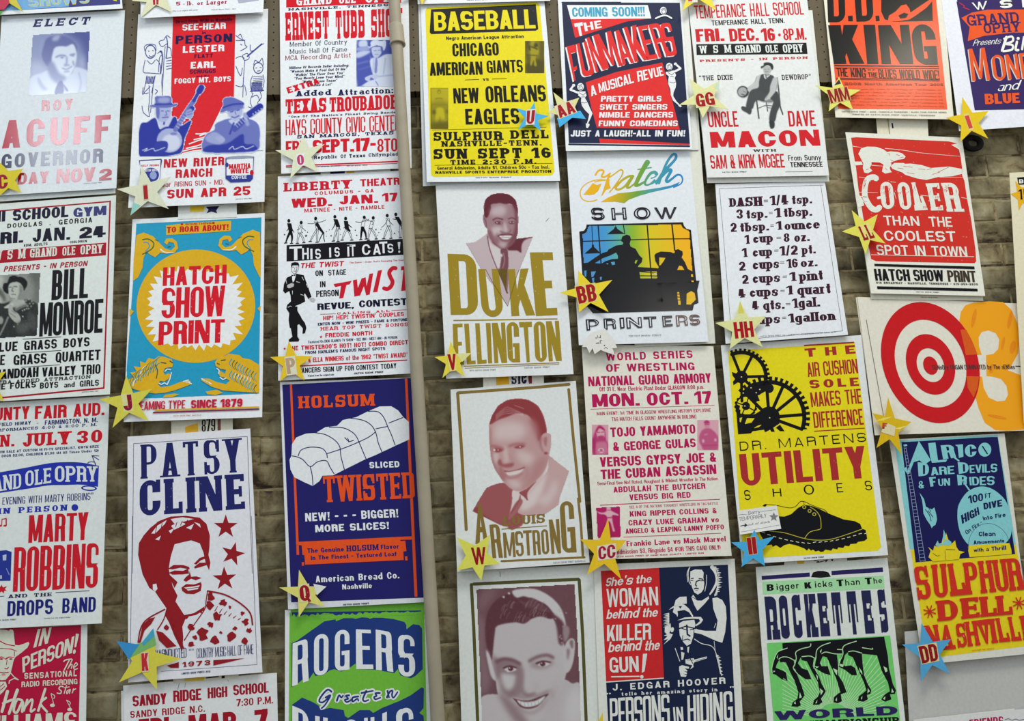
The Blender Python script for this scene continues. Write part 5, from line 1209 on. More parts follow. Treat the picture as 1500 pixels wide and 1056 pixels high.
s.text('SUN SEPT 16', 898,1502,768,820, BB, wt=.4, slab=.6, gap=.14, t=.2); s.text('TIME 2:30 P.M.', 985,1428,824,848, BB, wt=.36, slab=.5, gap=.24, t=.22); s.text('General Admission, Adults $1, Children 50c - Tax Incl.', 917,1495,858,875, BB, wt=.34, gap=.16); s.text('NASHVILLE SPORTS ENTERPRISE PROMOTION', 907,1505,882,896, BB, wt=.36, gap=.16); s.text('HATCH SHOW PRINT', 1115,1300,912,918,(120,120,120), wt=.3)
s.tile(620,60,7.542)
def f(c):
    c.a[:] = .5; c.fill(.75,[(1125,0),(1180,0),(1170,60),(1150,130),(1190,200),(1150,230),(1135,150)],2); c.fill(.8,[(1145,240),(1330,200),(1340,350),(1148,355)],2); c.fill(.7,[(1290,0),(1330,0),(1330,200),(1290,190)],2)
    c.fill(.3,[(1180,90),(1220,70),(1270,80),(1275,140),(1240,190),(1255,270),(1225,270),(1220,210),(1200,265),(1180,262),(1190,170)],.6); c.ell(.85,1242,45,24,22,.6); c.line(.9,14,[(1180,100),(1170,60),(1200,65),(1260,90)],.6); c.line(.85,8,[(1140,155),(1260,160)],.6); c.fill(.3,[(1190,0),(1230,0),(1220,50),(1190,60)],1.5)
s.raster('portrait', 'dark photo of a baseball player at bat', (1125,0,1338,355), f, (44,40,8),(222,206,24))
def f(c):
    c.a[:] = .22; c.fill(.4,[(80,690),(280,690),(290,970),(90,975)],3); c.ell(.5,175,560,18,24,.8); c.ell(.2,176,566,10,14,.5); c.line(.55,8,[(135,640),(180,632),(210,640)],.6); c.line(.5,7,[(95,700),(275,705)],.6)
    c.fill(.18,[(150,740),(215,740),(235,800),(240,900),(200,910),(185,830),(165,910),(130,900),(140,800)],1); c.ell(.65,118,785,20,26,1); c.ell(.55,262,780,16,24,1); c.fill(.65,[(100,900),(280,890),(290,970),(95,972)],3); c.line(.6,5,[(82,520),(270,518)],.3); c.line(.6,5,[(82,520),(92,970)],.3); c.line(.25,8,[(240,880),(260,870)],.5)
s.raster('portrait', 'faint photo of a standing baseball player', (80,518,283,972), f, (44,40,8),(230,214,24))
s.done()

s = Sheet('cream poster with huge gold lettering beneath a portrait in a pale jacket', [(638,267.6),(818.3,266.6),(840.2,548),(653.5,554.5)], h=.0105, curl=.012, paper=(228,232,230))
GD = (156,132,34); s.tile(660,270,5.557); PB = (92,30,42); PP = (228,228,226)
def f(c):
    V = [(125,480),(180,470),(240,430),(300,395),(300,300),(262,290),(262,250),(275,240),(268,180),(285,120),(330,85),(400,70),(480,85),(530,130),(548,200),(550,300),(545,400),(535,440),(670,425),(540,740),(465,990),(250,690)]
    c.a[:] = 0
    c.fill(.2,[(122,480),(200,468),(300,400),(420,520),(540,440),(672,425),(540,740),(465,990),(255,700)],.4, False)
    c.fill(.10,[(305,440),(400,520),(408,700),(380,700),(340,600)],.8)
    c.fill(.92,[(460,530),(520,450),(560,440),(672,425),(665,432),(610,450),(580,490),(575,555),(540,538)],.6)
    c.line(.85,7,[(300,420),(320,530),(380,690),(430,800),(465,885)],.4); c.fill(.85,[(385,690),(470,690),(460,880),(430,800)],.5, al=.55)
    c.fill(.75,[(408,530),(460,530),(470,600),(465,690),(405,690),(412,600)],.4); c.ell(.1,414,578,9,14,.4); c.line(.35,6,[(430,560),(440,620),(425,680)],.5)
    c.fill(.5,[(262,255),(285,250),(300,290),(305,350),(290,358),(270,320)],.4); c.line(.85,5,[(275,275),(290,310),(292,345)],.4)
    c.fill(.46,[(300,200),(330,165),(400,155),(480,160),(530,200),(548,300),(545,400),(510,480),(450,522),(400,510),(340,470),(300,380)],.4)
    c.fill(.95,[(270,190),(285,120),(330,85),(400,70),(480,85),(530,130),(548,200),(548,240),(500,165),(440,160),(400,155),(330,165),(330,200),(300,270),(275,255)],.5)
    c.fill(.85,[(500,160),(548,200),(550,400),(530,450),(480,500),(440,522),(500,430),(525,330),(520,220)],1.6, al=.8)
    c.fill(.22,[(330,200),(400,170),(450,190),(440,250),(360,260),(330,250)],3); c.fill(.18,[(330,360),(380,340),(430,360),(400,400),(350,420)],2.5); c.fill(.2,[(440,300),(460,350),(465,400),(440,400),(430,350)],1.6); c.fill(.25,[(400,470),(460,480),(440,510),(400,500)],2)
    c.line(.9,9,[(345,292),(375,275),(425,285)],.5); c.line(.85,9,[(470,282),(500,272),(530,285)],.5)
    c.fill(.8,[(355,310),(390,298),(425,315),(390,328)],.6); c.fill(.8,[(470,312),(500,298),(525,312),(500,325)],.6); c.ell(.05,378,312,5,5,.2); c.ell(.05,412,314,4,4,.2); c.ell(.1,488,308,5,4,.2); c.ell(.1,512,310,4,4,.2)
    c.line(.7,8,[(405,380),(430,392),(480,390),(490,370)],.6,.8); c.line(.88,10,[(385,420),(420,408),(470,405),(500,410)],.5); c.fill(.04,[(395,422),(430,420),(500,420),(480,442),(430,446)],.4); c.line(.6,3,[(400,434),(480,432)],.3); c.line(.75,7,[(390,424),(420,455),(470,458),(505,418)],.6)
    c.line(.75,12,[(380,400),(372,430),(385,470)],1.5,.5); c.fill(.7,[(300,380),(330,460),(380,500),(350,430),(330,380)],2, al=.8); c.line(.8,8,[(340,470),(400,515),(450,525),(520,470)],.8)
    c.line(.5,3,[(125,480),(255,700),(330,800)],.3); c.line(.5,3,[(672,428),(540,740)],.3)
    c.keep([(120,478),(200,465),(298,392),(296,362),(275,345),(258,290),(258,250),(272,238),(264,180),(280,118),(328,80),(400,66),(485,80),(534,126),(552,200),(554,300),(550,400),(538,440),(600,432),(675,422),(545,740),(465,995),(250,700)])
s.raster('portrait', 'dark red halftone of a smiling person in a pale jacket', (110,60,690,1000), f, PB, PP)
s.part('headline', 'gold block lettering'); GK = dict(wt=.37, t=.11, wear=.5)
s.text('D', 0,0,0,0, GD, quad=[(-25,565),(205,572),(228,1060),(2,1062)], gap=0, rnd=.6, **GK)
s.tile(380,250); s.text('U', 0,0,0,0, GD, quad=[(1128,507),(1232,506),(1262,752),(1150,756)], gap=0, wt=.34, t=.13, wear=.5); s.text('K', 0,0,0,0, GD, quad=[(1282,508),(1388,504),(1420,745),(1300,750)], gap=0, wt=.34, t=.13, wear=.5)
s.tile(760,200); s.text('E', 0,0,0,0, GD, quad=[(57,597),(174,596),(200,920),(88,925)], gap=0, rnd=.6, wt=.46, t=.12, wear=.5)
s.part('ruled_line', 'gold rule'); s.tile(380,250); s.line(GD, 6,[(1002,772),(1535,764)]); s.line(GD, 5,[(1056,1008),(1545,990)]); s.line((150,130,60),3,[(1060,1018),(1545,998)])
s.tile(640,460,6.818)
for ch, q in (('E', [(158,98),(255,94),(272,505),(170,508)]),('L', [(272,96),(365,94),(388,498),(300,503)]),('L', [(382,92),(470,90),(498,492),(405,498)]),('I', [(488,90),(535,88),(552,490),(512,493)]),('N', [(548,88),(680,84),(702,486),(575,490)]),
    ('G', [(692,82),(815,78),(832,480),(712,484)]),('T', [(820,80),(948,76),(955,476),(870,482)]),('O', [(962,76),(1078,72),(1102,472),(985,478)]),('N', [(1088,72),(1218,66),(1248,466),(1118,472)])):
    s.text(ch, 0,0,0,0, GD, quad=q, gap=0, wt=1 if ch == 'I' else (.42 if ch != 'T' else .36), t=.09, wear=.5)
s.up(2); s.part('overprint', 'darker gold overprint lines'); s.tile(660,270,5.557); DG = (104,84,26)
s.line(DG, 3,[(285,690),(345,800),(465,990),(540,740),(560,690)]); s.poly(DG, [(395,690),(462,690),(452,860),(430,800)]); s.line(DG, 6,[(385,690),(430,800),(460,885)])
s.part('small_lettering'); s.tile(760,480); s.text('HATCH SHOW PRINT', 30,160,202,210,(140,140,140), wt=.2); s.tile(380,520); s.text('1979 HATCH SHOW PRINT', 1082,1220,76,83,(130,130,130), wt=.2)
s.part('pencil_mark'); s.tile(660,270,5.557); s.line((130,130,135),3,[(775,300),(800,275)]); s.done()
s = Sheet('strip of old print showing between the two gold lettered portrait posters', [(706,470),(794,466),(797,572),(708,575)], h=.0075, curl=.002, paper=(232,230,214), name='paper_sheet', cat='paper')
s.tile(380,520); s.part('printed_mark'); s.poly((226,172,30),[(1220,112),(1285,108),(1288,150),(1222,155)]); s.text('SIC', 1300,1378,100,150, NAVY, wt=.36, slab=.4); s.poly((120,40,50),[(1388,96),(1404,96),(1406,146),(1390,148)]); s.tile(760,480); s.text('IC', 0,34,250,284, NAVY, wt=.36, slab=.4); s.poly((120,40,50),[(48,250),(64,250),(66,280),(50,282)]); s.done()

s = Sheet('cream poster with gold lettering and border around a portrait in a dark suit', [(660,570.6),(843.4,557.8),(863.7,824),(669.5,837.5)], h=.010, curl=.012, paper=(226,230,226))
GB = (136,112,52); s.tile(380,520); s.part('border', 'gold border rule')
s.line(GB, 15,[(1022,195),(1420,167),(1598,151)]); s.tile(680,570,5.28); s.line(GB, 22,[(808,0),(842,360),(895,870)]); s.line(GB, 24,[(-51,30),(-24,412),(16,1088)])
s.tile(760,756); s.line(GB, 13,[(306,-92),(320,42),(331,214)]); s.line(GB, 11,[(-90,232),(340,212)])
s.tile(680,570,5.28); RBp = (136,44,48)
def f(c):
    c.a[:] = 0
    c.fill(.72,[(65,945),(110,860),(170,765),(240,735),(310,725),(420,800),(440,900),(360,1020),(300,1060)],.4); c.fill(.85,[(70,940),(120,910),(140,960),(240,1030),(180,1010)],.8)
    c.fill(.75,[(330,990),(380,960),(450,950),(470,1000),(440,1060),(360,1090),(330,1050)],1)
    c.fill(.28,[(655,515),(740,580),(812,635),(735,860),(730,890),(620,970),(420,960),(480,820),(640,640)],.4); c.fill(.1,[(440,830),(500,800),(560,720),(640,640),(600,800),(540,900),(440,940)],3); c.fill(.15,[(560,850),(640,800),(700,700),(720,780),(640,900)],4)
    c.fill(.08,[(375,780),(440,790),(430,830),(400,900),(350,990),(370,870)],.5); c.fill(.62,[(395,880),(440,850),(450,880),(400,960),(350,1010),(345,980)],.4); c.line(.9,5,[(435,820),(420,870),(360,960)],.5)
    c.fill(.8,[(425,800),(480,770),(560,710),(490,800),(492,860),(460,830)],.5)
    c.fill(.34,[(192,270),(230,180),(320,120),(450,130),(560,220),(625,330),(660,420),(655,520),(620,630),(540,720),(440,785),(370,775),(300,710),(240,620),(210,540),(195,400)],.4)
    c.fill(.9,[(195,265),(215,200),(260,130),(330,85),(420,72),(500,85),(570,130),(610,200),(635,290),(635,350),(600,360),(575,400),(560,330),(540,270),(490,200),(400,190),(330,215),(260,240),(215,268)],.7)
    c.fill(.6,[(500,220),(560,260),(590,380),(590,430),(560,380),(530,300)],3)
    for k in range(4): c.line(.15,3.5,[(245,200 + k * 12),(290,165 + k * 11),(330,140 + k * 16),(390,160 + k * 10),(455,190 + k * 4)],.5,.8)
    c.line(.3,4,[(390,125),(460,150)],.4,.8)
    c.fill(.5,[(195,300),(215,330),(210,420),(230,540),(270,650),(310,715),(240,630),(205,500)],1.5)
    c.fill(.16,[(240,280),(330,250),(440,260),(480,330),(420,390),(300,400),(230,380)],5); c.fill(.18,[(400,480),(470,480),(540,520),(500,590),(430,560)],4); c.fill(.2,[(300,440),(335,470),(345,560),(310,560)],2); c.fill(.18,[(340,700),(420,710),(440,760),(370,760)],3); c.fill(.18,[(225,500),(265,500),(255,570),(235,560)],2)
    c.line(.6,20,[(212,440),(250,445),(300,462)],1.5); c.line(.6,18,[(350,440),(400,425),(465,425)],1.5); c.fill(.8,[(215,470),(250,455),(300,470),(260,490)],.8); c.fill(.8,[(385,450),(430,432),(470,440),(430,460)],.8); c.ell(.02,232,470,10,9,.5); c.ell(.1,432,445,7,6,.4); c.ell(.1,262,470,5,5,.4)
    c.fill(.7,[(260,560),(280,540),(300,580),(340,575),(385,570),(370,600),(320,605),(270,590)],1.2); c.line(.45,8,[(345,500),(375,560)],1.5,.7)
    c.line(.85,8,[(310,632),(350,638),(410,625),(465,605)],.5); c.fill(.08,[(320,645),(350,640),(440,622),(460,615),(430,650),(350,668)],.6); c.line(.7,10,[(310,650),(340,685),(400,680),(450,650)],1.5,.7); c.line(.6,14,[(470,600),(490,640),(470,700)],3,.6); c.fill(.6,[(270,590),(300,620),(320,690),(300,710),(270,650)],2, al=.8)
    c.fill(.5,[(560,560),(650,520),(600,660),(520,740),(440,790),(500,700)],4, al=.7)
    c.fill(.3,[(600,360),(640,335),(670,350),(672,430),(655,500),(630,500),(600,440)],.5); c.fill(.55,[(615,380),(640,370),(635,440),(620,430)],1); c.ell(.85,632,495,15,10,.8); c.line(.7,8,[(600,370),(590,430),(610,480)],1.5)
    c.line(.5,3,[(735,840),(730,895),(620,975)],.3)
    c.keep([(60,945),(110,855),(170,760),(240,730),(300,720),(236,625),(206,545),(190,400),(188,270),(215,195),(258,125),(328,80),(420,66),(505,80),(576,125),(618,200),(640,290),(642,334),(672,346),(678,430),(660,510),(740,575),(815,632),(740,840),(733,895),(620,975),(480,1000),(450,1060),(370,1095),(240,1035)])
s.raster('portrait', 'dark red halftone of a smiling person in a suit and tie', (55,60,820,1100), f, RBp, (228,228,222))
s.part('headline', 'gold block lettering'); s.text('LOUIS', 302,625,985,1055, GB, wt=.34, slab=.7, gap=.04, t=.16)
s.tile(690,730,7.895)
for ch, q, w_, t_ in (('A', [(58,60),(140,60),(200,520),(50,525)],.34,.1),('R', [(212,305),(325,292),(368,684),(248,690)],.38,.1),('M', [(368,398),(500,388),(518,676),(382,686)],.3,.1),
    ('S', [(505,382),(598,374),(612,664),(525,672)],.32,.1),('T', [(600,372),(700,364),(712,654),(622,662)],.34,.1),('R', [(706,368),(792,360),(808,648),(724,658)],.36,.1),('O', [(808,360),(888,352),(908,640),(824,648)],.36,.1),
    ('N', [(898,246),(1018,236),(1042,632),(932,642)],.34,.08),('G', [(1022,40),(1180,24),(1222,622),(1056,632)],.36,.08)):
    s.text(ch, 0,0,0,0, GB, quad=q, gap=0, wt=w_, t=t_)
s.part('ruled_line', 'gold rule'); s.line(GB, 9,[(355,355),(875,316)]); s.tile(760,756)
s.text('HATCH SHOW PRINT NASHVILLE', 178,345,236,246,(130,130,120), wt=.2)
s.done()

s = Sheet('cream poster with gold border around a large dark red smiling portrait', [(669,837),(869.3,826.6),(886,1180),(680,1190)], h=.0065, curl=.005, paper=(224,229,222))
GO2 = (86,84,42); s.tile(690,850,5.128); s.part('border', 'dark gold border rule')
s.line(GO2,24,[(18,28),(430,8),(808,-8)]); s.line(GO2,24,[(2,30),(20,350),(50,1060),(70,1500)]); s.line(GO2,24,[(812,-5),(838,400),(865,1060),(885,1500)])
PC = (92,50,58)
def f(c):
    c.a[:] = .82; c.fill(.6,[(40,300),(100,300),(110,520),(150,760),(70,850)],5); c.fill(.68,[(60,80),(200,70),(120,200),(60,250)],5)
    c.fill(.16,[(75,880),(190,855),(330,900),(420,1060),(100,1100),(70,1000)],.6); c.fill(.18,[(690,750),(760,775),(820,790),(840,1100),(500,1100),(600,900)],.6); c.fill(.1,[(740,830),(830,830),(840,1050),(700,1060)],6)
    c.fill(.16,[(160,400),(175,330),(400,300),(600,270),(700,480),(720,640),(700,760),(640,900),(560,1000),(440,1100),(340,1060),(260,970),(200,850),(180,700),(150,560)],.6)
    c.fill(.96,[(155,600),(125,520),(108,420),(112,300),(140,210),(200,140),(300,95),(420,90),(520,130),(590,200),(620,260),(600,290),(520,270),(460,285),(400,325),(330,315),(200,340),(178,400),(165,520)],.8)
    c.fill(.1,[(310,80),(400,62),(500,70),(600,125),(670,200),(705,290),(710,350),(680,340),(620,250),(560,180),(480,150),(400,120),(340,130)],.8)
    c.fill(.85,[(330,120),(360,145),(420,165),(440,130),(500,150),(570,200),(600,240),(500,220),(400,190)],.8)
    random.seed(2)
    for k in range(40):
        x = random.uniform(210,560); y = random.uniform(150,300); c.line(random.choice((.25,.4,.5)),3,[(x, y + 25),(x + 10, y - 5),(x + 25, y - 22)],.4,.6)
    c.ell(.05,245,125,9,8,.6); c.ell(.05,285,98,9,8,.6)
    for k in range(16): c.line(.8,6,[(600 + k * 6,240 + k * 14),(625 + k * 5,250 + k * 15)],.6,.6)
    c.fill(.9,[(620,260),(680,300),(700,350),(690,480),(660,470),(650,400),(640,330)],1.5); 
    for k in range(22): c.ell(.2, random.uniform(590,720), random.uniform(220,480),6,5,.6)
    c.fill(.45,[(690,350),(735,350),(735,420),(700,460)],1.2)
    # shaded left side
    c.fill(.55,[(160,560),(200,590),(300,600),(370,640),(390,700),(370,840),(280,870),(230,830),(210,740),(190,740),(170,650)],3); c.fill(.12,[(225,700),(290,690),(345,715),(330,790),(280,830),(240,790)],3)
    c.fill(.5,[(205,840),(300,900),(380,1000),(430,1080),(350,1080),(260,960)],4)
    c.fill(.12,[(110,530),(135,545),(165,640),(188,740),(180,755),(150,720),(130,640)],.8); c.line(.6,8,[(105,540),(120,520),(140,545)],1)
    c.fill(.14,[(705,490),(740,440),(770,440),(782,480),(770,600),(740,680),(705,690),(690,600)],.6); c.fill(.6,[(740,460),(765,450),(768,500),(755,510)],1); c.fill(.55,[(720,520),(740,520),(735,570),(725,600)],1.5)
    c.line(.75,26,[(195,610),(245,592),(310,600),(365,628)],1.5); c.line(.65,24,[(440,605),(500,575),(570,562),(615,580)],1.5)
    c.fill(.5,[(210,650),(260,640),(340,640),(380,660),(340,700),(250,690)],3); c.fill(.4,[(440,630),(500,605),(600,600),(620,620),(560,660),(480,660)],3)
    c.fill(.08,[(250,665),(290,650),(340,662),(330,680),(280,690),(262,680)],.6); c.fill(.95,[(240,655),(290,638),(345,655),(340,662),(290,648),(250,664)],.5); c.ell(.97,298,663,20,18,.5); c.ell(.1,290,658,5,5,.3)
    c.fill(.08,[(500,630),(530,615),(590,618),(575,640),(530,648)],.6); c.fill(.95,[(485,622),(535,602),(600,612),(590,620),(535,612),(500,630)],.5); c.ell(.97,538,628,20,18,.5); c.ell(.1,530,622,5,5,.3)
    c.fill(.5,[(345,700),(385,690),(385,800),(420,850),(370,850),(340,830)],3); c.line(.65,14,[(395,850),(430,862),(480,848)],2); c.ell(.5,350,830,22,16,3); c.line(.4,10,[(480,770),(490,830)],4,.6)
    c.line(.7,12,[(280,870),(330,868),(400,880),(440,872),(500,868),(580,835)],2.5); c.fill(.9,[(315,885),(350,895),(440,900),(580,850),(550,890),(500,945),(430,965),(370,950),(340,915)],.6)
    c.fill(.03,[(345,900),(400,912),(480,905),(555,868),(540,900),(500,935),(430,952),(380,940)],.6)
    for k in range(7): c.line(.5,3,[(370 + k * 27,905),(378 + k * 26,945 - k * 2)],.4,.6)
    c.line(.55,14,[(350,950),(400,985),(460,995),(520,960),(570,890)],2.5,.7); c.line(.45,10,[(590,820),(610,850),(600,880)],3); c.line(.4,14,[(640,780),(620,880),(560,980)],5,.6)
    c.noise(.015)
    c.keep([(40,68),(778,28),(800,400),(818,780),(838,1500),(95,1500),(75,870)])
s.raster('portrait', 'dark red halftone close portrait of a smiling person', (35,25,850,1150), f, PC, (222,226,224))
s.part('staple'); s.tile(380,756); s.line((150,150,145),4,[(1240,285),(1242,312)]); s.done()
# ================================================================= column 5
Sheet('pale sheet edge showing right of the navy and red revue poster', [(860,-80),(1001,-84),(1023.5,219.5),(870,226)], h=.0085, curl=.003, paper=(228,230,222), name='paper_sheet', cat='paper').done()
s = Sheet('navy and red revue poster with slanted red lettering and white dancers', [(817,-2),(998,-9),(1014,218.5),(829,221)], h=.011, curl=.012, paper=(230,234,234))
FN = (24,34,66); FR = (222,40,38); FW = (232,234,232); s.tile(760,0)
s.part('printed_panel', 'navy printed panel'); s.poly(FN, [(222,12),(830,14),(882,742),(258,738)]); s.line(FN, 9,[(258,744),(880,754)]); s.line(FN, 6,[(222,12),(525,12)]); s.up()
s.part('printed_panel', 'red slanted panels'); s.poly(FR, [(268,98),(683,95),(560,110),(290,195)]); s.poly(FR, [(345,425),(500,372),(740,322),(830,668),(402,658),(375,560)]); s.poly(FR, [(414,714),(882,742),(880,748),(418,738)]); s.poly(FW, [(248,26),(665,26),(683,95),(268,100)]).up()
s.part('lettering'); s.text('COMING SOON!!!', 275,650,38,87,(60,160,190), wt=.34, gap=.1, t=.18, dy=-4)
s.text('T', 0,0,0,0, FW, quad=[(284,122),(328,114),(338,182),(302,190)], wt=.34, t=.22); s.text('HE', 0,0,0,0, FW, quad=[(332,118),(422,104),(428,142),(342,162)], wt=.3, t=.2, gap=.2)
s.tile(760,0)
LQ = [('F', [(246,240),(300,228),(312,408),(284,418)]),('U', [(298,226),(352,212),(398,382),(330,398)]),('N', [(348,196),(400,178),(452,358),(398,372)]),('M', [(392,180),(478,158),(540,338),(448,356)]),('A', [(478,165),(540,148),(600,322),(535,335)]),('K', [(540,142),(610,128),(672,308),(598,320)]),('E', [(612,136),(668,128),(722,300),(662,310)]),('R', [(668,126),(728,118),(780,288),(722,298)]),('S', [(728,122),(785,116),(822,284),(762,292)])]
for off, c_ in ((-7, FW),(0, FR)):
    for ch, q in LQ: s.text(ch, 0,0,0,0, c_, quad=[(x + off - (4 if k in (1,2) else 0), y + (5 if off else 0)) for k, (x, y) in enumerate(q)], wt=.29, gap=0, t=.12, rnd=0)
    s.up()
s.text('A', 0,0,0,0, FW, quad=[(365,445),(394,436),(402,488),(374,497)], wt=.3, gap=0, rnd=0); s.text('MUSICAL', 0,0,0,0, FW, quad=[(408,432),(585,375),(594,426),(416,478)], wt=.3, gap=.12, rnd=0, t=.15); s.text('REVUE', 0,0,0,0, FW, quad=[(608,368),(738,342),(748,388),(614,422)], wt=.3, gap=.12, rnd=0, t=.15)
for t_, a, b, y0, y1 in (('PRETTY GIRLS', 424,736,495,524),('SWEET SINGERS', 418,766,537,566),('NIMBLE DANCERS', 415,796,578,607),('FUNNY COMEDIANS', 412,820,622,651),('JUST A LAUGH!-ALL IN FUN!', 268,858,672,704)): s.text(t_, a, b, y0, y1, FW, wt=.34, gap=.14, rnd=0, t=.2, it=.14, dy=-1)
s.part('illustration', 'white drawings of dancers in swimwear'); s.tile(820,80,7.895); s.up()
for arm, body, hx, hy, foot in (([(160,355),(122,405),(210,440),(250,440)],[(215,425),(295,425),(310,470),(290,500),(320,550),(350,620),(378,680),(355,740),(325,800),(312,800),(330,740),(340,690),(290,640),(255,590),(245,540),(250,500),(215,475)],240,372,[(300,795),(342,800),(345,815),(325,850),(305,845),(302,815)]),
    ([(1338,108),(1398,160),(1330,195),(1290,200)],[(1225,200),(1320,190),(1345,235),(1330,270),(1346,330),(1340,380),(1315,440),(1312,480),(1350,540),(1388,578),(1370,582),(1310,532),(1285,470),(1278,400),(1255,340),(1255,290),(1262,250),(1228,225)],1266,138,[(1365,575),(1395,575),(1412,600),(1395,610),(1375,595)])):
    s.part('illustration', 'white drawing of a dancer in swimwear')
    s.line(FW, 22, arm, w2=26); s.ell(FW, *arm[0],18,16); s.poly(FW, body); s.ell(FW, hx, hy, 38,44); s.poly(FW, foot); s.up()
    T_ = lambda p: [(x + hx - 240, y + hy - 372) for x, y in p]
    s.ell(FN, hx + 2, hy + 13,24,26, cutr=.8)
    for l in ([(225,440),(270,470),(300,440)],[(250,490),(290,488)],[(245,550),(285,560),(318,548)],[(215,360),(260,340)],[(232,382),(236,382)],[(240,402),(252,402)]): s.line(FN, 5, T_(l))
s.part('illustration', 'white drawing of a smiling face')
s.tile(760,0); s.ell(FW, 745,55,17,20); s.line(FW, 8,[(705,95),(730,84),(760,80),(788,94)], True); s.up(); s.ell(FN, 747,60,11,12, cutr=.75); s.line(FN, 2.5,[(732,50),(750,42),(760,52)], True)
s.done()

Sheet('pale sheet edge showing right of the workshop silhouette poster', [(900,150),(1021,145),(1048,503),(930,508)], h=.0085, curl=.004, paper=(226,228,212), name='paper_sheet', cat='paper').done()
s = Sheet('white poster with rainbow script above black workshop silhouettes', [(829.8,221.5),(1010,219.5),(1037.8,500.5),(848,505.5)], h=.010, curl=.012, paper=(230,235,238), gloss=.2)
RMP = [(0,(236,180,20)),(.35,(228,176,24)),(.5,(176,168,30)),(.62,(110,160,60)),(.75,(70,158,160)),(1,(40,130,190))]
HS = [([(255,285),(285,240),(330,228),(350,250),(325,300),(360,310),(425,268)],16,14),([(245,365),(330,350),(420,345)],8,8),([(420,345),(280,342),(180,370),(110,420),(78,490),(100,560),(160,590),(225,588),(270,572)],8,10),
      ([(425,480),(500,380),(560,290),(572,240),(540,228),(480,270),(420,310)],10,12),([(415,485),(470,430),(520,400)],8,14),([(690,300),(640,302),(560,350),(490,430),(520,455),(590,420),(650,340)],20,16),([(680,310),(640,380),(620,430),(650,430),(700,390)],26,10),([(745,222),(900,200)],10,8),
      ([(855,140),(800,230),(730,370),(720,405),(760,400),(830,360)],44,14),([(960,275),(940,255),(890,270),(840,340),(830,395),(880,395),(940,340)],30,10),([(900,325),(955,300),(950,262)],10,8),([(880,395),(930,375),(1000,310)],12,10),([(960,380),(1040,250),(1120,170),(1180,100),(1185,55),(1150,50),(1100,110),(1050,210),(990,380)],24,20),
      ([(1000,320),(1080,240),(1130,235),(1075,340),(1090,365),(1140,330),(1200,285),(1245,295),(1262,340),(1240,390),(1160,430)],30,8)]
def f(c):
    c.a = np.clip((c.X + .25 * (c.Y - 240) - 850) / 150,0,1); t0 = c.a.copy(); m = np.zeros_like(c.a)
    for pts, w0, w1 in HS:
        P = smooth(c.sh.p(pts), False, 5)
        for i in range(len(P) - 1):
            a, b = P[i], P[i + 1]; e = b - a; L = e @ e
            t = np.clip(((c.X - a[0]) * e[0] + (c.Y - a[1]) * e[1]) / max(L, 1e-9),0,1); w = (w0 + (w1 - w0) * i / len(P)) / 7.895 / 2 * 1.35 + .25
            m = np.maximum(m, (np.hypot(c.X - a[0] - t * e[0], c.Y - a[1] - t * e[1]) < w).astype(float))
    for pts in ([(225,375),(270,400),(330,380),(290,470),(240,515),(180,520),(110,518)],[(375,350),(398,290),(432,262),(415,330),(420,400),(435,440),(380,460),(335,530),(318,530),(348,440)],[(300,605),(400,545),(520,495),(650,482),(820,458),(1000,430),(1130,405),(1240,360),(1200,410),(1100,445),(900,490),(760,530),(640,575),(590,615),(480,598)]):
        m = np.maximum(m, (c.cover(pts, False) > .5).astype(float))
    c.mask &= m > .5
s.tile(840,220,7.895); s.raster('headline', 'script lettering in a yellow to blue rainbow roll', (60,30,1275,625), f, BLK, BLK, res=2.6, ramp=RMP)
def f(c):
    c.a = np.clip((c.X - 852) / 160,0,1) + .04 * np.sin(c.Y * .5); c.keep([(90,160),(160,60),(1130,50),(1210,130),(1270,860),(1230,940),(180,960),(120,880)])
s.tile(840,320,7.04)
s.part('printed_panel', 'black picture frame with notched corners')
s.poly((16,15,20),[(60,135),(110,125),(132,90),(135,62),(1130,38),(1140,75),(1165,105),(1212,118),(1290,872),(1250,885),(1225,915),(1222,948),(200,978),(180,930),(140,905),(115,902)]); s.up()
def f(c):
    c.a = np.clip((c.X - 852) / 150,0,1); c.keep([(92,158),(130,140),(155,75),(1112,60),(1130,95),(1195,125),(1230,560),(1262,780),(1256,840),(1210,890),(1160,890),(1160,640),(860,620),(680,620),(110,660)])
s.raster('printed_panel', 'blue to yellow window colours', (85,55,1270,895), f, BLK, BLK, res=1, ramp=[(0,(70,140,205)),(.22,(66,150,205)),(.36,(90,172,160)),(.5,(140,180,40)),(.66,(214,196,20)),(1,(240,178,10))])
s.up(); s.part('illustration', 'black silhouettes of two workers, lamps and window bars'); K_ = (16,15,20)
for l, w in (([(190,78),(198,270)],7),([(255,75),(285,470)],12),([(515,65),(530,160)],9),([(435,65),(437,100)],7),([(760,60),(805,620)],13),([(1015,55),(1045,330)],14),([(95,235),(500,222),(780,212),(1205,208)],9),([(1208,130),(1232,560)],7),([(690,590),(870,592)],8),([(680,545),(870,565)],8)): s.line(K_, w, l)
s.poly(K_, [(348,162),(420,105),(422,90),(448,90),(450,105),(530,158)]); s.poly(K_, [(115,362),(190,295),(190,270),(210,270),(212,292),(278,356)])
s.poly(K_, [(150,455),(220,405),(300,355),(350,340),(360,320),(440,278),(505,270),(515,250),(490,228),(505,185),(550,165),(585,180),(592,215),(580,260),(590,290),(640,312),(680,380),(712,410),(705,450),(665,490),(668,500),(870,512),(870,545),(680,545),(690,620),(700,650),(1300,640),(1240,900),(1230,945),(200,975),(120,880),(105,460)], cut=[[(640,430),(662,425),(645,470),(630,455)],[(380,380),(440,350),(458,380),(460,415),(400,418),(330,440),(290,465),(220,460),(300,410)]])
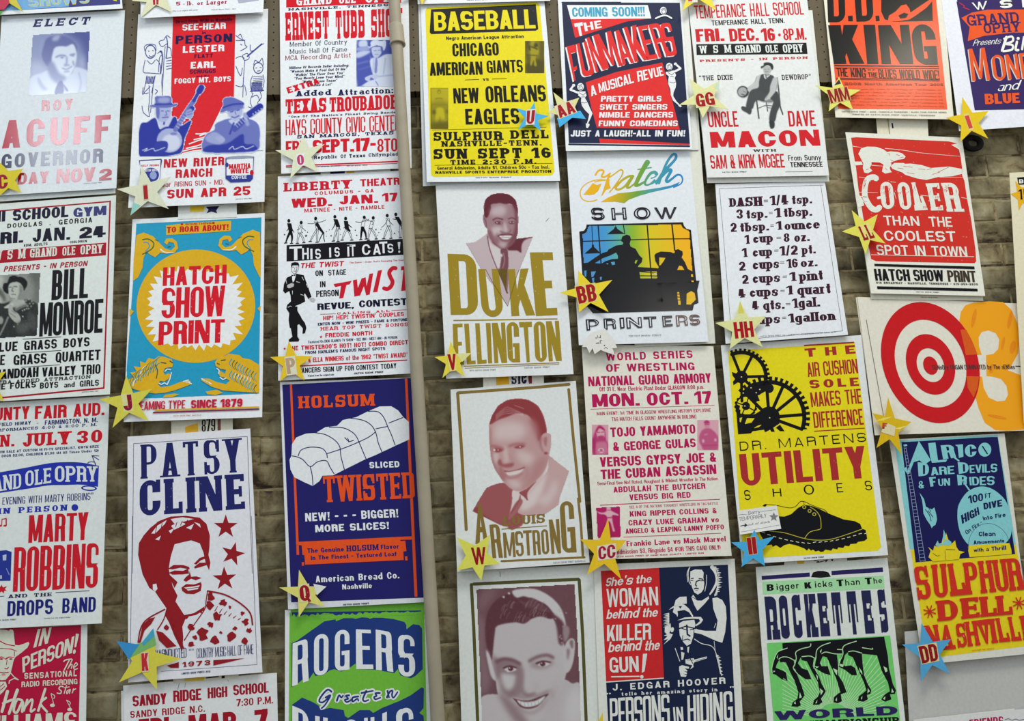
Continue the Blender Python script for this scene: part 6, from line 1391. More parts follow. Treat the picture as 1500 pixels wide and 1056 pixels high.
s.poly(K_, [(835,380),(850,360),(900,340),(1000,345),(1040,360),(1050,325),(1080,315),(1125,340),(1128,370),(1115,400),(1150,450),(1180,520),(1235,550),(1262,640),(1258,760),(1215,735),(1170,720),(1160,890),(860,900),(862,540),(880,500),(845,440)], cut=[[(885,400),(950,405),(930,440),(900,480),(885,485)],[(1070,530),(1090,485),(1120,490),(1145,530)]])
s.up(); Yy = (236,186,20)
for q in ([(1070,760),(1090,758),(1092,775),(1072,776)],[(1070,785),(1094,785),(1096,806),(1074,806)],[(1072,815),(1098,815),(1100,836),(1076,836)],[(1078,845),(1104,845),(1106,890),(1082,890)],[(1168,775),(1215,748),(1250,770),(1262,835),(1210,888),(1165,885)],[(1212,575),(1232,575),(1235,605),(1214,600)],[(1215,640),(1240,640),(1242,655),(1220,655)]): s.poly(Yy, q)
for q, c_ in (([(112,540),(135,535),(132,600),(118,600)],(80,150,205)),([(182,548),(232,545),(205,600),(186,605)],(80,150,205)),([(190,615),(215,610),(212,660),(198,660)],(80,150,205)),([(272,605),(292,600),(290,632),(276,634)],(80,150,205)),([(385,450),(425,445),(428,475),(400,480)],(80,160,200)),([(335,465),(360,460),(355,475)],(80,160,200)),([(690,600),(800,600),(800,618),(692,618)],(190,190,40)),([(815,600),(865,600),(865,612),(815,612)],(190,190,40)),([(830,565),(860,566),(860,578),(832,576)],(230,232,215))): s.poly(c_, q)
HK = (22,18,34); s.tile(840,220,7.895)
for m, c_ in ((0, HK),(.112,(232,236,238))):
    if m: s.up()
    for ch, q in (('S', [(202,665),(350,662),(368,808),(208,810)]),('H', [(435,668),(604,662),(618,800),(448,806)]),('O', [(694,660),(888,656),(894,798),(702,802)]),('W', [(932,662),(1195,655),(1170,790),(975,795)])):
        s.text(ch, 0,0,0,0, c_, quad=q, wt=.25 if ch != 'W' else .2, gap=0, t=.2, m=m, rnd=1)
s.tile(760,200)
for m, c_ in ((0, HK),(.112,(232,236,238))):
    if m: s.up()
    for ch, x, w in (('P', 345,66),('R', 436,62),('I', 518,24),('N', 552,80),('T', 642,66),('E', 738,52),('R', 808,60),('S', 878,54)):
        dy = -(x - 345) * .045; s.text(ch, 0,0,0,0, c_ if x < 790 or m else (96,66,56), quad=[(x, 942 + dy),(x + w, 940 + dy),(x + w + 4,994 + dy),(x + 5,1000 + dy)], wt=.27 if ch != 'I' else 1, gap=0, t=.22, m=m if ch != 'I' else m * 1.2)
s.text('HATCH SHOW PRINT', 568,735,1024,1030, NAVY, wt=.2); s.done()

s = Sheet('cream wrestling poster lettered MON. OCT. 17 in magenta', [(852,504),(1045,507.2),(1071.8,814),(870.5,819.5)], h=.0095, curl=.012, paper=(232,230,214))
MG = (186,18,86); s.tile(760,480); s.part('lettering', 'magenta lettering')
s.text('WORLD SERIES', 450,895,130,170, MG, wt=.32, gap=.3, t=.19, dy=-14); s.text('OF WRESTLING', 450,905,188,228, MG, wt=.32, gap=.2, t=.19, dy=-10); s.text('NATIONAL GUARD ARMORY', 358,990,252,302, MG, wt=.38, gap=.1, dy=-18)
s.text('Off 31 E. Near Electric Plant Bodar GLASGOW 8:00 p.m.', 416,955,306,328, MG, wt=.34, gap=.12, dy=-12); s.text('MON.', 378,622,343,410, MG, wt=.38, gap=.1, t=.2, dy=-8); s.text('OCT.', 660,872,336,402, MG, wt=.38, gap=.14, t=.2, dy=-8); s.text('17', 912,992,328,392, MG, wt=.4, gap=.14, dy=-2)
s.part('ruled_line'); s.line(MG, 2.5,[(370,420),(1008,400)]); s.line(MG, 4,[(420,915),(1036,884)])
s.text('MAIN EVENT: 1st TIME IN GLASGOW WRESTLING HISTORY EXPLOSIVE', 402,990,434,452, MG, wt=.28, gap=.1, dy=-18); s.text('TAG MATCH FALLS COUNT ANYWHERE IN BUILDING', 478,915,462,482, MG, wt=.28, gap=.1, dy=-14)
s.text('TOJO YAMAMOTO', 472,910,515,564, MG, wt=.38, gap=.12, dy=-18); s.text('& GEORGE GULAS', 486,912,590,636, MG, wt=.38, gap=.12, dy=-20); s.text('VERSUS GYPSY JOE &', 418,1016,668,718, MG, wt=.38, gap=.12, dy=-26); s.text('THE CUBAN ASSASSIN', 422,1018,732,782, MG, wt=.4, gap=.1, dy=-28)
s.text('Semi-Final See No1 Rated, Roughest & Wildest Wrestler In The Nation', 405,1026,794,812, MG, wt=.3, gap=.08, dy=-26); s.text('ABDULLAH THE BUTCHER', 488,962,820,850, MG, wt=.34, gap=.16, t=.2, dy=-20); s.text('VERSUS BIG RED', 570,886,860,890, MG, wt=.34, gap=.16, t=.2, dy=-14)
s.text('SEE 4 OF THE NATIONS TOUGHEST WRESTLERS IN TAG BATTLE', 570,1028,918,932,(180,60,110), wt=.24, gap=.1, dy=-20); s.text('KING RIPPER COLLINS &', 572,1020,946,974, MG, wt=.34, gap=.16, t=.19, dy=-18); s.text('CRAZY LUKE GRAHAM vs', 565,1032,992,1020, MG, wt=.34, gap=.14, t=.19, dy=-18); s.text('ANGELO & LEAPING LANNY POFFO', 550,1058,1036,1062, MG, wt=.36, gap=.12, t=.18, dy=-22)
s.tile(760,756); s.line(MG, 3,[(540,108),(1042,88)]); s.text('Frankie Lane vs Mask Marvel', 555,1068,128,156, MG, wt=.36, gap=.12, t=.16, dy=-26); s.text('Admission $3, Ringside $4 (FOR THIS CARD ONLY)', 505,1042,172,196, MG, wt=.32, gap=.12, dy=-24); s.text('HATCH SHOW PRINT OF HAND MADE QUALITY - LIMITED RUN', 490,955,206,214, MG, wt=.3, gap=.14, dy=-20)
s.tile(860,620,5.027)
def f(c):
    c.a[:] = .25; c.fill(.75,[(42,120),(60,60),(90,15),(130,50),(140,120),(158,160),(160,230),(52,235)],1); c.fill(.2,[(70,60),(95,35),(125,55),(128,95),(105,120),(78,110)],.6); c.fill(.75,[(80,95),(122,92),(115,125),(95,132),(82,118)],.6); c.line(.8,6,[(75,68),(92,66)],.3); c.line(.8,6,[(105,66),(122,64)],.3); c.fill(.85,[(62,60),(90,18),(130,45),(120,50),(90,35),(75,60)],.5)
    c.fill(.45,[(70,140),(140,135),(155,180),(150,225),(60,228),(55,170)],1.5); c.ell(.08,103,200,22,18,.5); c.ell(.6,104,196,12,8,.4); c.line(.7,5,[(88,208),(118,206)],.3); c.fill(.85,[(40,110),(62,130),(58,235),(46,232)],1)
s.raster('portrait', 'magenta photo of a bearded wrestler', (36,10,161,234), f, (168,14,82),(236,228,214))
def f(c):
    c.a[:] = .22; c.fill(.6,[(825,100),(840,60),(870,38),(905,38),(945,70),(968,110),(965,180),(950,195),(860,195),(845,170),(828,140)],.8); c.fill(.35,[(862,-10),(880,-20),(902,-10),(902,20),(885,36),(865,25)],.6); c.fill(.8,[(860,-8),(880,-22),(904,-8),(895,-2),(870,0)],.5); c.line(.3,8,[(865,85),(885,80)],.6); c.ell(.15,855,130,9,14,.7); c.ell(.15,945,122,8,12,.7); c.line(.85,6,[(868,8),(898,6)],.4); c.line(.8,5,[(850,165),(955,160)],.8)
s.raster('portrait', 'magenta photo of a standing wrestler in a dark shirt', (812,-25,970,200), f, (168,14,82),(236,228,214))
def f(c):
    c.a[:] = .92; c.fill(.18,[(75,645),(90,655),(130,655),(145,640),(142,620),(160,615),(175,622),(175,640),(200,655),(228,670),(228,680),(190,675),(185,700),(195,760),(205,790),(190,795),(175,740),(160,720),(140,740),(150,700),(130,672),(95,668),(78,655)],.5); c.line(.7,5,[(150,640),(170,640)],.3); c.line(.8,9,[(148,695),(185,693)],.5)
    c.keep([(66,620),(242,612),(248,838),(78,848)])
s.raster('portrait', 'magenta photo of a wrestler with arms spread', (66,612,249,848), f, (172,14,86),(236,228,214))
s.done()

s = Sheet('red, white and navy crime poster with a woman and a gunman', [(869.5,827),(1076.2,818.3),(1093,1150),(881,1160)], h=.009, curl=.008, paper=(228,230,220))
HN = (22,34,66); HR = (208,40,42); HW = (230,232,224); s.tile(760,756); s.part('printed_panel', 'red printed panel'); s.poly(HR, [(423,282),(723,266),(748,832),(450,852)])
s.part('printed_panel', 'navy printed panel'); s.poly(HN, [(723,266),(1078,250),(1135,1400),(480,1420),(450,858),(748,838)]); s.up()
s.part('illustration', 'white block print of a woman and a man in a hat'); s.tile(960,820,5.867); WW = HW
s.poly(WW, [(300,100),(340,82),(400,85),(415,110),(412,150),(420,200),(415,250),(395,280),(365,298),(335,280),(315,235),(300,180)]); s.line(WW, 6,[(298,60),(282,110),(288,180),(305,215)], True); s.line(WW, 5,[(290,70),(272,120),(280,190)], True)
for k in range(14):
    a = -.9 + k * .14; s.poly(WW, [(470 + 62 * math.cos(a),180 + 150 * math.sin(a) - 8),(470 + (95 + 14 * (k % 2)) * math.cos(a),180 + 150 * math.sin(a)),(470 + 62 * math.cos(a),180 + 150 * math.sin(a) + 14)])
s.line(WW, 34,[(485,60),(520,110),(530,180),(505,240),(470,295)], True, 14); s.line(WW, 5,[(440,130),(440,200),(425,270)])
s.poly(WW, [(160,395),(175,345),(210,318),(268,315),(270,375),(230,380),(170,400)]); s.poly(WW, [(310,320),(325,300),(360,350),(400,350),(455,310),(462,330),(420,380),(362,438),(335,390)]); s.poly(WW, [(490,330),(530,322),(575,345),(605,400),(612,500),(600,620),(575,712),(520,695),(400,640),(335,625),(335,585),(370,600),(430,610),(522,610),(535,520),(520,480),(498,420)])
s.poly(WW, [(80,620),(82,580),(110,560),(130,545),(135,590),(120,630),(150,640),(130,680),(70,728),(110,680),(70,690),(105,655),(72,650),(100,640)])
for k in range(9): s.poly(WW, [(66 + k % 2 * 8,468 + k * 14),(118,455 + k * 13),(120,470 + k * 13)])
s.poly(WW, [(115,430),(150,400),(230,380),(250,385),(290,420),(325,480),(322,500),(290,450),(200,440),(190,490),(180,470),(150,450),(160,410)]); s.poly(WW, [(190,520),(250,495),(330,490),(390,490),(410,515),(390,545),(350,570),(345,560),(385,525),(375,508),(330,505),(250,510)])
s.poly(WW, [(205,545),(240,525),(335,515),(345,560),(330,600),(325,660),(305,720),(270,740),(235,700),(210,650),(205,600)]); s.ell(WW, 145,600,14,22,.2)
s.line(WW, 6,[(170,760),(210,870)]); s.poly(WW, [(215,750),(235,750),(240,770),(220,775)]); s.poly(WW, [(222,790),(250,800),(240,855),(225,860)]); s.poly(WW, [(275,750),(292,745),(285,800),(276,790)]); s.line(WW, 6,[(335,680),(400,720),(480,740),(520,800),(560,980)], True)
s.poly(WW, [(258,855),(330,845),(335,858),(440,830),(445,845),(335,880),(325,895),(328,920),(300,940),(318,905),(290,900),(260,890)]); s.poly(WW, [(205,915),(230,905),(290,920),(288,935),(250,932),(275,950),(272,960),(245,955),(272,970),(270,982),(240,978),(268,992),(262,1005),(220,1003),(205,950)])
for k in range(12): s.poly(WW, [(520 + k * 4,810 + k * 15),(548 + (k % 2) * 14 + k * 2,822 + k * 15),(522 + k * 4,832 + k * 15)])
s.line(WW, 4,[(520,545),(505,585)]); s.line(WW, 4,[(505,700),(515,790)])
s.up()
for l, w in (([(308,160),(328,158)],8),([(375,160),(405,165),(412,180)],9),([(380,175),(352,185),(345,215),(355,225)],10),([(335,248),(352,242),(370,248)],11),([(345,262),(362,260)],4),([(305,178),(325,176)],6),([(385,180),(405,180)],6),([(318,318),(360,345),(400,345),(450,315)],5),([(205,590),(260,570),(345,590)],10),([(270,560),(275,640),(298,655)],14),([(240,690),(275,680),(300,690)],8),([(220,585),(262,600)],8),([(300,600),(330,595)],8),([(236,650),(232,700)],6),([(270,860),(325,862)],5),([(300,850),(322,890)],6),([(345,870),(440,840)],3)): s.line(HN, w, l)
s.poly(HN, [(190,440),(250,430),(290,450),(310,485),(200,500)]); s.poly(HN, [(200,400),(230,395),(215,420)])
s.part('lettering'); s.tile(760,756)
s.text('WOMAN', 453,718,375,470, HW, wt=.26, gap=.12, t=.14, rnd=.6); s.text('KILLER', 455,682,562,645, HW, wt=.28, gap=.12, t=.14, rnd=.6, it=.04); s.text('GUN', 468,618,728,808, HW, wt=.28, gap=.14, t=.16); s.poly(HW, [(640,710),(662,708),(648,800),(634,808)]); s.ell(HW, 634,828,9,9)
s.part('ruled_line'); s.line(HW, 7,[(478,828),(620,826)])
for t_, q in (("She's", [(452,320),(588,300),(590,352),(450,362)]),('the', [(606,305),(686,300),(686,342),(606,348)]),('behind', [(456,482),(622,470),(620,522),(456,530)]),('the', [(640,475),(718,468),(718,518),(640,522)]),('behind', [(464,648),(632,636),(632,690),(466,702)]),('the', [(652,642),(728,636),(728,688),(652,694)])):
    s.text(t_, 0,0,0,0, HW, quad=q, wt=.28, gap=.1, t=.15, it=.2)
s.text('J. EDGAR HOOVER', 483,1066,866,900, HW, wt=.28, gap=.4, t=.2, dy=-36); s.text('tells her amazing story in', 530,1024,908,926, HW, wt=.3, gap=.4, slab=.6, dy=-24); s.text('"', 452,475,912,935, HW); s.text('"', 1088,1110,878,905, HW)
s.text('PERSONS', 0,0,0,0, HW, quad=[(468,940),(775,918),(780,1078),(472,1095)], wt=.3, gap=.08, t=.1, rnd=.2); s.text('IN', 0,0,0,0, HW, quad=[(795,985),(845,982),(850,1058),(800,1060)], wt=.3, gap=.2); s.text('HIDING', 0,0,0,0, HW, quad=[(868,925),(1100,900),(1105,1055),(872,1075)], wt=.3, gap=.1, t=.1, rnd=.2)
s.done()

# ================================================================= column 6
Sheet('pale sheet edge showing below the seated banjo player poster', [(1010,20),(1190,15),(1214.8,265.6),(1036,268)], h=.009, curl=.004, paper=(226,228,218), name='paper_sheet', cat='paper').done()
s = Sheet('white poster with red lettering around a grey seated banjo player', [(1007,-4),(1181,-11),(1214.5,257),(1036,260)], h=.011, curl=.011, paper=(228,230,226))
MR = (204,26,36); s.tile(970,0,5.556); s.part('lettering', 'red lettering')
s.text('TEMPERANCE HALL SCHOOL', 262,1152,45,152, MR, wt=.27, gap=.16, t=.11); s.text('TEMPERANCE HALL, TENN.', 402,998,167,208, BLK, wt=.3, gap=.14)
s.tile(760,0); s.text('FRI.', 912,1058,150,216, MR, wt=.4, gap=.08); s.text('DEC.', 1085,1235,148,214, MR, wt=.38, gap=.08); s.text('16', 1256,1320,146,212, MR, wt=.42, gap=.08); s.ell(MR, 1344,180,7,8); s.tile(1100,0); s.text('8P.M.', 166,285,148,208, MR, wt=.36, gap=.08)
s.part('banner', 'black band'); s.poly((18,18,18),[(-282,228),(286,220),(292,278),(-280,284)]).up(); s.tile(760,0); s.text('W S M', 932,1095,236,276,(226,232,226), wt=.32, slab=.7, gap=.2); s.text('GRAND', 1116,1248,234,274,(226,232,226), wt=.34, slab=.6, gap=.05); s.text('OLE', 1272,1336,233,272,(226,232,226), wt=.34, slab=.6, gap=.05); s.tile(1100,0); s.text('OPRY', 165,268,230,272,(226,232,226), wt=.34, slab=.6, gap=.05)
s.tile(760,0); s.text('PRESENTS - IN PERSON', 935,1490,308,320, MR, wt=.3, slab=1, gap=.26, t=.2); s.text('"THE DIXIE', 930,1103,390,415, BLK, wt=.28, slab=.6, gap=.14); s.tile(1100,0); s.text('DEWDROP"', 160,310,386,412, BLK, wt=.28, slab=.6, gap=.14)
s.tile(760,0); s.text('UNCLE', 975,1130,576,656, MR, wt=.3, gap=.14, t=.12); s.tile(1100,0); s.text('DAVE', 193,332,572,652, MR, wt=.3, gap=.14, t=.12); s.tile(760,0)
s.part('headline', 'wide red lettering'); s.text('MACON', 988,1552,680,762, MR, wt=.38, gap=.14, t=.22, wear=.5)
s.text('WITH', 1210,1325,770,783, BLK, wt=.28, slab=1, gap=.2, t=.2); s.text('SAM & KIRK MCGEE', 988,1370,800,870, MR, wt=.3, gap=.1, t=.12); s.tile(1100,0); s.text('From Sunny', 192,362,800,828, BLK, wt=.26, gap=.16); s.text('TENNESSEE', 202,370,836,862, BLK, wt=.3, gap=.12); s.line(BLK, 1.5,[(178,886),(318,884)]); s.tile(760,0); s.text('HATCH SHOW PRINT', 1050,1175,885,891, BLK, wt=.2)
s.tile(1060,80,8.8)
def f(c):
    c.a[:] = 0
    c.line(.85,16,[(425,590),(455,820)],.3); c.line(.8,12,[(550,610),(568,730)],.3); c.line(.75,9,[(450,690),(540,655),(620,660)],.3); c.line(.7,7,[(560,680),(620,690)],.3); c.line(.85,16,[(690,300),(712,480),(728,660),(765,770)],.3); c.fill(.45,[(470,590),(520,610),(620,620),(640,580),(540,570)],.5)
    c.ell(.85,250,478,78,74,.4,.7); c.ell(.25,242,478,58,62,.5,.7); c.line(.8,10,[(235,510),(275,525)],.4); c.line(.6,8,[(255,470),(280,485)],.4)
    c.fill(.78,[(350,450),(420,430),(560,470),(600,500),(540,600),(440,590),(400,620),(370,700),(290,690),(310,560)],.5)
    c.fill(.8,[(228,690),(240,665),(300,680),(360,700),(352,760),(330,770),(300,750),(245,720)],.4); c.fill(.8,[(600,560),(680,470),(720,560),(730,650),(690,740),(660,860),(590,850),(600,740),(625,660),(640,600)],.5); c.fill(.9,[(590,850),(650,860),(655,930),(625,955),(600,940)],.4)
    c.fill(.8,[(480,262),(520,250),(600,260),(650,290),(640,400),(600,480),(540,500),(440,460),(445,380),(460,300)],.5)
    c.fill(.15,[(425,280),(475,260),(455,350),(450,420),(370,450),(330,480),(305,440),(370,390),(400,350)],.5); c.fill(.15,[(640,300),(695,300),(702,380),(670,470),(600,560),(540,595),(530,570),(590,480),(600,400),(625,330)],.5); c.line(.5,3,[(425,280),(400,350),(310,425)],.3); c.line(.5,4,[(640,300),(600,400),(590,480),(545,570)],.3); c.line(.6,3,[(700,320),(670,470),(600,560)],.3)
    c.fill(.1,[(518,250),(545,270),(600,262),(560,300),(540,315),(520,290)],.3); c.line(.85,9,[(545,275),(550,300)],.3)
    c.fill(.2,[(512,160),(560,145),(610,160),(618,200),(600,235),(565,262),(530,250),(515,215)],.4); c.line(.6,5,[(525,190),(548,188)],.3); c.line(.6,5,[(570,188),(590,186)],.3); c.line(.55,6,[(530,215),(575,218)],.4); c.line(.3,5,[(540,235),(570,235)],.5)
    c.fill(.95,[(480,155),(515,140),(520,108),(570,100),(620,115),(640,150),(635,190),(618,190),(600,150),(560,135),(515,160),(490,178)],.4)
    m = c.a > .06; c.mask &= c.blurm(m.astype(float),.5) > .2
s.raster('portrait', 'grey photo of a seated banjo player in hat and waistcoat', (165,95,775,960), f, (34,38,40),(228,230,226), res=1.5)
s.done()

s = Sheet('white measures poster with maroon slab lettering DASH=1/4 tsp.', [(1047.8,269.6),(1208.3,265.6),(1242.3,490.3),(1063,503.5)], h=.0095, curl=.012, paper=(232,236,238))
DM = (58,22,40); s.tile(760,200); s.part('border', 'thin frame line'); s.line((80,80,90),2,[(1035,268),(1570,250)]); s.line((80,80,90),2,[(1035,268),(1098,1040)]); s.tile(1100,180); s.line((80,80,90),2,[(360,322),(472,1070)]); s.line((80,80,90),2,[(40,1110),(475,1072)])
for t_, q in (('=', [(66,392),(88,391),(88,412),(66,413)]),('1/4', [(102,376),(192,370),(194,420),(104,424)]),('tsp.', [(210,374),(314,368),(316,414),(212,420)]),
    ('tsp.', [(-25,450),(84,442),(86,488),(-23,494)]),('=', [(92,456),(112,455),(112,472),(92,473)]),('1', [(126,440),(150,438),(152,486),(128,488)]),('tbsp.', [(168,440),(314,432),(316,478),(170,486)]),
    ('tbsp.', [(-57,516),(92,508),(94,554),(-55,562)]),('=', [(100,520),(118,519),(118,538),(100,539)]),('1', [(134,508),(156,506),(158,550),(136,552)]),('ounce', [(172,508),(354,496),(356,544),(174,552)]),
    ('cup', [(10,574),(112,568),(114,614),(12,620)]),('=', [(132,584),(156,583),(156,600),(132,601)]),('8', [(168,570),(198,568),(200,612),(170,614)]),('oz.', [(222,568),(300,562),(304,608),(224,614)]),
    ('cup', [(8,644),(108,638),(110,684),(10,690)]),('=', [(120,650),(142,649),(142,666),(120,667)]),('1/2', [(152,636),(240,630),(242,678),(154,684)]),('pt.', [(262,632),(332,626),(335,672),(264,678)]),
    ('cups', [(8,706),(143,700),(145,748),(10,756)]),('=', [(148,712),(172,711),(172,728),(148,729)]),('16', [(188,702),(240,698),(242,744),(190,748)]),('oz.', [(254,700),(340,694),(344,738),(258,744)]),
    ('cups', [(8,778),(148,770),(150,820),(10,826)]),('=', [(164,784),(186,783),(186,800),(164,801)]),('1', [(204,770),(228,768),(230,814),(206,816)]),('pint', [(248,766),(368,758),(372,808),(252,816)]),
    ('cups', [(-7,850),(138,842),(140,892),(-5,898)]),('=', [(152,858),(174,857),(174,874),(152,875)]),('1', [(188,840),(212,838),(214,884),(190,886)]),('quart', [(236,836),(408,826),(412,878),(240,888)]),
    ('4', [(4,920),(40,916),(42,960),(8,964)]),('qts.', [(60,916),(172,908),(174,958),(64,966)]),('=', [(180,926),(204,925),(204,942),(180,943)]),('1gal.', [(216,906),(354,896),(358,946),(220,954)]),
    ('cups', [(-2,992),(148,984),(150,1032),(0,1040)]),('=', [(160,996),(182,995),(182,1012),(160,1013)]),('1gallon', [(196,984),(432,968),(436,1016),(200,1030)])):
    s.part('lettering'); s.text(t_, 0,0,0,0, DM, quad=q, wt=.42 if t_ != '=' else .3, slab=.75, gap=0.0, t=.15)
s.tile(760,200)
for t_, q in (('DASH', [(1085,318),(1252,308),(1256,358),(1088,362)]),('3', [(1120,376),(1154,374),(1156,422),(1124,424)]),('2', [(1090,446),(1122,444),(1124,490),(1094,492)]),('1', [(1168,508),(1186,506),(1188,552),(1170,554)]),('1', [(1154,576),(1174,574),(1176,620),(1158,622)]),('2', [(1134,646),(1166,644),(1170,690),(1138,692)]),('2', [(1150,714),(1182,712),(1186,758),(1154,760)]),('4', [(1130,786),(1166,784),(1170,828),(1134,832)])):
    s.text(t_, 0,0,0,0, DM, quad=q, wt=.42, slab=.75, gap=0, t=.16)
# widen the left ends of lines that start left of this crop
s.tile(970,260,3.52); s.tile(1100,460); s.text('HATCH SHOW PRINT CO. - AMERICAN LETTERPRESS POSTER SINCE 1879', 48,440,112,119,(90,90,100), wt=.2, dy=-22)
s.done()

s = Sheet('yellow poster with black gear wheels above a large black shoe', [(1056,505.8),(1261.3,490.7),(1301,813),(1087,826.5)], h=.0095, curl=.012, paper=(228,232,228))
UY = (234,218,24); UK = (13,13,18); UR = (168,44,44); s.tile(1100,460); s.part('printed_panel', 'yellow printed panel')
s.poly(UY, [(-118,190),(535,145),(668,1180),(672,1200),(655,1220),(-40,1262)]); s.up(); s.part('ruled_line', 'red rule'); s.line(UR, 8,[(276,162),(530,146)]); s.line(UR, 5,[(328,604),(585,588)])
s.part('lettering', 'dark red lettering'); s.text('THE', 278,540,178,222, UR, wt=.36, gap=.8, t=.24); s.text('AIR CUSHION', 290,552,250,325, UR, wt=.3, gap=.1, t=.12, dy=-20); s.text('SOLE', 302,558,340,384, UR, wt=.38, gap=.4, t=.22, dy=-14); s.text('MAKES THE', 308,572,404,480, UR, wt=.3, gap=.12, t=.12, dy=-20); s.text('DIFFERENCE', 322,580,505,588, UR, wt=.32, gap=.14, t=.12, dy=-18)
s.text('DR. MARTENS', -58,598,658 + 0,706, UK, wt=.13, gap=.42, t=.13, dy=-48); s.text('UTILITY', -54,600,722,888, UR, wt=.36, gap=.12, t=.16, dy=-44, wear=.2)
for ch, x0, x1, y0, y1 in (('S', -34,-2,908,960),('H', 68,112,900,946),('H', 112 - 0,157,900,942),('O', 272,326,880,932),('E', 442,474,872,920),('S', 588,624,860,910)):
    if not (ch == 'H' and x0 == 68): s.text(ch, x0, x1, y0, y1, UK, wt=.16, gap=0, t=.12, dy=-2)
s.part('illustration', 'black gear wheels'); s.tile(1060,490,6.6)
def gear(cx, cy, R, nt, n0, n1, sp, hub, a0=0., w=.11):
    for i in range(n0, n1):
        a = 2 * math.pi * i / nt + a0; b = a + .55 * 2 * math.pi / nt
        s.poly(UK, [(cx + R * .93 * math.cos(a), cy + R * .93 * math.sin(a)),(cx + R * 1.07 * math.cos(a), cy + R * 1.07 * math.sin(a)),(cx + R * 1.07 * math.cos(b), cy + R * 1.07 * math.sin(b)),(cx + R * .93 * math.cos(b), cy + R * .93 * math.sin(b))])
    A0, A1 = 2 * math.pi * n0 / nt + a0,2 * math.pi * n1 / nt + a0
    arc = [(cx + R * .92 * math.cos(A0 + (A1 - A0) * k / 24), cy + R * .92 * math.sin(A0 + (A1 - A0) * k / 24)) for k in range(25)]
    s.line(UK, R * w * 1.3, arc)
    for a in sp: s.line(UK, R * w, [(cx, cy),(cx + R * .92 * math.cos(a), cy + R * .92 * math.sin(a))])
    s.ell(UK, cx, cy, hub, hub)
gear(172,410,258,38,26,40,(-1.95,-1.1,-.03,.75,1.55),62)
gear(440,800,370,44,27,46,(-2.35,-1.65,-1.15,-.68,-.08,.35),105, w=.085)
gear(215,690,105,16,8,24,(.5,2,3.5,5),40,.2); s.ell(UK, 440,520,45,45); s.poly(UK, [(80,360),(130,380),(170,350),(235,400),(190,440),(150,455),(95,490),(90,455),(110,430),(85,395)])
s.poly(UK, [(115,665),(160,690),(152,720),(200,770),(300,770),(350,740),(440,700),(520,760),(540,860),(480,900),(495,940),(460,940),(450,920),(400,945),(390,920),(280,935),(265,955),(140,965)], cut=[[(165,725),(205,730),(195,765),(160,765)],[(205,865),(225,808),(300,808),(270,850)],[(290,905),(330,880),(370,870),(340,895)],[(155,805),(180,800),(165,850),(155,840)]])
s.poly(UK, [(240,490),(290,460),(320,490),(400,480),(420,540),(330,590),(350,640),(300,650),(240,600),(180,600),(200,550)]); s.poly(UK, [(505,900),(545,870),(590,935),(545,935)]); s.poly(UK, [(715,900),(800,900),(810,915),(725,922)]); s.up()
for x, y in ((172,410),(445,805),(265,515),(315,562),(350,530),(190,565),(205,690),(178,690)): s.ell((215,210,150), x, y, 7,6)
s.part('illustration', 'black shoe'); s.tile(1060,720,6.25)
s.poly(UK, [(330,200),(480,225),(560,228),(620,205),(680,150),(735,120),(800,130),(870,155),(960,200),(1100,255),(1200,270),(1250,295),(1268,340),(1300,350),(1315,430),(1290,450),(1230,460),(1215,475),(1160,480),(1150,500),(1110,495),(1095,515),(1050,510),(1040,528),(1000,520),(985,540),(930,530),(915,548),(890,552),(870,540),(840,548),(820,530),(800,540),(780,520),(762,540),(740,520),(660,490),(600,478),(555,490),(520,515),(480,490),(450,505),(440,485),(390,492),(330,380)])
s.poly(UK, [(355,130),(380,112),(400,118),(380,138)]); s.line(UK, 5,[(390,118),(480,125),(560,142),(620,148),(665,130),(700,92),(740,92),(800,120),(860,145),(920,165),(955,200)], True); s.line(UK, 4,[(735,95),(738,130)]); s.up()
yl = (196,186,60); s.line(yl, 6,[(420,362),(560,378),(740,430),(880,445),(1000,432),(1150,385),(1270,342)], True); s.line(yl, 6,[(790,140),(850,180),(885,240),(892,320),(880,345),(790,370),(740,430)], True)
for x, y in ((738,142),(787,177),(830,207)): s.ell(yl, x, y, 18,16, cutr=.6)
for k in range(19):
    t = k / 18; x = 350 + 940 * t; y = 372 + 100 * math.sin(min(1, t * 1.05) * math.pi * .93) ** .9 + (0 if t < .5 else -12 * t); s.line((226,226,180),6,[(x, y),(x + 26, y + (6 if t < .5 else -6))])
s.text('HATCH SHOW PRINT', 735,922,604,614, UK, wt=.34); s.done()

Sheet('plain strip showing between the yellow shoe poster and the horse legs poster', [(1148,700),(1240,696),(1241,830),(1149,836)], h=.0075, curl=0, paper=(232,230,216), name='paper_sheet', cat='paper').done()
s = Sheet('printed scrap with a yellow block behind the top of the horse legs poster', [(1162,740),(1236,736),(1238,826),(1164,830)], h=.0085, curl=0, paper=(232,230,216), name='paper_sheet', cat='paper')
s.tile(1060,720,6.25); s.part('printed_mark'); s.poly((226,184,40),[(672,635),(735,630),(735,660),(675,662)]); s.line(UK, 8,[(830,630),(870,640),(850,650),(900,640),(950,625),(930,645)], True); s.poly(UK, [(985,620),(1005,618),(1000,636),(985,634)]); s.done()
s = Sheet('green and black poster with a row of black horse legs', [(1107,830.5),(1299.8,817),(1331,1100),(1128,1115)], h=.009, curl=.008, paper=(226,232,222))
RG = (118,212,112); RV = (42,34,92); s.tile(1100,756); s.part('ruled_line', 'violet rule'); s.poly(RV, [(55,308),(303,290),(304,312),(56,328)]); s.poly(RV, [(415,282),(680,264),(682,288),(416,304)]); s.poly((24,22,26),[(310,314),(320,290),(345,282),(375,282),(400,290),(412,312),(360,318)])
s.part('printed_panel', 'pale green band'); s.poly((170,226,168),[(58,338),(684,306),(690,372),(62,404)]).up()
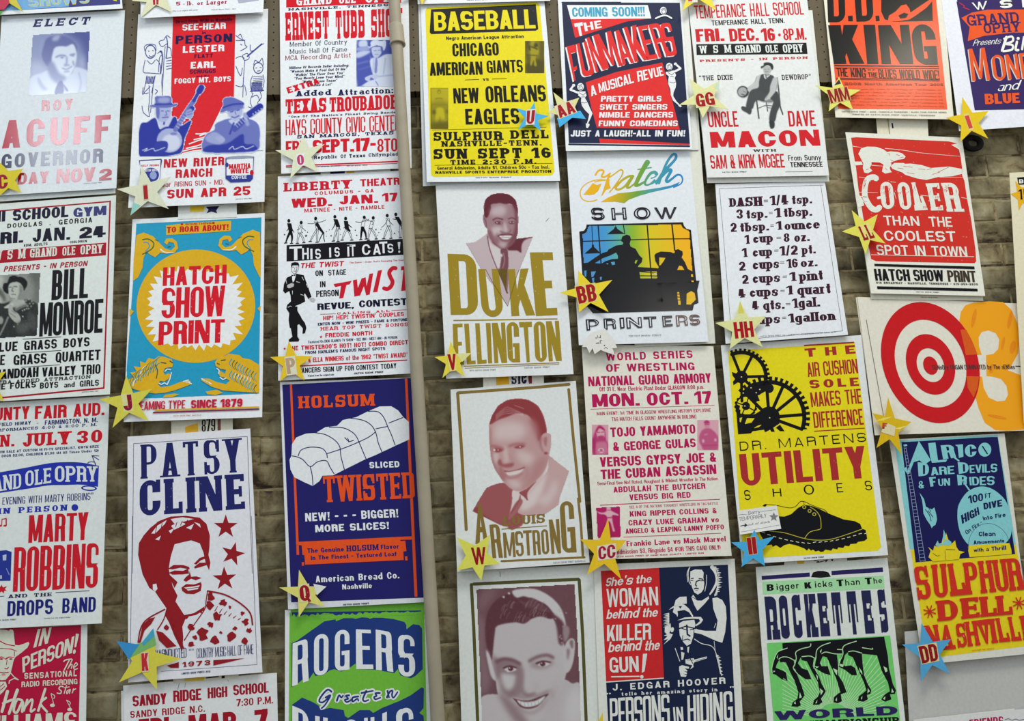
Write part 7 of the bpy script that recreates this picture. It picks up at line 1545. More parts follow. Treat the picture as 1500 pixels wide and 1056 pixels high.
s.text('B', 82,118,352,386, UK, wt=.4, t=.2); s.text('igger', 132,250,348,380, UK, wt=.26, gap=.3); s.text('K', 276,312,342,374, UK, wt=.4); s.text('icks', 330,420,336,368, UK, wt=.26, gap=.3); s.text('T', 442,478,328,362, UK, wt=.4); s.text('han', 486,562,326,358, UK, wt=.26, gap=.3); s.text('T', 588,624,318,352, UK, wt=.4); s.text('he', 632,676,318,348, UK, wt=.26, gap=.3)
s.part('headline', 'tall dark violet lettering')
for i, (ch, x0, x1) in enumerate((('R', 78,138),('O', 150,196),('C', 216,262),('K', 282,340),('E', 352,406),('T', 422,476),('T', 502,556),('E', 580,634),('S', 662,706))):
    y = 414 - (x0 - 78) * .062; s.text(ch, x0, x1 - (6 if ch in 'ETKS' else 2), y, y + 224,(36,38,78), wt=.36, slab=.1, gap=0, t=.3, dy=-2)
s.part('printed_panel', 'green printed panel'); s.tile(1110,920,6.818); s.poly(RG, [(92,150),(1322,72),(1420,900),(1470,1400),(200,1400)]).up()
s.part('printed_rays', 'pale rays')
for k in range(46):
    a = math.pi * (1.04 + .92 * k / 45); x0, y0 = 760,900
    r0, r1 = 150,760; p = []
    for r, w_ in ((r0,4),(r1,6)):
        p.append((r, w_))
    A = (x0 + r0 * math.cos(a) * 1.1, y0 + r0 * math.sin(a)); kx = min((1300 - x0) / abs(math.cos(a) + 1e-6),590 / abs(math.cos(a) + 1e-6),740 / abs(math.sin(a) + 1e-6)); r1 = min(r1, kx * .95)
    B_ = (x0 + r1 * math.cos(a), y0 + r1 * math.sin(a)); 
    if B_[1] < 250 - (B_[0] - 760) * .06: B_ = (A[0] + (B_[0] - A[0]) * .8, A[1] + (B_[1] - A[1]) * .8)
    s.line((196,236,186),7,[A, B_])
s.up(); s.part('illustration', 'black row of horse legs'); 
s.poly(UK, [(245,150),(1262,85),(1275,150),(1300,280),(1310,400),(1330,480),(1350,560),(1380,620),(1370,655),(1320,660),(1335,710),(1270,735),(1232,710),(1270,660),(1320,630),(1300,540),(1240,430),(1190,270),(1040,255),(1050,380),(1062,470),(1100,560),(1135,620),(1125,655),(1090,665),(1100,710),(1060,735),(1000,725),(1010,680),(1050,650),(1085,620),(1060,540),(1010,430),(950,290),(905,270),(900,240),(870,270),(850,350),(870,380),(930,370),(975,400),(992,470),(940,470),(870,415),(810,385),(810,350),(845,250),(790,260),(800,340),(805,470),(850,540),(888,640),(830,660),(840,730),(800,750),(755,740),(760,690),(800,655),(825,640),(790,520),(740,400),(690,290),(650,280),(640,300),(620,350),(640,380),(700,380),(728,470),(660,450),(600,415),(568,395),(575,350),(590,280),(560,300),(550,380),(610,480),(640,560),(680,630),(650,680),(632,700),(645,740),(610,765),(550,765),(560,720),(600,685),(620,640),(600,540),(540,430),(490,330),(440,320),(430,290),(400,350),(440,400),(500,420),(535,510),(480,510),(400,455),(365,430),(370,390),(385,310),(360,320),(370,400),(400,480),(440,580),(468,670),(440,710),(420,730),(430,770),(400,785),(335,780),(350,740),(395,705),(405,640),(370,530),(320,430),(280,340),(225,340),(215,315),(190,360),(180,395),(240,420),(280,440),(298,525),(240,510),(180,465),(138,450),(140,400),(165,300),(190,240),(250,215)]); s.up()
for l in ([(295,200),(220,225),(190,250),(160,320),(140,400),(145,450)],[(210,310),(240,290),(300,290),(370,325)],[(530,155),(520,185),(440,205),(380,240),(385,300),(370,360),(355,400),(400,460)],[(440,285),(520,278),(565,298)],[(725,145),(640,175),(590,220),(580,290),(565,350),(560,400)],[(640,255),(680,238),(760,255),(835,260)],[(985,130),(880,165),(848,200),(850,260),(820,330),(808,380)],[(905,235),(960,228),(1040,250)],[(795,212),(845,214)],[(1045,195),(1140,210),(1145,200)]): s.line((186,232,176),8, l, True)
for q in ([(155,425),(175,428),(160,440)],[(250,498),(285,515),(262,512)],[(750,400),(795,420),(790,470),(770,440)],[(1010,390),(1040,430),(1045,465),(1020,430)],[(820,355),(860,365),(850,390),(822,380)],[(570,380),(610,385),(590,400)],[(420,640),(440,690),(415,700)],[(620,600),(655,630),(630,670)],[(1100,600),(1120,630),(1095,650)],[(1340,600),(1360,640),(1335,645)],[(360,750),(375,730),(380,760)],[(775,720),(790,690),(790,730)],[(1030,700),(1045,675),(1040,715)],[(575,750),(595,715),(590,750)],[(1250,705),(1275,680),(1270,715)],[(1255,380),(1290,400),(1295,430),(1275,440)],[(580,460),(600,480),(600,520)],[(190,290),(205,260),(195,310)],[(620,230),(640,210),(630,250)]): s.poly((190,234,180), q)
s.part('headline', 'wide violet lettering'); s.text('WORLD', 168,1405,830,920, RV, wt=.34, gap=.12, t=.24, dy=-56); s.text('CHAMPIONSHIP', 500,1420,925,1000, UK, wt=.34, slab=.7, gap=.1, dy=-40)
s.done()

# ================================================================= column 7
s = Sheet('orange poster with huge glossy black block lettering', [(1192,-150),(1367,-156),(1397.3,174.8),(1224,172)], h=.012, curl=.012, paper=(232,228,208), gloss=.2)
KO = (240,84,34); KK = (16,13,9); s.tile(1100,0); s.part('printed_panel', 'orange printed panel'); s.poly(KO, [(340,-520),(900,-540),(1013,565),(450,562)]); s.up()
s.part('headline', 'glossy black block lettering'); GLS = .22
s.text('D', 0,0,0,0, KK, quad=[(390,-80),(482,-85),(488,115),(398,115)], wt=.36, t=.16, gap=0, rough=GLS); s.text('.', 0,0,0,0, KK, quad=[(500,82),(524,82),(526,110),(502,110)], gap=0); s.poly(KK, [(500,82),(524,80),(526,108),(502,110)]); s.text('D', 0,0,0,0, KK, quad=[(528,-85),(622,-90),(634,110),(544,112)], wt=.36, t=.16, gap=0, rough=GLS); s.poly(KK, [(642,82),(662,80),(664,108),(644,110)])
s.part('illustration', 'black photo block with an orange figure holding a guitar'); s.poly(KK, [(672,-120),(930,-130),(938,108),(735,112),(690,100),(672,60)], rough=GLS); s.up(); s.poly(KO, [(705,110),(712,80),(745,60),(775,28),(800,22),(818,45),(822,65),(900,12),(935,-10),(935,6),(905,40),(850,80),(818,100),(770,108),(745,110)]); s.poly(KO, [(740,-40),(760,-20),(790,-10),(800,-40)]); s.up(); s.poly(KK, [(760,80),(790,65),(812,72),(800,92),(770,96)], rough=GLS)
s.part('headline', 'glossy black block lettering')
for ch, q, w_ in (('K', [(398,130),(552,128),(582,328),(428,330)],.42),('I', [(580,128),(640,128),(658,330),(600,330)],1),('N', [(655,130),(815,128),(838,330),(675,330)],.4),('G', [(820,126),(945,124),(965,332),(850,334)],.42)): s.text(ch, 0,0,0,0, KK, quad=q, wt=w_, t=.16, gap=0, rough=GLS)
s.part('ruled_line'); s.line(KK, 5,[(432,338),(968,342)]); s.line(KK, 2.5,[(434,350),(970,353)]); s.line(KK, 3,[(440,402),(972,412)]); s.line(KK, 2,[(440,408),(972,418)]); s.up()
s.text('THE KING', 0,0,0,0, KK, quad=[(440,350),(592,352),(594,400),(446,392)], wt=.3, gap=.1); s.text('OF', 0,0,0,0, KK, quad=[(602,356),(642,358),(642,364),(602,362)], wt=.3, gap=.5); s.text('THE', 0,0,0,0, KK, quad=[(602,372),(650,374),(652,400),(606,398)], wt=.34); s.text('BLUES WORLD WIDE!', 0,0,0,0, KK, quad=[(656,356),(968,362),(974,410),(662,402)], wt=.3, gap=.1)
s.text('2008 North American Tour 2008', 0,0,0,0,(150,56,20), quad=[(480,424),(990,430),(992,442),(484,438)], wt=.3)
for k in range(6): s.text('Los Angeles, CA - Dallas, TX - Las Vegas, NV - San Francisco, CA'[k * 3:],0,0,0,0,(190,70,26), quad=[(520 - k * 4,455 + k * 16),(980 + k * 3,460 + k * 17),(982 + k * 3,466 + k * 17),(522 - k * 4,461 + k * 16)], wt=.24)
s.text('HATCH SHOW PRINT - 2008 - NASHVILLE TENNESSEE - BLUES TOUR POSTER SERIES', 0,0,0,0,(110,104,90), quad=[(468,572),(1008,576),(1010,582),(470,578)], wt=.24); s.text('PRINTED BY HATCH SHOW PRINT, NASHVILLE, TENNESSEE', 0,0,0,0,(110,104,90), quad=[(524,586),(950,592),(950,598),(524,592)], wt=.24)
s.done()
Sheet('plain cream strip hanging left between the orange poster and the polar bear poster', [(1270,40),(1302,38),(1306,200),(1286,202)], h=.0075, curl=0, paper=(226,220,192), name='paper_sheet', cat='paper').done()
s = Sheet('cream strip with a small dark mark hanging above the polar bear poster', [(1298,40),(1352,36),(1360,199),(1303.5,204)], h=.0085, curl=0, paper=(230,226,204), name='paper_sheet', cat='paper')
s.tile(1100,0); s.part('printed_mark'); s.poly(NAVY, [(724,634),(732,634),(736,660),(728,662)]); s.line((150,140,110),4,[(706,612),(716,690)]); s.done()

s = Sheet('red polar bear poster with frosted COOLER lettering', [(1238.3,193.6),(1409,201.6),(1443.2,433.4),(1276,429.6)], h=.0095, curl=.012, paper=(230,230,214), )
CR = (204,46,34); CW = (228,230,216); s.tile(1230,190,7.5); s.part('printed_panel', 'red woodcut panel')
s.poly(CR, [(125,88),(180,82),(1200,128),(1290,150),(1225,165),(1310,215),(1330,300),(1345,420),(1345,500),(1370,560),(1400,760),(1440,960),(1490,1300),(1500,1445),(1482,1466),(900,1456),(400,1444),(346,1420),(320,1290),(255,940),(205,640),(180,420),(150,250),(135,150)], wear=.5); s.up()
s.part('illustration', 'white polar bear on ice')
s.poly(CW, [(205,265),(235,205),(300,185),(400,188),(480,215),(520,245),(560,238),(640,245),(690,262),(725,295),(705,320),(640,330),(590,350),(560,360),(570,380),(550,420),(560,450),(575,465),(500,482),(465,460),(480,380),(440,360),(350,355),(350,380),(330,420),(360,450),(340,462),(310,478),(270,470),(255,420),(260,370),(225,300)])
s.poly(CW, [(150,350),(240,350),(255,385),(170,392)]); s.poly(CW, [(560,400),(600,365),(700,365),(720,375),(780,372),(900,388),(1000,420),(1200,405),(1340,430),(1345,485),(1240,510),(1080,520),(950,552),(850,535),(720,495),(690,470),(580,430)])
for l in ([(140,180),(240,195)],[(500,205),(700,225),(900,255),(1320,292)],[(215,520),(290,526)],[(560,572),(620,578)],[(200,685),(420,690)],[(1100,520),(1360,522)],[(350,390),(470,400)],[(890,720),(1000,730)],[(1340,745),(1400,755)],[(600,690),(620,760)]): s.line(CW, 6, l, True, 3)
s.up()
for l in ([(525,262),(550,262),(545,285)],[(620,270),(660,285)],[(660,310),(700,300)],[(560,330),(600,350)],[(860,430),(940,436)],[(960,440),(1010,425)],[(1080,465),(1200,410)],[(700,400),(800,412)],[(640,420),(700,430)],[(1020,490),(1100,465)],[(500,420),(520,440)],[(290,440),(320,430)],[(350,365),(460,372)],[(740,470),(820,485)]): s.line(CR, 4, l)
s.part('headline', 'frosted white lettering')
s.line(CW, 62,[(405,540),(375,520),(310,540),(280,620),(280,740),(340,850),(400,880),(440,850)], True); s.line(CW, 12,[(200,730),(300,740)]); s.line(CW, 12,[(200,780),(300,790)]); s.poly(CW, [(200,700),(250,760),(270,830),(200,860)]); s.line(CW, 30,[(420,750),(460,740)])
for ch, q in (('O', [(432,580),(575,565),(610,860),(470,880)]),('O', [(620,580),(760,572),(795,870),(670,885)]),('L', [(790,580),(850,575),(970,880),(835,888)]),('E', [(950,590),(1090,585),(1140,885),(1010,888)]),('R', [(1120,585),(1290,580),(1345,900),(1185,900)])):
    s.text(ch, 0,0,0,0, CW, quad=q, wt=.36 if ch != 'L' else .5, gap=0, t=.14, slab=.3 if ch != 'O' else 0)
s.up(); random.seed(9); s.part('illustration', 'red frost marks')
for k in range(70):
    x = random.choice((285,450,480,560,650,690,740,820,990,1060,1160,1180,1280)) + random.uniform(-18,18); y = random.uniform(600,690) - (60 if x < 330 else 0); s.line(CR, 4,[(x, y),(x - 8, y + random.uniform(15,45))], w2=2)
for x, y in ((530,790),(715,800),(940,840),(1075,730),(1105,850),(1235,750)):
    for k in range(4): s.line(CR, 4,[(x + k * 12 - 20, y),(x + k * 12 - 22, y + 22)])
s.part('lettering', 'off-white lettering'); s.tile(1100,180)
s.text('THAN', 685,866,478,528, CW, wt=.24, gap=.14, t=.15, dy=3); s.text('THE', 918,1036,484,534, CW, wt=.24, gap=.16, t=.15, dy=2); s.text('COOLEST', 686,1054,555,608, CW, wt=.24, gap=.16, t=.16, dy=4); s.text('SPOT IN TOWN', 648,1112,628,682, CW, wt=.26, gap=.14, t=.15, dy=10); s.line(CW, 3,[(620,680),(1150,690)])
s.part('ruled_line', 'black rules'); s.poly(UK, [(636,726),(1152,740),(1154,754),(638,738)]); s.poly(UK, [(650,842),(1168,854),(1170,868),(652,856)])
s.part('headline', 'black lettering'); s.text('HATCH', 638,818,752,812, UK, wt=.38, gap=.08, t=.14, dy=3); s.text('SHOW', 838,992,756,814, UK, wt=.38, gap=.06, t=.14, dy=3, wear=.2); s.text('PRINT', 1014,1160,760,818,(60,50,36), wt=.38, gap=.06, t=.14, dy=3, wear=.3)
s.text('316 BROADWAY - NASHVILLE, TENNESSEE - 615-256-2805', 645,1168,818,828, UK, wt=.28, slab=.6, dy=9); s.text('HATCH SHOW PRINT', 852,972,869,873, UK, wt=.3, dy=2); s.done()
s = Sheet('sheet edge showing below the red polar bear poster', [(1250,260),(1410,262),(1440.5,440.5),(1276,438)], h=.0085, curl=.004, paper=(224,222,200), name='paper_sheet', cat='paper')
s.tile(1100,180); s.part('small_lettering'); s.text('HATCH SHOW PRINT', 878,965,897,901, BLK, wt=.3, dy=2); s.done()

s = Sheet('cream poster with a red target and large orange numeral 3', [(1256,434.8),(1600,449),(1640,626),(1281.5,637.5)], h=.0105, curl=.008, paper=(230,226,208))
s.tile(1100,460); TRD = (204,24,30)
TC_ = [(925 + 255 * math.cos(q),250 + 62 * math.cos(q) + 306 * math.sin(q)) for q in [2 * math.pi * i / 64 for i in range(64)]]
def ringp(k): return [(926 + (x - 925) * k, 250 + (1 - k) * 18 + (y - 250) * k) for x, y in TC_]
s.part('numeral', 'large orange numeral 3')
s.poly((240,162,24),[(1110,210),(1085,130),(1074,40),(1082,-10),(1105,-45),(1150,-60),(1230,-66),(1300,-62),(1345,-20),(1375,50),(1386,130),(1378,200),(1345,262),(1325,290),(1400,318),(1450,360),(1490,440),(1500,520),(1470,570),(1400,596),(1320,602),(1260,598),(1205,560),(1172,480),(1150,400),(1122,322),(1192,322),(1200,380),(1225,430),(1270,450),(1310,446),(1326,415),(1318,370),(1290,335),(1245,322),(1215,320),(1212,212),(1250,205),(1275,180),(1280,130),(1262,98),(1225,84),(1190,92),(1174,120),(1176,165),(1190,210)], wear=.12)
s.up()
for x, y, rx, ry in ((1335,30,10,46),(1350,170,14,34),(1150,20,10,50),(1420,460,12,50),(1270,530,50,8),(1300,150,8,34),(1240,280,12,24)): s.ell((236,142,26), x, y, rx, ry, .2)
s.up(); s.part('target', 'red target rings')
s.poly(TRD, TC_, cut=[ringp(.725)]); s.poly(TRD, ringp(.50), cut=[ringp(.28)]); s.poly(TRD, ringp(.15))
s.up(); s.poly((220,92,26),[(1080,80),(1110,80),(1150,160),(1168,208),(1108,212),(1096,150)]); s.poly((220,92,26),[(1112,320),(1176,322),(1168,380),(1148,430),(1118,380)])
s.part('small_lettering', 'thin dark line of lettering'); s.text('SENsOry ORGAN DOMINATED by The sENSes', 935,1360,262,286,(70,50,50), wt=.3, gap=.1, dy=-2); s.line(UK, 4,[(1365,268),(1430,270)]); s.text('SENSORY', 1420,1700,262,280,(90,84,80), wt=.2)
s.part('pencil_mark'); s.line((120,110,100),3,[(595,30),(690,560)]); s.done()
Sheet('cream sheet edge showing left behind the target poster', [(1253.4,435.5),(1300,436),(1322,634),(1277,600)], h=.0085, curl=.002, paper=(220,214,190), name='paper_sheet', cat='paper').done()

Sheet('white sheet edge showing left of the SULPHUR DELL lettering', [(1325,800),(1400,800),(1420,930),(1352,930)], h=.0075, curl=0, paper=(222,218,196), name='paper_sheet', cat='paper').done()
s = Sheet('navy, blue and yellow fair poster lettered SULPHUR DELL in red', [(1302.5,644),(1471.5,634.7),(1512,957),(1352,973.5)], h=.011, curl=.013, paper=(222,222,208))
AN = (22,22,82); AC = (134,206,208); AY = (232,210,28); AR = (206,46,30); s.tile(1310,640,5.28); s.part('printed_panel', 'pale blue printed panel')
s.poly(AC, [(0,30),(800,-18),(940,830),(120,870)]); s.poly(AY, [(127,870),(940,830),(1080,1610),(258,1712)]); s.part('printed_panel', 'navy printed panel'); s.up(); s.poly(AN, [(55,40),(752,0),(800,0),(935,905),(165,970)]).up()
s.part('headline', 'pale blue lettering')
s.poly(AC, [(72,245),(92,232),(102,260),(190,30),(282,180),(235,215),(195,180),(150,195),(115,285),(100,285)]); s.poly(AC, [(262,48),(318,42),(338,180),(410,172),(400,192),(292,200),(278,160)]); s.text('R', 0,0,0,0, AC, quad=[(358,65),(455,58),(478,160),(378,172)], wt=.4, gap=0, t=.14); s.line(AC, 12,[(440,140),(500,185)]); s.poly(AC, [(470,62),(530,56),(535,152),(500,162),(490,75)])
s.text('C', 0,0,0,0, AC, quad=[(542,62),(635,55),(638,148),(550,158)], wt=.42, gap=0, t=.14); s.ell(AC, 700,98,50,54); s.up(); s.line(AN, 10,[(682,72),(720,130)])
for ch, q, w_ in (('D', [(180,195),(270,205),(265,295),(188,305)],.4),('ARE', [(278,235),(462,222),(466,285),(285,298)],.32),('D', [(490,195),(575,200),(575,275),(500,285)],.4),('EVILS', [(580,218),(798,205),(796,272),(585,280)],.3),('&', [(185,345),(228,335),(230,395),(190,400)],.3),('F', [(268,312),(320,308),(325,378),(280,384)],.42),('UN', [(338,325),(430,318),(432,375),(342,380)],.3),('R', [(485,292),(565,300),(560,365),(492,375)],.4),('IDES', [(578,310),(778,300),(775,372),(585,374)],.3)):
    s.text(ch, 0,0,0,0, AC, quad=q, wt=w_, gap=.1, t=.15)
s.line(AC, 12,[(530,340),(580,410)])
s.part('illustration', 'pale blue disc'); s.poly(AC, [(488,600),(500,520),(560,430),(640,388),(720,388),(800,430),(870,510),(905,650),(905,740),(880,800),(800,860),(640,870),(570,830),(520,760),(495,680)], sm=True); s.up(); s.poly(AY, [(575,840),(890,820),(905,870),(908,905),(582,930),(572,880)]); s.poly(AN, [(905,750),(925,900),(908,905)]); s.line((80,90,130),3,[(568,860),(590,760),(650,690),(730,668),(810,695),(870,760),(898,850)], True)
s.up(); s.part('lettering', 'navy lettering')
for t_, q, w_ in (('100', [(570,455),(685,432),(688,492),(580,515)],.34),('FT', [(700,438),(748,430),(748,468),(704,474)],.26),('HIGH', [(515,605),(650,540),(660,598),(525,672)],.38),('DIVE', [(688,512),(832,482),(836,535),(694,560)],.38),('On Fire -', [(545,725),(670,640),(680,668),(560,755)],.26),('Into Fire', [(682,615),(858,582),(862,615),(690,645)],.3),('Clean', [(652,732),(782,730),(784,765),(654,768)],.3),('Amusements', [(612,800),(850,788),(850,815),(614,830)],.32),('with a Thrill', [(612,862),(864,838),(866,872),(616,890)],.32)):
    s.text(t_, 0,0,0,0, AN, quad=q, wt=w_, gap=.12)
s.part('illustration', 'ladder, falling diver and flames'); 
s.line((150,170,200),3.5,[(75,80),(120,400),(200,965)]); s.line((150,170,200),3.5,[(90,80),(150,400),(240,960)])
for k in range(34):
    t = k / 33; s.line((150,170,200),3,[(76 + 124 * t ** .95,90 + 870 * t),(92 + 148 * t ** .95,88 + 868 * t)])
s.poly(AC, [(195,430),(230,480),(245,540),(290,560),(310,545),(325,600),(330,640),(318,680),(300,690),(290,705),(278,680),(250,640),(225,590),(222,540),(215,490)]); s.up(); s.line(AN, 5,[(240,560),(270,600),(285,650)], True); s.line(AN, 5,[(262,570),(300,620)]); s.line(AN, 4,[(250,520),(285,580)])
s.poly(AY, [(265,930),(280,880),(262,850),(300,880),(310,840),(330,850),(340,820),(370,830),(380,770),(395,800),(400,740),(420,800),(440,830),(470,800),(480,850),(500,880),(545,890),(510,905),(500,945),(300,962)]); s.poly(AC, [(318,835),(335,800),(345,825),(365,820),(378,765),(382,715),(398,760),(412,790),(440,810),(445,840),(420,850),(340,860)]); s.up(); s.line((90,80,20),4,[(300,900),(330,920),(350,915)], True); s.line((90,80,20),5,[(400,870),(470,872)]); s.line((90,80,20),3,[(392,880),(396,950)]); s.poly(AC, [(70,60),(95,55),(102,68),(75,74)])
s.part('headline', 'red wood type lettering'); s.tile(1100,756)
for ch, q in (('S', [(838,262),(905,254),(935,425),(862,432)]),('U', [(932,250),(1002,244),(1020,415),(948,422)]),('L', [(1015,246),(1070,240),(1120,404),(1035,412)]),('P', [(1095,240),(1158,234),(1185,398),(1112,404)]),('H', [(1172,232),(1236,226),(1262,390),(1190,398)]),('U', [(1245,226),(1310,220),(1335,384),(1270,390)]),('R', [(1318,220),(1380,214),(1412,378),(1338,386)])): s.text(ch, 0,0,0,0, AR, quad=q, wt=.36, slab=.4, gap=0, t=.13, wear=.3)
s.text('D', 0,0,0,0, AR, quad=[(958,436),(1062,428),(1072,532),(968,542)], wt=.36, slab=.4, gap=0, t=.18); s.text('E', 0,0,0,0, AR, quad=[(1082,424),(1170,416),(1182,520),(1092,530)], wt=.36, slab=.4, gap=0, t=.18); s.text('L', 0,0,0,0, AR, quad=[(1180,416),(1262,410),(1270,512),(1190,520)], wt=.36, slab=.4, gap=0, t=.18); s.text('L', 0,0,0,0, AR, quad=[(1264,412),(1340,404),(1352,506),(1275,512)], wt=.36, slab=.4, gap=0, t=.18)
for cx, cy in ((922,492),(1382,448)):
    for k in range(4): a = k * math.pi / 4 + .3; s.line(AR, 6,[(cx - 32 * math.cos(a), cy - 32 * math.sin(a)),(cx + 32 * math.cos(a), cy + 32 * math.sin(a))])
    s.ell(AR, cx, cy, 11,11)
for ch, q in (('N', [(895,565),(960,558),(985,690),(918,698)]),('A', [(985,562),(1025,558),(1048,685),(980,692)]),('S', [(1055,555),(1100,550),(1118,672),(1068,680)]),('H', [(1102,545),(1160,538),(1182,665),(1122,672)]),('V', [(1160,538),(1222,530),(1232,655),(1205,660)]),('I', [(1228,530),(1252,528),(1272,652),(1246,655)]),('L', [(1262,526),(1305,522),(1340,645),(1285,650)]),('L', [(1325,520),(1365,516),(1398,640),(1348,644)]),('E', [(1385,514),(1440,508),(1462,632),(1408,638)])): s.text(ch, 0,0,0,0, AR, quad=q, wt=.34 if ch != 'I' else 1, slab=.4, gap=0, t=.14, wear=.3)
s.text('HATCH SHOW PRINT NASHVILLE', 1140,1255,690,696, AR, wt=.2); s.done()

s = Sheet('blank grey sheet below the SULPHUR DELL poster', [(1325,925),(1560,905),(1600,1240),(1342,1262)], h=.0085, curl=.006, paper=(196,196,190), cat='paper', name='paper_sheet'); s.done()
s = Sheet('white sheet with magenta and navy print at the bottom right corner', [(1340,1055),(1560,1032),(1570,1300),(1345,1320)], h=.021, curl=.0, paper=(226,228,224), cat='paper', name='paper_sheet')
s.tile(1300,940,7.5); s.part('lettering'); s.text('FRIENDS', 900,1275,855,960,(186,18,86), wt=.36); s.line(NAVY, 6,[(1290,855),(1330,845),(1370,862),(1410,848),(1450,862),(1500,850)], True); s.done()
Sheet('white torn sheet edge just above the bottom right corner', [(1338,1054),(1486,1037.5),(1500,1200),(1345,1210)], h=.0185, curl=0, paper=(226,226,214), cat='paper', name='paper_sheet').done()

s = Sheet('violet, orange and white music poster cut by the right edge', [(1363,-120),(1600,-128),(1640,176),(1405,192)], h=.014, curl=.012, paper=(232,234,240))
PV = (54,38,96); PO = (232,88,34); s.tile(1280,0,6.818); s.part('printed_panel', 'violet printed panel'); s.poly(PV, [(825,-30),(1700,-40),(1800,1090),(1050,1092)]).up(); s.tile(1100,0); s.poly(PV, [(1060,8),(1500,-10),(1600,560),(1154,568)]).up()
s.part('banner', 'orange banner'); s.poly(PO, [(1085,92),(1140,65),(1220,50),(1500,48),(1540,170),(1350,168),(1200,185),(1118,212),(1128,140)]).up()
WSW = (236,238,226); s.text('W', 0,0,0,0, WSW, quad=[(1138,14),(1218,4),(1210,48),(1160,52)], wt=.2, gap=0, t=.2); s.text('S', 0,0,0,0, WSW, quad=[(1282,0),(1345,-4),(1350,40),(1285,44)], wt=.3, gap=0, t=.24); s.text('M', 0,0,0,0, WSW, quad=[(1396,-4),(1460,-8),(1465,34),(1400,38)], wt=.3, gap=0, t=.24)
s.text('GRAND OLE', 0,0,0,0, PV, quad=[(1108,78),(1560,50),(1565,104),(1120,134)], wt=.26, slab=.8, gap=.06); s.text('OPRY', 0,0,0,0, PV, quad=[(1196,124),(1385,112),(1390,162),(1204,172)], wt=.26, slab=.8, gap=.06)
s.text('Presents', 0,0,0,0, WSW, quad=[(1150,205),(1290,195),(1290,225),(1150,236)], wt=.18, gap=.1, it=.4); s.line(WSW, 14,[(1318,190),(1295,262)]); s.line(WSW, 11,[(1305,200),(1345,188),(1350,212),(1315,226),(1348,232),(1345,256),(1300,264)], True); s.line(WSW, 12,[(1372,214),(1365,255),(1380,258)], True); s.ell(WSW, 1378,198,8,8); s.line(WSW, 11,[(1408,190),(1398,255)])
s.line((190,40,60),5,[(1076,15),(1100,30),(1096,38),(1126,50)])
for off, c_ in (((-5,4),(206,204,190)),((0,0), PO)):
    for ch, q in (('M', [(1122,252),(1205,245),(1235,412),(1142,418)]),('O', [(1238,285),(1300,280),(1320,410),(1255,414)]),('N', [(1310,282),(1372,276),(1390,404),(1330,410)]),('R', [(1382,276),(1440,270),(1460,400),(1402,404)])): s.text(ch, 0,0,0,0, c_, quad=[(x + off[0], y + off[1]) for x, y in q], wt=.26, gap=0, t=.1)
    s.up()
s.text('and', 0,0,0,0, WSW, quad=[(1280,428),(1390,412),(1385,460),(1276,470)], wt=.2, gap=.1, it=.3, t=.1); s.text('BLUE GRASS', 0,0,0,0, PO, quad=[(1204,484),(1640,470),(1645,520),(1208,538)], wt=.4, gap=.1, t=.22); s.done()

s = Sheet('cream sheet with a small printed star at the right edge', [(1478.6,253),(1640,246),(1680,600),(1500,620)], h=.025, curl=.004, paper=(230,222,190), cat='poster')
s.tile(1380,170,3.775); s.part('lettering'); s.poly(UK, [(415,340),(470,335),(470,378),(422,380)]); s.up(); s.text('B', 426,450,350,372, WSW, wt=.3); s.up(); s.part('printed_star', 'orange printed star'); s.poly((234,176,26),[(380,430),(415,418),(405,358),(440,395),(500,380),(500,490),(445,480),(425,522),(418,460)]); s.up(); s.text('15', 425,480,405,462, UK, wt=.34, slab=.5); s.done()
# ================================================================= stars and notes
class Star(Sheet):
    def __init__(s, label, tips, col, h=.031, ratio=.47, inner=None, cat='star', name='paper_star', cols=None):
        s.tips = tips; T = np.array(tips, float); c = T.mean(0); P = []
        for i in range(len(T)):
            m = (T[i] + T[(i + 1) % len(T)]) / 2; P += [T[i], c + (m - c) * ratio]
        s.out = [tuple(p) for p in (P if inner is not False else T)]
        x0, y0 = T.min(0); x1, y1 = T.max(0)
        super().__init__(label, [(x0, y0),(x1, y0),(x1, y1),(x0, y1)], h=h, curl=0, paper=col, cat=cat, name=name)
    def sheet_mesh(s, name, paper, thick):
        n = len(s.out); P = W(s.out, s.h) - s.org; B = P.copy(); B[:, 1] += thick
        tri = tessellate_polygon([[Vector((p[0], p[2],0)) for p in P]])
        F = [tuple(t) for t in tri] + [tuple(n + a for a in t[::-1]) for t in tri] + [(i, (i + 1) % n, n + (i + 1) % n, n + i) for i in range(n)]
        me = bpy.data.meshes.new(name); me.from_pydata(np.r_[P, B].tolist(),[], F); me.materials.append(ink(paper, .45)); me.update()
        bm = bmesh.new(); bm.from_mesh(me); bmesh.ops.recalc_face_normals(bm, faces=bm.faces); bm.to_mesh(me); bm.free()
        o = bpy.data.objects.new(name, me); o.location = s.org; return link(o)
    def letter(s, txt, quad, col=(160,16,30), tagc=(228,222,190), pad=1.6, wt=.4, wear=.3, slab=0):
        q = np.array(quad, float); c = q.mean(0); big = [tuple(c + (p - c) * (1 + pad / max(6, np.linalg.norm(p - c)))) for p in q]
        s.flush(); n0 = set(s.root.children)
        if tagc: s.part('letter_tag').poly(tagc, big); s.flush(); s.up()
        tg = [o for o in s.root.children if o not in n0]
        s.part('lettering', 'dark red letter' if col[0] > 140 and col[1] < 60 else None)
        ws = 1 if txt in ('I',) else wt
        s.text(txt, 0,0,0,0, col, quad=quad, wt=ws, gap=.1, t=.17, wear=wear, slab=slab)
        if tg:
            for o in s.root.children:
                if o not in n0 and o is not tg[0]: o.parent = tg[0]
        return s
    def tip(s, col, pts): s.part('painted_tip').poly(col, pts); s.flush(); s.up(); return s
YS, PY, BS = (236,212,40),(226,226,140),(72,178,228)
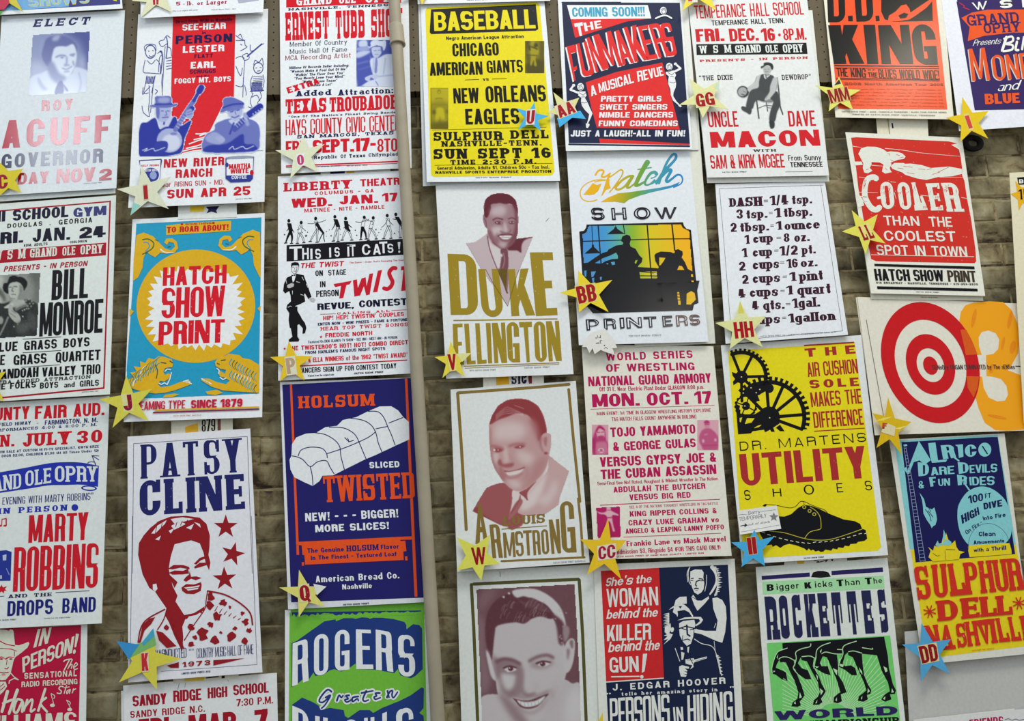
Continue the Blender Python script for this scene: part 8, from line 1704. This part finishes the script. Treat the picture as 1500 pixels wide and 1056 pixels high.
a = Star('large yellow star with a pink and red print, cut by the top left corner', [(33.5,17),(-10,22),(-35,-25),(5,-60),(32,-30)],(214,200,70)); a.tip((200,60,84),[(-12,-20),(10,-12),(14,4),(6,14),(-12,15)]); a.tip((80,170,70),[(-4,16),(5,17),(0,22),(-6,22)]); a.done()
Star('cream star tagged H on the flour poster', [(206,26),(252,18),(264,-24),(226,-52),(193,1)],(226,226,186), h=.034).letter('H', [(222,-18),(233,-18),(232,6.5),(224.5,7)],(176,24,60), None).done()
Star('yellow star tagged C on the election poster, cut by the left edge', [(33.5,247.5),(30.5,282),(0,286),(-26,262),(-2,236)],(222,204,50), h=.028, ratio=.6).letter('C', [(-5,256),(11,255),(12,275),(-4,278)],(150,18,44), None).done()
Star('small yellow star tip at the left edge below the school gym poster', [(8.5,544),(6,588),(-30,600),(-50,560),(-20,520)],(224,206,60), h=.028).done()
Star('pale green star tagged I on the banjo poster', [(171.3,277),(208,244),(250.5,258.5),(247,306),(191,315.5)],(222,226,196), h=.033).tip((150,208,196),[(191,315.5),(195,296),(206,301)]).letter('I', [(209.7,272),(215.5,271),(217,291),(211,292)],(168,20,34),(200,196,150)).done()
Star('pale star tagged O left of the pipe on the country music poster', [(403.3,220),(444.8,199),(475.4,211),(466,252),(425,261.5)],(226,230,196), h=.024).letter('O', [(434.5,227),(444.5,226),(445.5,241),(436,242)],(190,60,110),(236,238,236)).done()
Star('yellow star tagged J on the roaring animals poster', [(145.5,584.5),(184.8,550),(223,569.5),(217.5,616.5),(164.8,626.5)],(220,212,80), h=.032).letter('J', [(178,579),(192,577.5),(194.5,600.5),(182,602)],(140,16,44),(222,220,150)).done()
Star('blue, green and yellow star tagged K on the dark red face poster', [(170.6,939),(224.5,920),(265.6,965),(230,1010.5),(174,999.5)],(222,214,76), h=.032).tip((128,188,110),[(192,945),(208,941),(224.5,920),(229,945),(218,950),(186,966)]).tip((70,170,200),[(208,941),(224.5,920),(226.8,931),(210,946)]).tip((60,150,210),[(170.6,939),(204,944),(195,956),(189,966)]).letter('K', [(207,957),(217,956),(217.5,982),(208,983)],(196,44,50),(226,214,196)).done()
Star('golden yellow star tagged P in tan on the dance poster', [(395.6,523),(423,499),(458,521.5),(446,557),(410,558.5)],(236,200,36), h=.025, ratio=.5).letter('P', [(418,525),(431,523),(434,546),(421,548)],(190,160,130),(226,224,196),2.4, wear=0).done()
Star('pale yellow star tagged Q on the navy bread poster', [(409,860.5),(438,834.5),(478.2,859),(476.6,889),(437.7,903.8)],(230,224,120), h=.026).tip((232,234,226),[(459,855),(478.2,859),(464,872)]).letter('Q', [(438,858),(452,856),(455,879),(440,881)],(160,18,30),(230,222,170)).done()
Star('yellow star tip above the BASEBALL poster', [(618,7),(590,-10),(600,-45),(640,-45),(652,-12)],(234,212,50), h=.030).done()
Star('sky blue star tagged U on the yellow BASEBALL poster', [(782.8,149.5),(803.5,169.8),(792.4,191.5),(758.6,189.7),(756.6,158.4)], BS, h=.031).letter('U', [(772,162),(784,161),(782,181),(771,181.5)],(160,20,34),(226,222,206)).done()
Star('yellow star tagged V beside the huge gold lettering', [(660,499),(690.6,517),(680.8,551.7),(648,553.6),(636.5,523)],(232,216,70), h=.031).tip((226,226,150),[(668,518),(690.6,517),(677,530)]).letter('V', [(655,519),(667.5,518),(668,541),(659,542.5)],(164,16,30),(236,222,120), wt=.34).done()
Star('pale yellow star tagged W below the portrait in a dark suit', [(669,786.7),(718,783),(732,825.6),(705,850.5),(669,835.5)],(226,226,92), h=.031, ratio=.55).letter('W', [(689.5,802),(711,801),(711,826),(694,827.5)],(150,14,30), None, wt=.3).done()
Star('cream and blue star tagged AA between the BASEBALL and revue posters', [(810.6,135),(848.5,143),(858,174),(819.6,186.5),(802,164.8)],(222,220,150), h=.032, ratio=.52).tip(BS, [(824,171),(834,166),(850,162),(858,174),(838,172.5),(819.6,186.5),(816,173)]).letter('AA', [(813,156),(837,147.5),(844,164),(820,173)],(158,18,26),(226,214,176), wt=.34).done()
Star('cream star tagged GG left of the seated banjo player', [(1010,115),(1054,118),(1067.4,160.5),(1029.3,173),(995,153.4)],(226,226,160), h=.032, ratio=.5).tip((200,222,200),[(1054,118),(1053,133),(1046,127)]).letter('GG', [(1018,138),(1044,134),(1048,153),(1021,157)],(160,20,30),(226,220,160)).done()
Star('yellow star with a torn red tag above the seated banjo player poster', [(999.5,15.6),(1048.5,15),(1060,-28),(1022,-55),(985,-30)],(234,216,60), h=.034).letter('F', [(1007,-18),(1020,-18),(1021,2),(1008,2)],(200,60,40),(226,220,200)).done()
Star('yellow star tagged BB on the workshop silhouette poster', [(846.6,395.5),(897,410),(891.5,457),(848,457.5),(820,428.7)],(240,216,50), h=.032, ratio=.5).letter('BB', [(843,420),(871,415),(875,440),(848,445)],(162,18,28),(230,214,120)).done()
Star('pale yellow star tagged HH on the DASH measures poster', [(1084,441),(1122.5,463),(1117.5,508.5),(1069,511),(1047.8,473)],(226,228,160), h=.032, ratio=.52).tip((218,210,90),[(1084,441),(1090,458),(1081,459)]).letter('HH', [(1074,472),(1102,470),(1105,493),(1077,496)],(170,8,24), None, wt=.36).done()
Star('orange yellow star tagged CC between the wrestling and crime posters', [(890.7,760.5),(917.7,791),(910,848.3),(859.4,842),(850.3,790)],(238,198,38), h=.032, ratio=.5).letter('CC', [(876,801),(901,796.5),(902,816.5),(877,820)],(164,20,50),(228,224,206), wt=.36).done()
Star('yellow star tip at the bottom edge on the crime poster', [(883,1043),(905,1080),(890,1120),(850,1110),(845,1070)],(228,210,50), h=.028).done()
Star('sky blue star tagged II below the shoe poster', [(1105,776),(1134.5,785.6),(1120.5,829),(1086.2,830.5),(1071.3,794.4)], BS, h=.031, ratio=.55).letter('II', [(1093.5,788),(1106.5,786),(1109.5,810.5),(1097,812.5)],(166,20,26),(230,210,150), pad=.8, wt=.8).done()
Star('yellow star tagged MM on the orange poster', [(1229,112.5),(1260.8,131.4),(1249.8,161),(1214,163),(1194.6,125.2)],(226,224,110), h=.032, ratio=.5).tip((54,52,50),[(1222,125),(1229,116),(1232,122.5)]).letter('MM', [(1211.5,132),(1240.5,127),(1246,146),(1217.5,151.5)],(140,24,26),(220,196,120), pad=1, wt=.3).done()
Star('golden star tagged I at the bottom left of the violet music poster', [(1409.7,142),(1448.3,162.5),(1447.6,203),(1406.7,208),(1386.2,172.3)],(230,198,30), h=.033, ratio=.5).letter('I', [(1413,170),(1419,168.5),(1425,187),(1419.5,188.5)],(206,70,56),(228,206,130),3).done()
Star('yellow star tagged LL on the red polar bear poster', [(1247.7,307.8),(1285.5,314),(1297.4,356.7),(1268,373),(1233.3,339)],(228,222,90), h=.031, ratio=.5).letter('LL', [(1257,332),(1272,328),(1282,348),(1266,352.5)],(150,20,26),(232,220,130), wt=.34, slab=.3).done()
Star('shiny gold star with a torn silvery tag below the target poster', [(1301,582),(1335,618),(1321,666),(1284,656),(1278,605)],(222,184,24), h=.031, ratio=.5).tip((240,222,90),[(1280,617),(1294,612),(1308,610),(1294,616)]).tip((240,226,110),[(1308,628),(1330,623),(1318,629)]).letter('F', [(1293,619),(1300,620),(1299,628),(1292,628)],(196,60,50), None).tip((226,214,170),[(1300,620),(1312,625),(1310,639),(1291,633),(1292,629)]).done()
Star('blue star tagged DD at the bottom left of the SULPHUR DELL poster', [(1350,912.5),(1392.8,936.3),(1391.5,987),(1349,998),(1321.3,944)],(84,170,216), h=.032, ratio=.5).letter('DD', [(1345,947),(1371,942),(1375,967),(1351,972)],(140,14,24),(236,214,150), pad=1.5, wt=.38).done()
k = Star('white torn star note reading sold out below the PRINTERS lettering', [(866,487),(886,481),(897,494),(904,509.5),(897,510),(901,520),(886,515),(880,512.5),(871,518.5),(868,510),(863.5,517),(859,508),(853,508),(858,496)],(230,229,220), h=.030, inner=False, cat='note', name='paper_note')
k.tile(840,470,17.6); k.part('handwriting')
for l in ([(570,450),(585,425),(600,450)],[(625,375),(632,440)],[(655,430),(690,430),(695,370),(698,438)],[(580,570),(590,590),(615,560),(625,590)],[(635,555),(650,585),(670,560)],[(695,500),(690,570),(715,575)],[(675,520),(735,500)],[(800,715),(835,675),(878,715)]): k.line((50,50,60),12, l)
k.ell((50,50,60),800,630,18,16); k.done()
s = Sheet('small white card with handwriting on the yellow shoe poster', [(1079.5,748),(1137.6,740.2),(1144.3,774.4),(1084,783)], h=.027, curl=.004, paper=(234,234,228), cat='card', name='note_card')
s.tile(1060,720,6.25); s.part('handwriting', 'grey handwriting with a drawn star')
HG = (90,90,94)
s.text('Sorry', 225,340,180,212, HG, wt=.16, gap=.1, it=.2); s.text('TEMPORARILY', 140,400,235,272,(120,118,116), wt=.14, gap=.1, t=.1); s.text('out of stock', 222,430,292,312, HG, wt=.16, gap=.14, it=.2)
for l in ([(130,215),(170,208),(215,212)],[(345,182),(478,165)],[(160,370),(510,305)]): s.line((110,110,112),3, l)
s.line((50,50,54),8,[(155,315),(205,305)]); s.poly((50,50,54),[(195,288),(220,308),(190,328)]); s.poly((130,128,130),[(460 + (44 if i % 2 == 0 else 20) * math.sin(i * math.pi / 5),232 - (44 if i % 2 == 0 else 20) * math.cos(i * math.pi / 5)) for i in range(10)]); s.done()

# bricks that the sheets cover wholly are joined into one part
def to_px(P):
    q = (np.asarray(P, float) - np.array(CAM)) @ RCn
    return np.c_[750 + FX * q[:, 0] / q[:, 1],528 - FX * q[:, 2] / q[:, 1]]
G_ = np.array([(a, b) for a in (.05,.2,.35,.5,.65,.8,.95) for b in (.15,.5,.85)])
joinV, joinF = [],[]
for o in brick_list:
    x, dy, z = o.location
    P = to_px(np.c_[x + BW * G_[:, 0], np.full(len(G_), BACK - .003), z + BH * G_[:, 1]])
    see = (P[:, 0] > 0) & (P[:, 0] < 1500) & (P[:, 1] > 0) & (P[:, 1] < 1056) & (x * 0 + z + BH * G_[:, 1] < PEGZ)
    for Hi in sheet_maps:
        uv = happ(Hi, P); see &= ~((uv[:, 0] > 0) & (uv[:, 0] < 1) & (uv[:, 1] > 0) & (uv[:, 1] < 1))
    if not see.any():
        n = len(joinV); joinV += [(v.co.x + x, v.co.y + dy, v.co.z + z) for v in o.data.vertices]; joinF += [tuple(q + n for q in p.vertices) for p in o.data.polygons]
        bpy.data.objects.remove(o)
o = new_obj('brick', joinV, joinF, brick_m, parent=wall); o['kind'] = 'stuff'
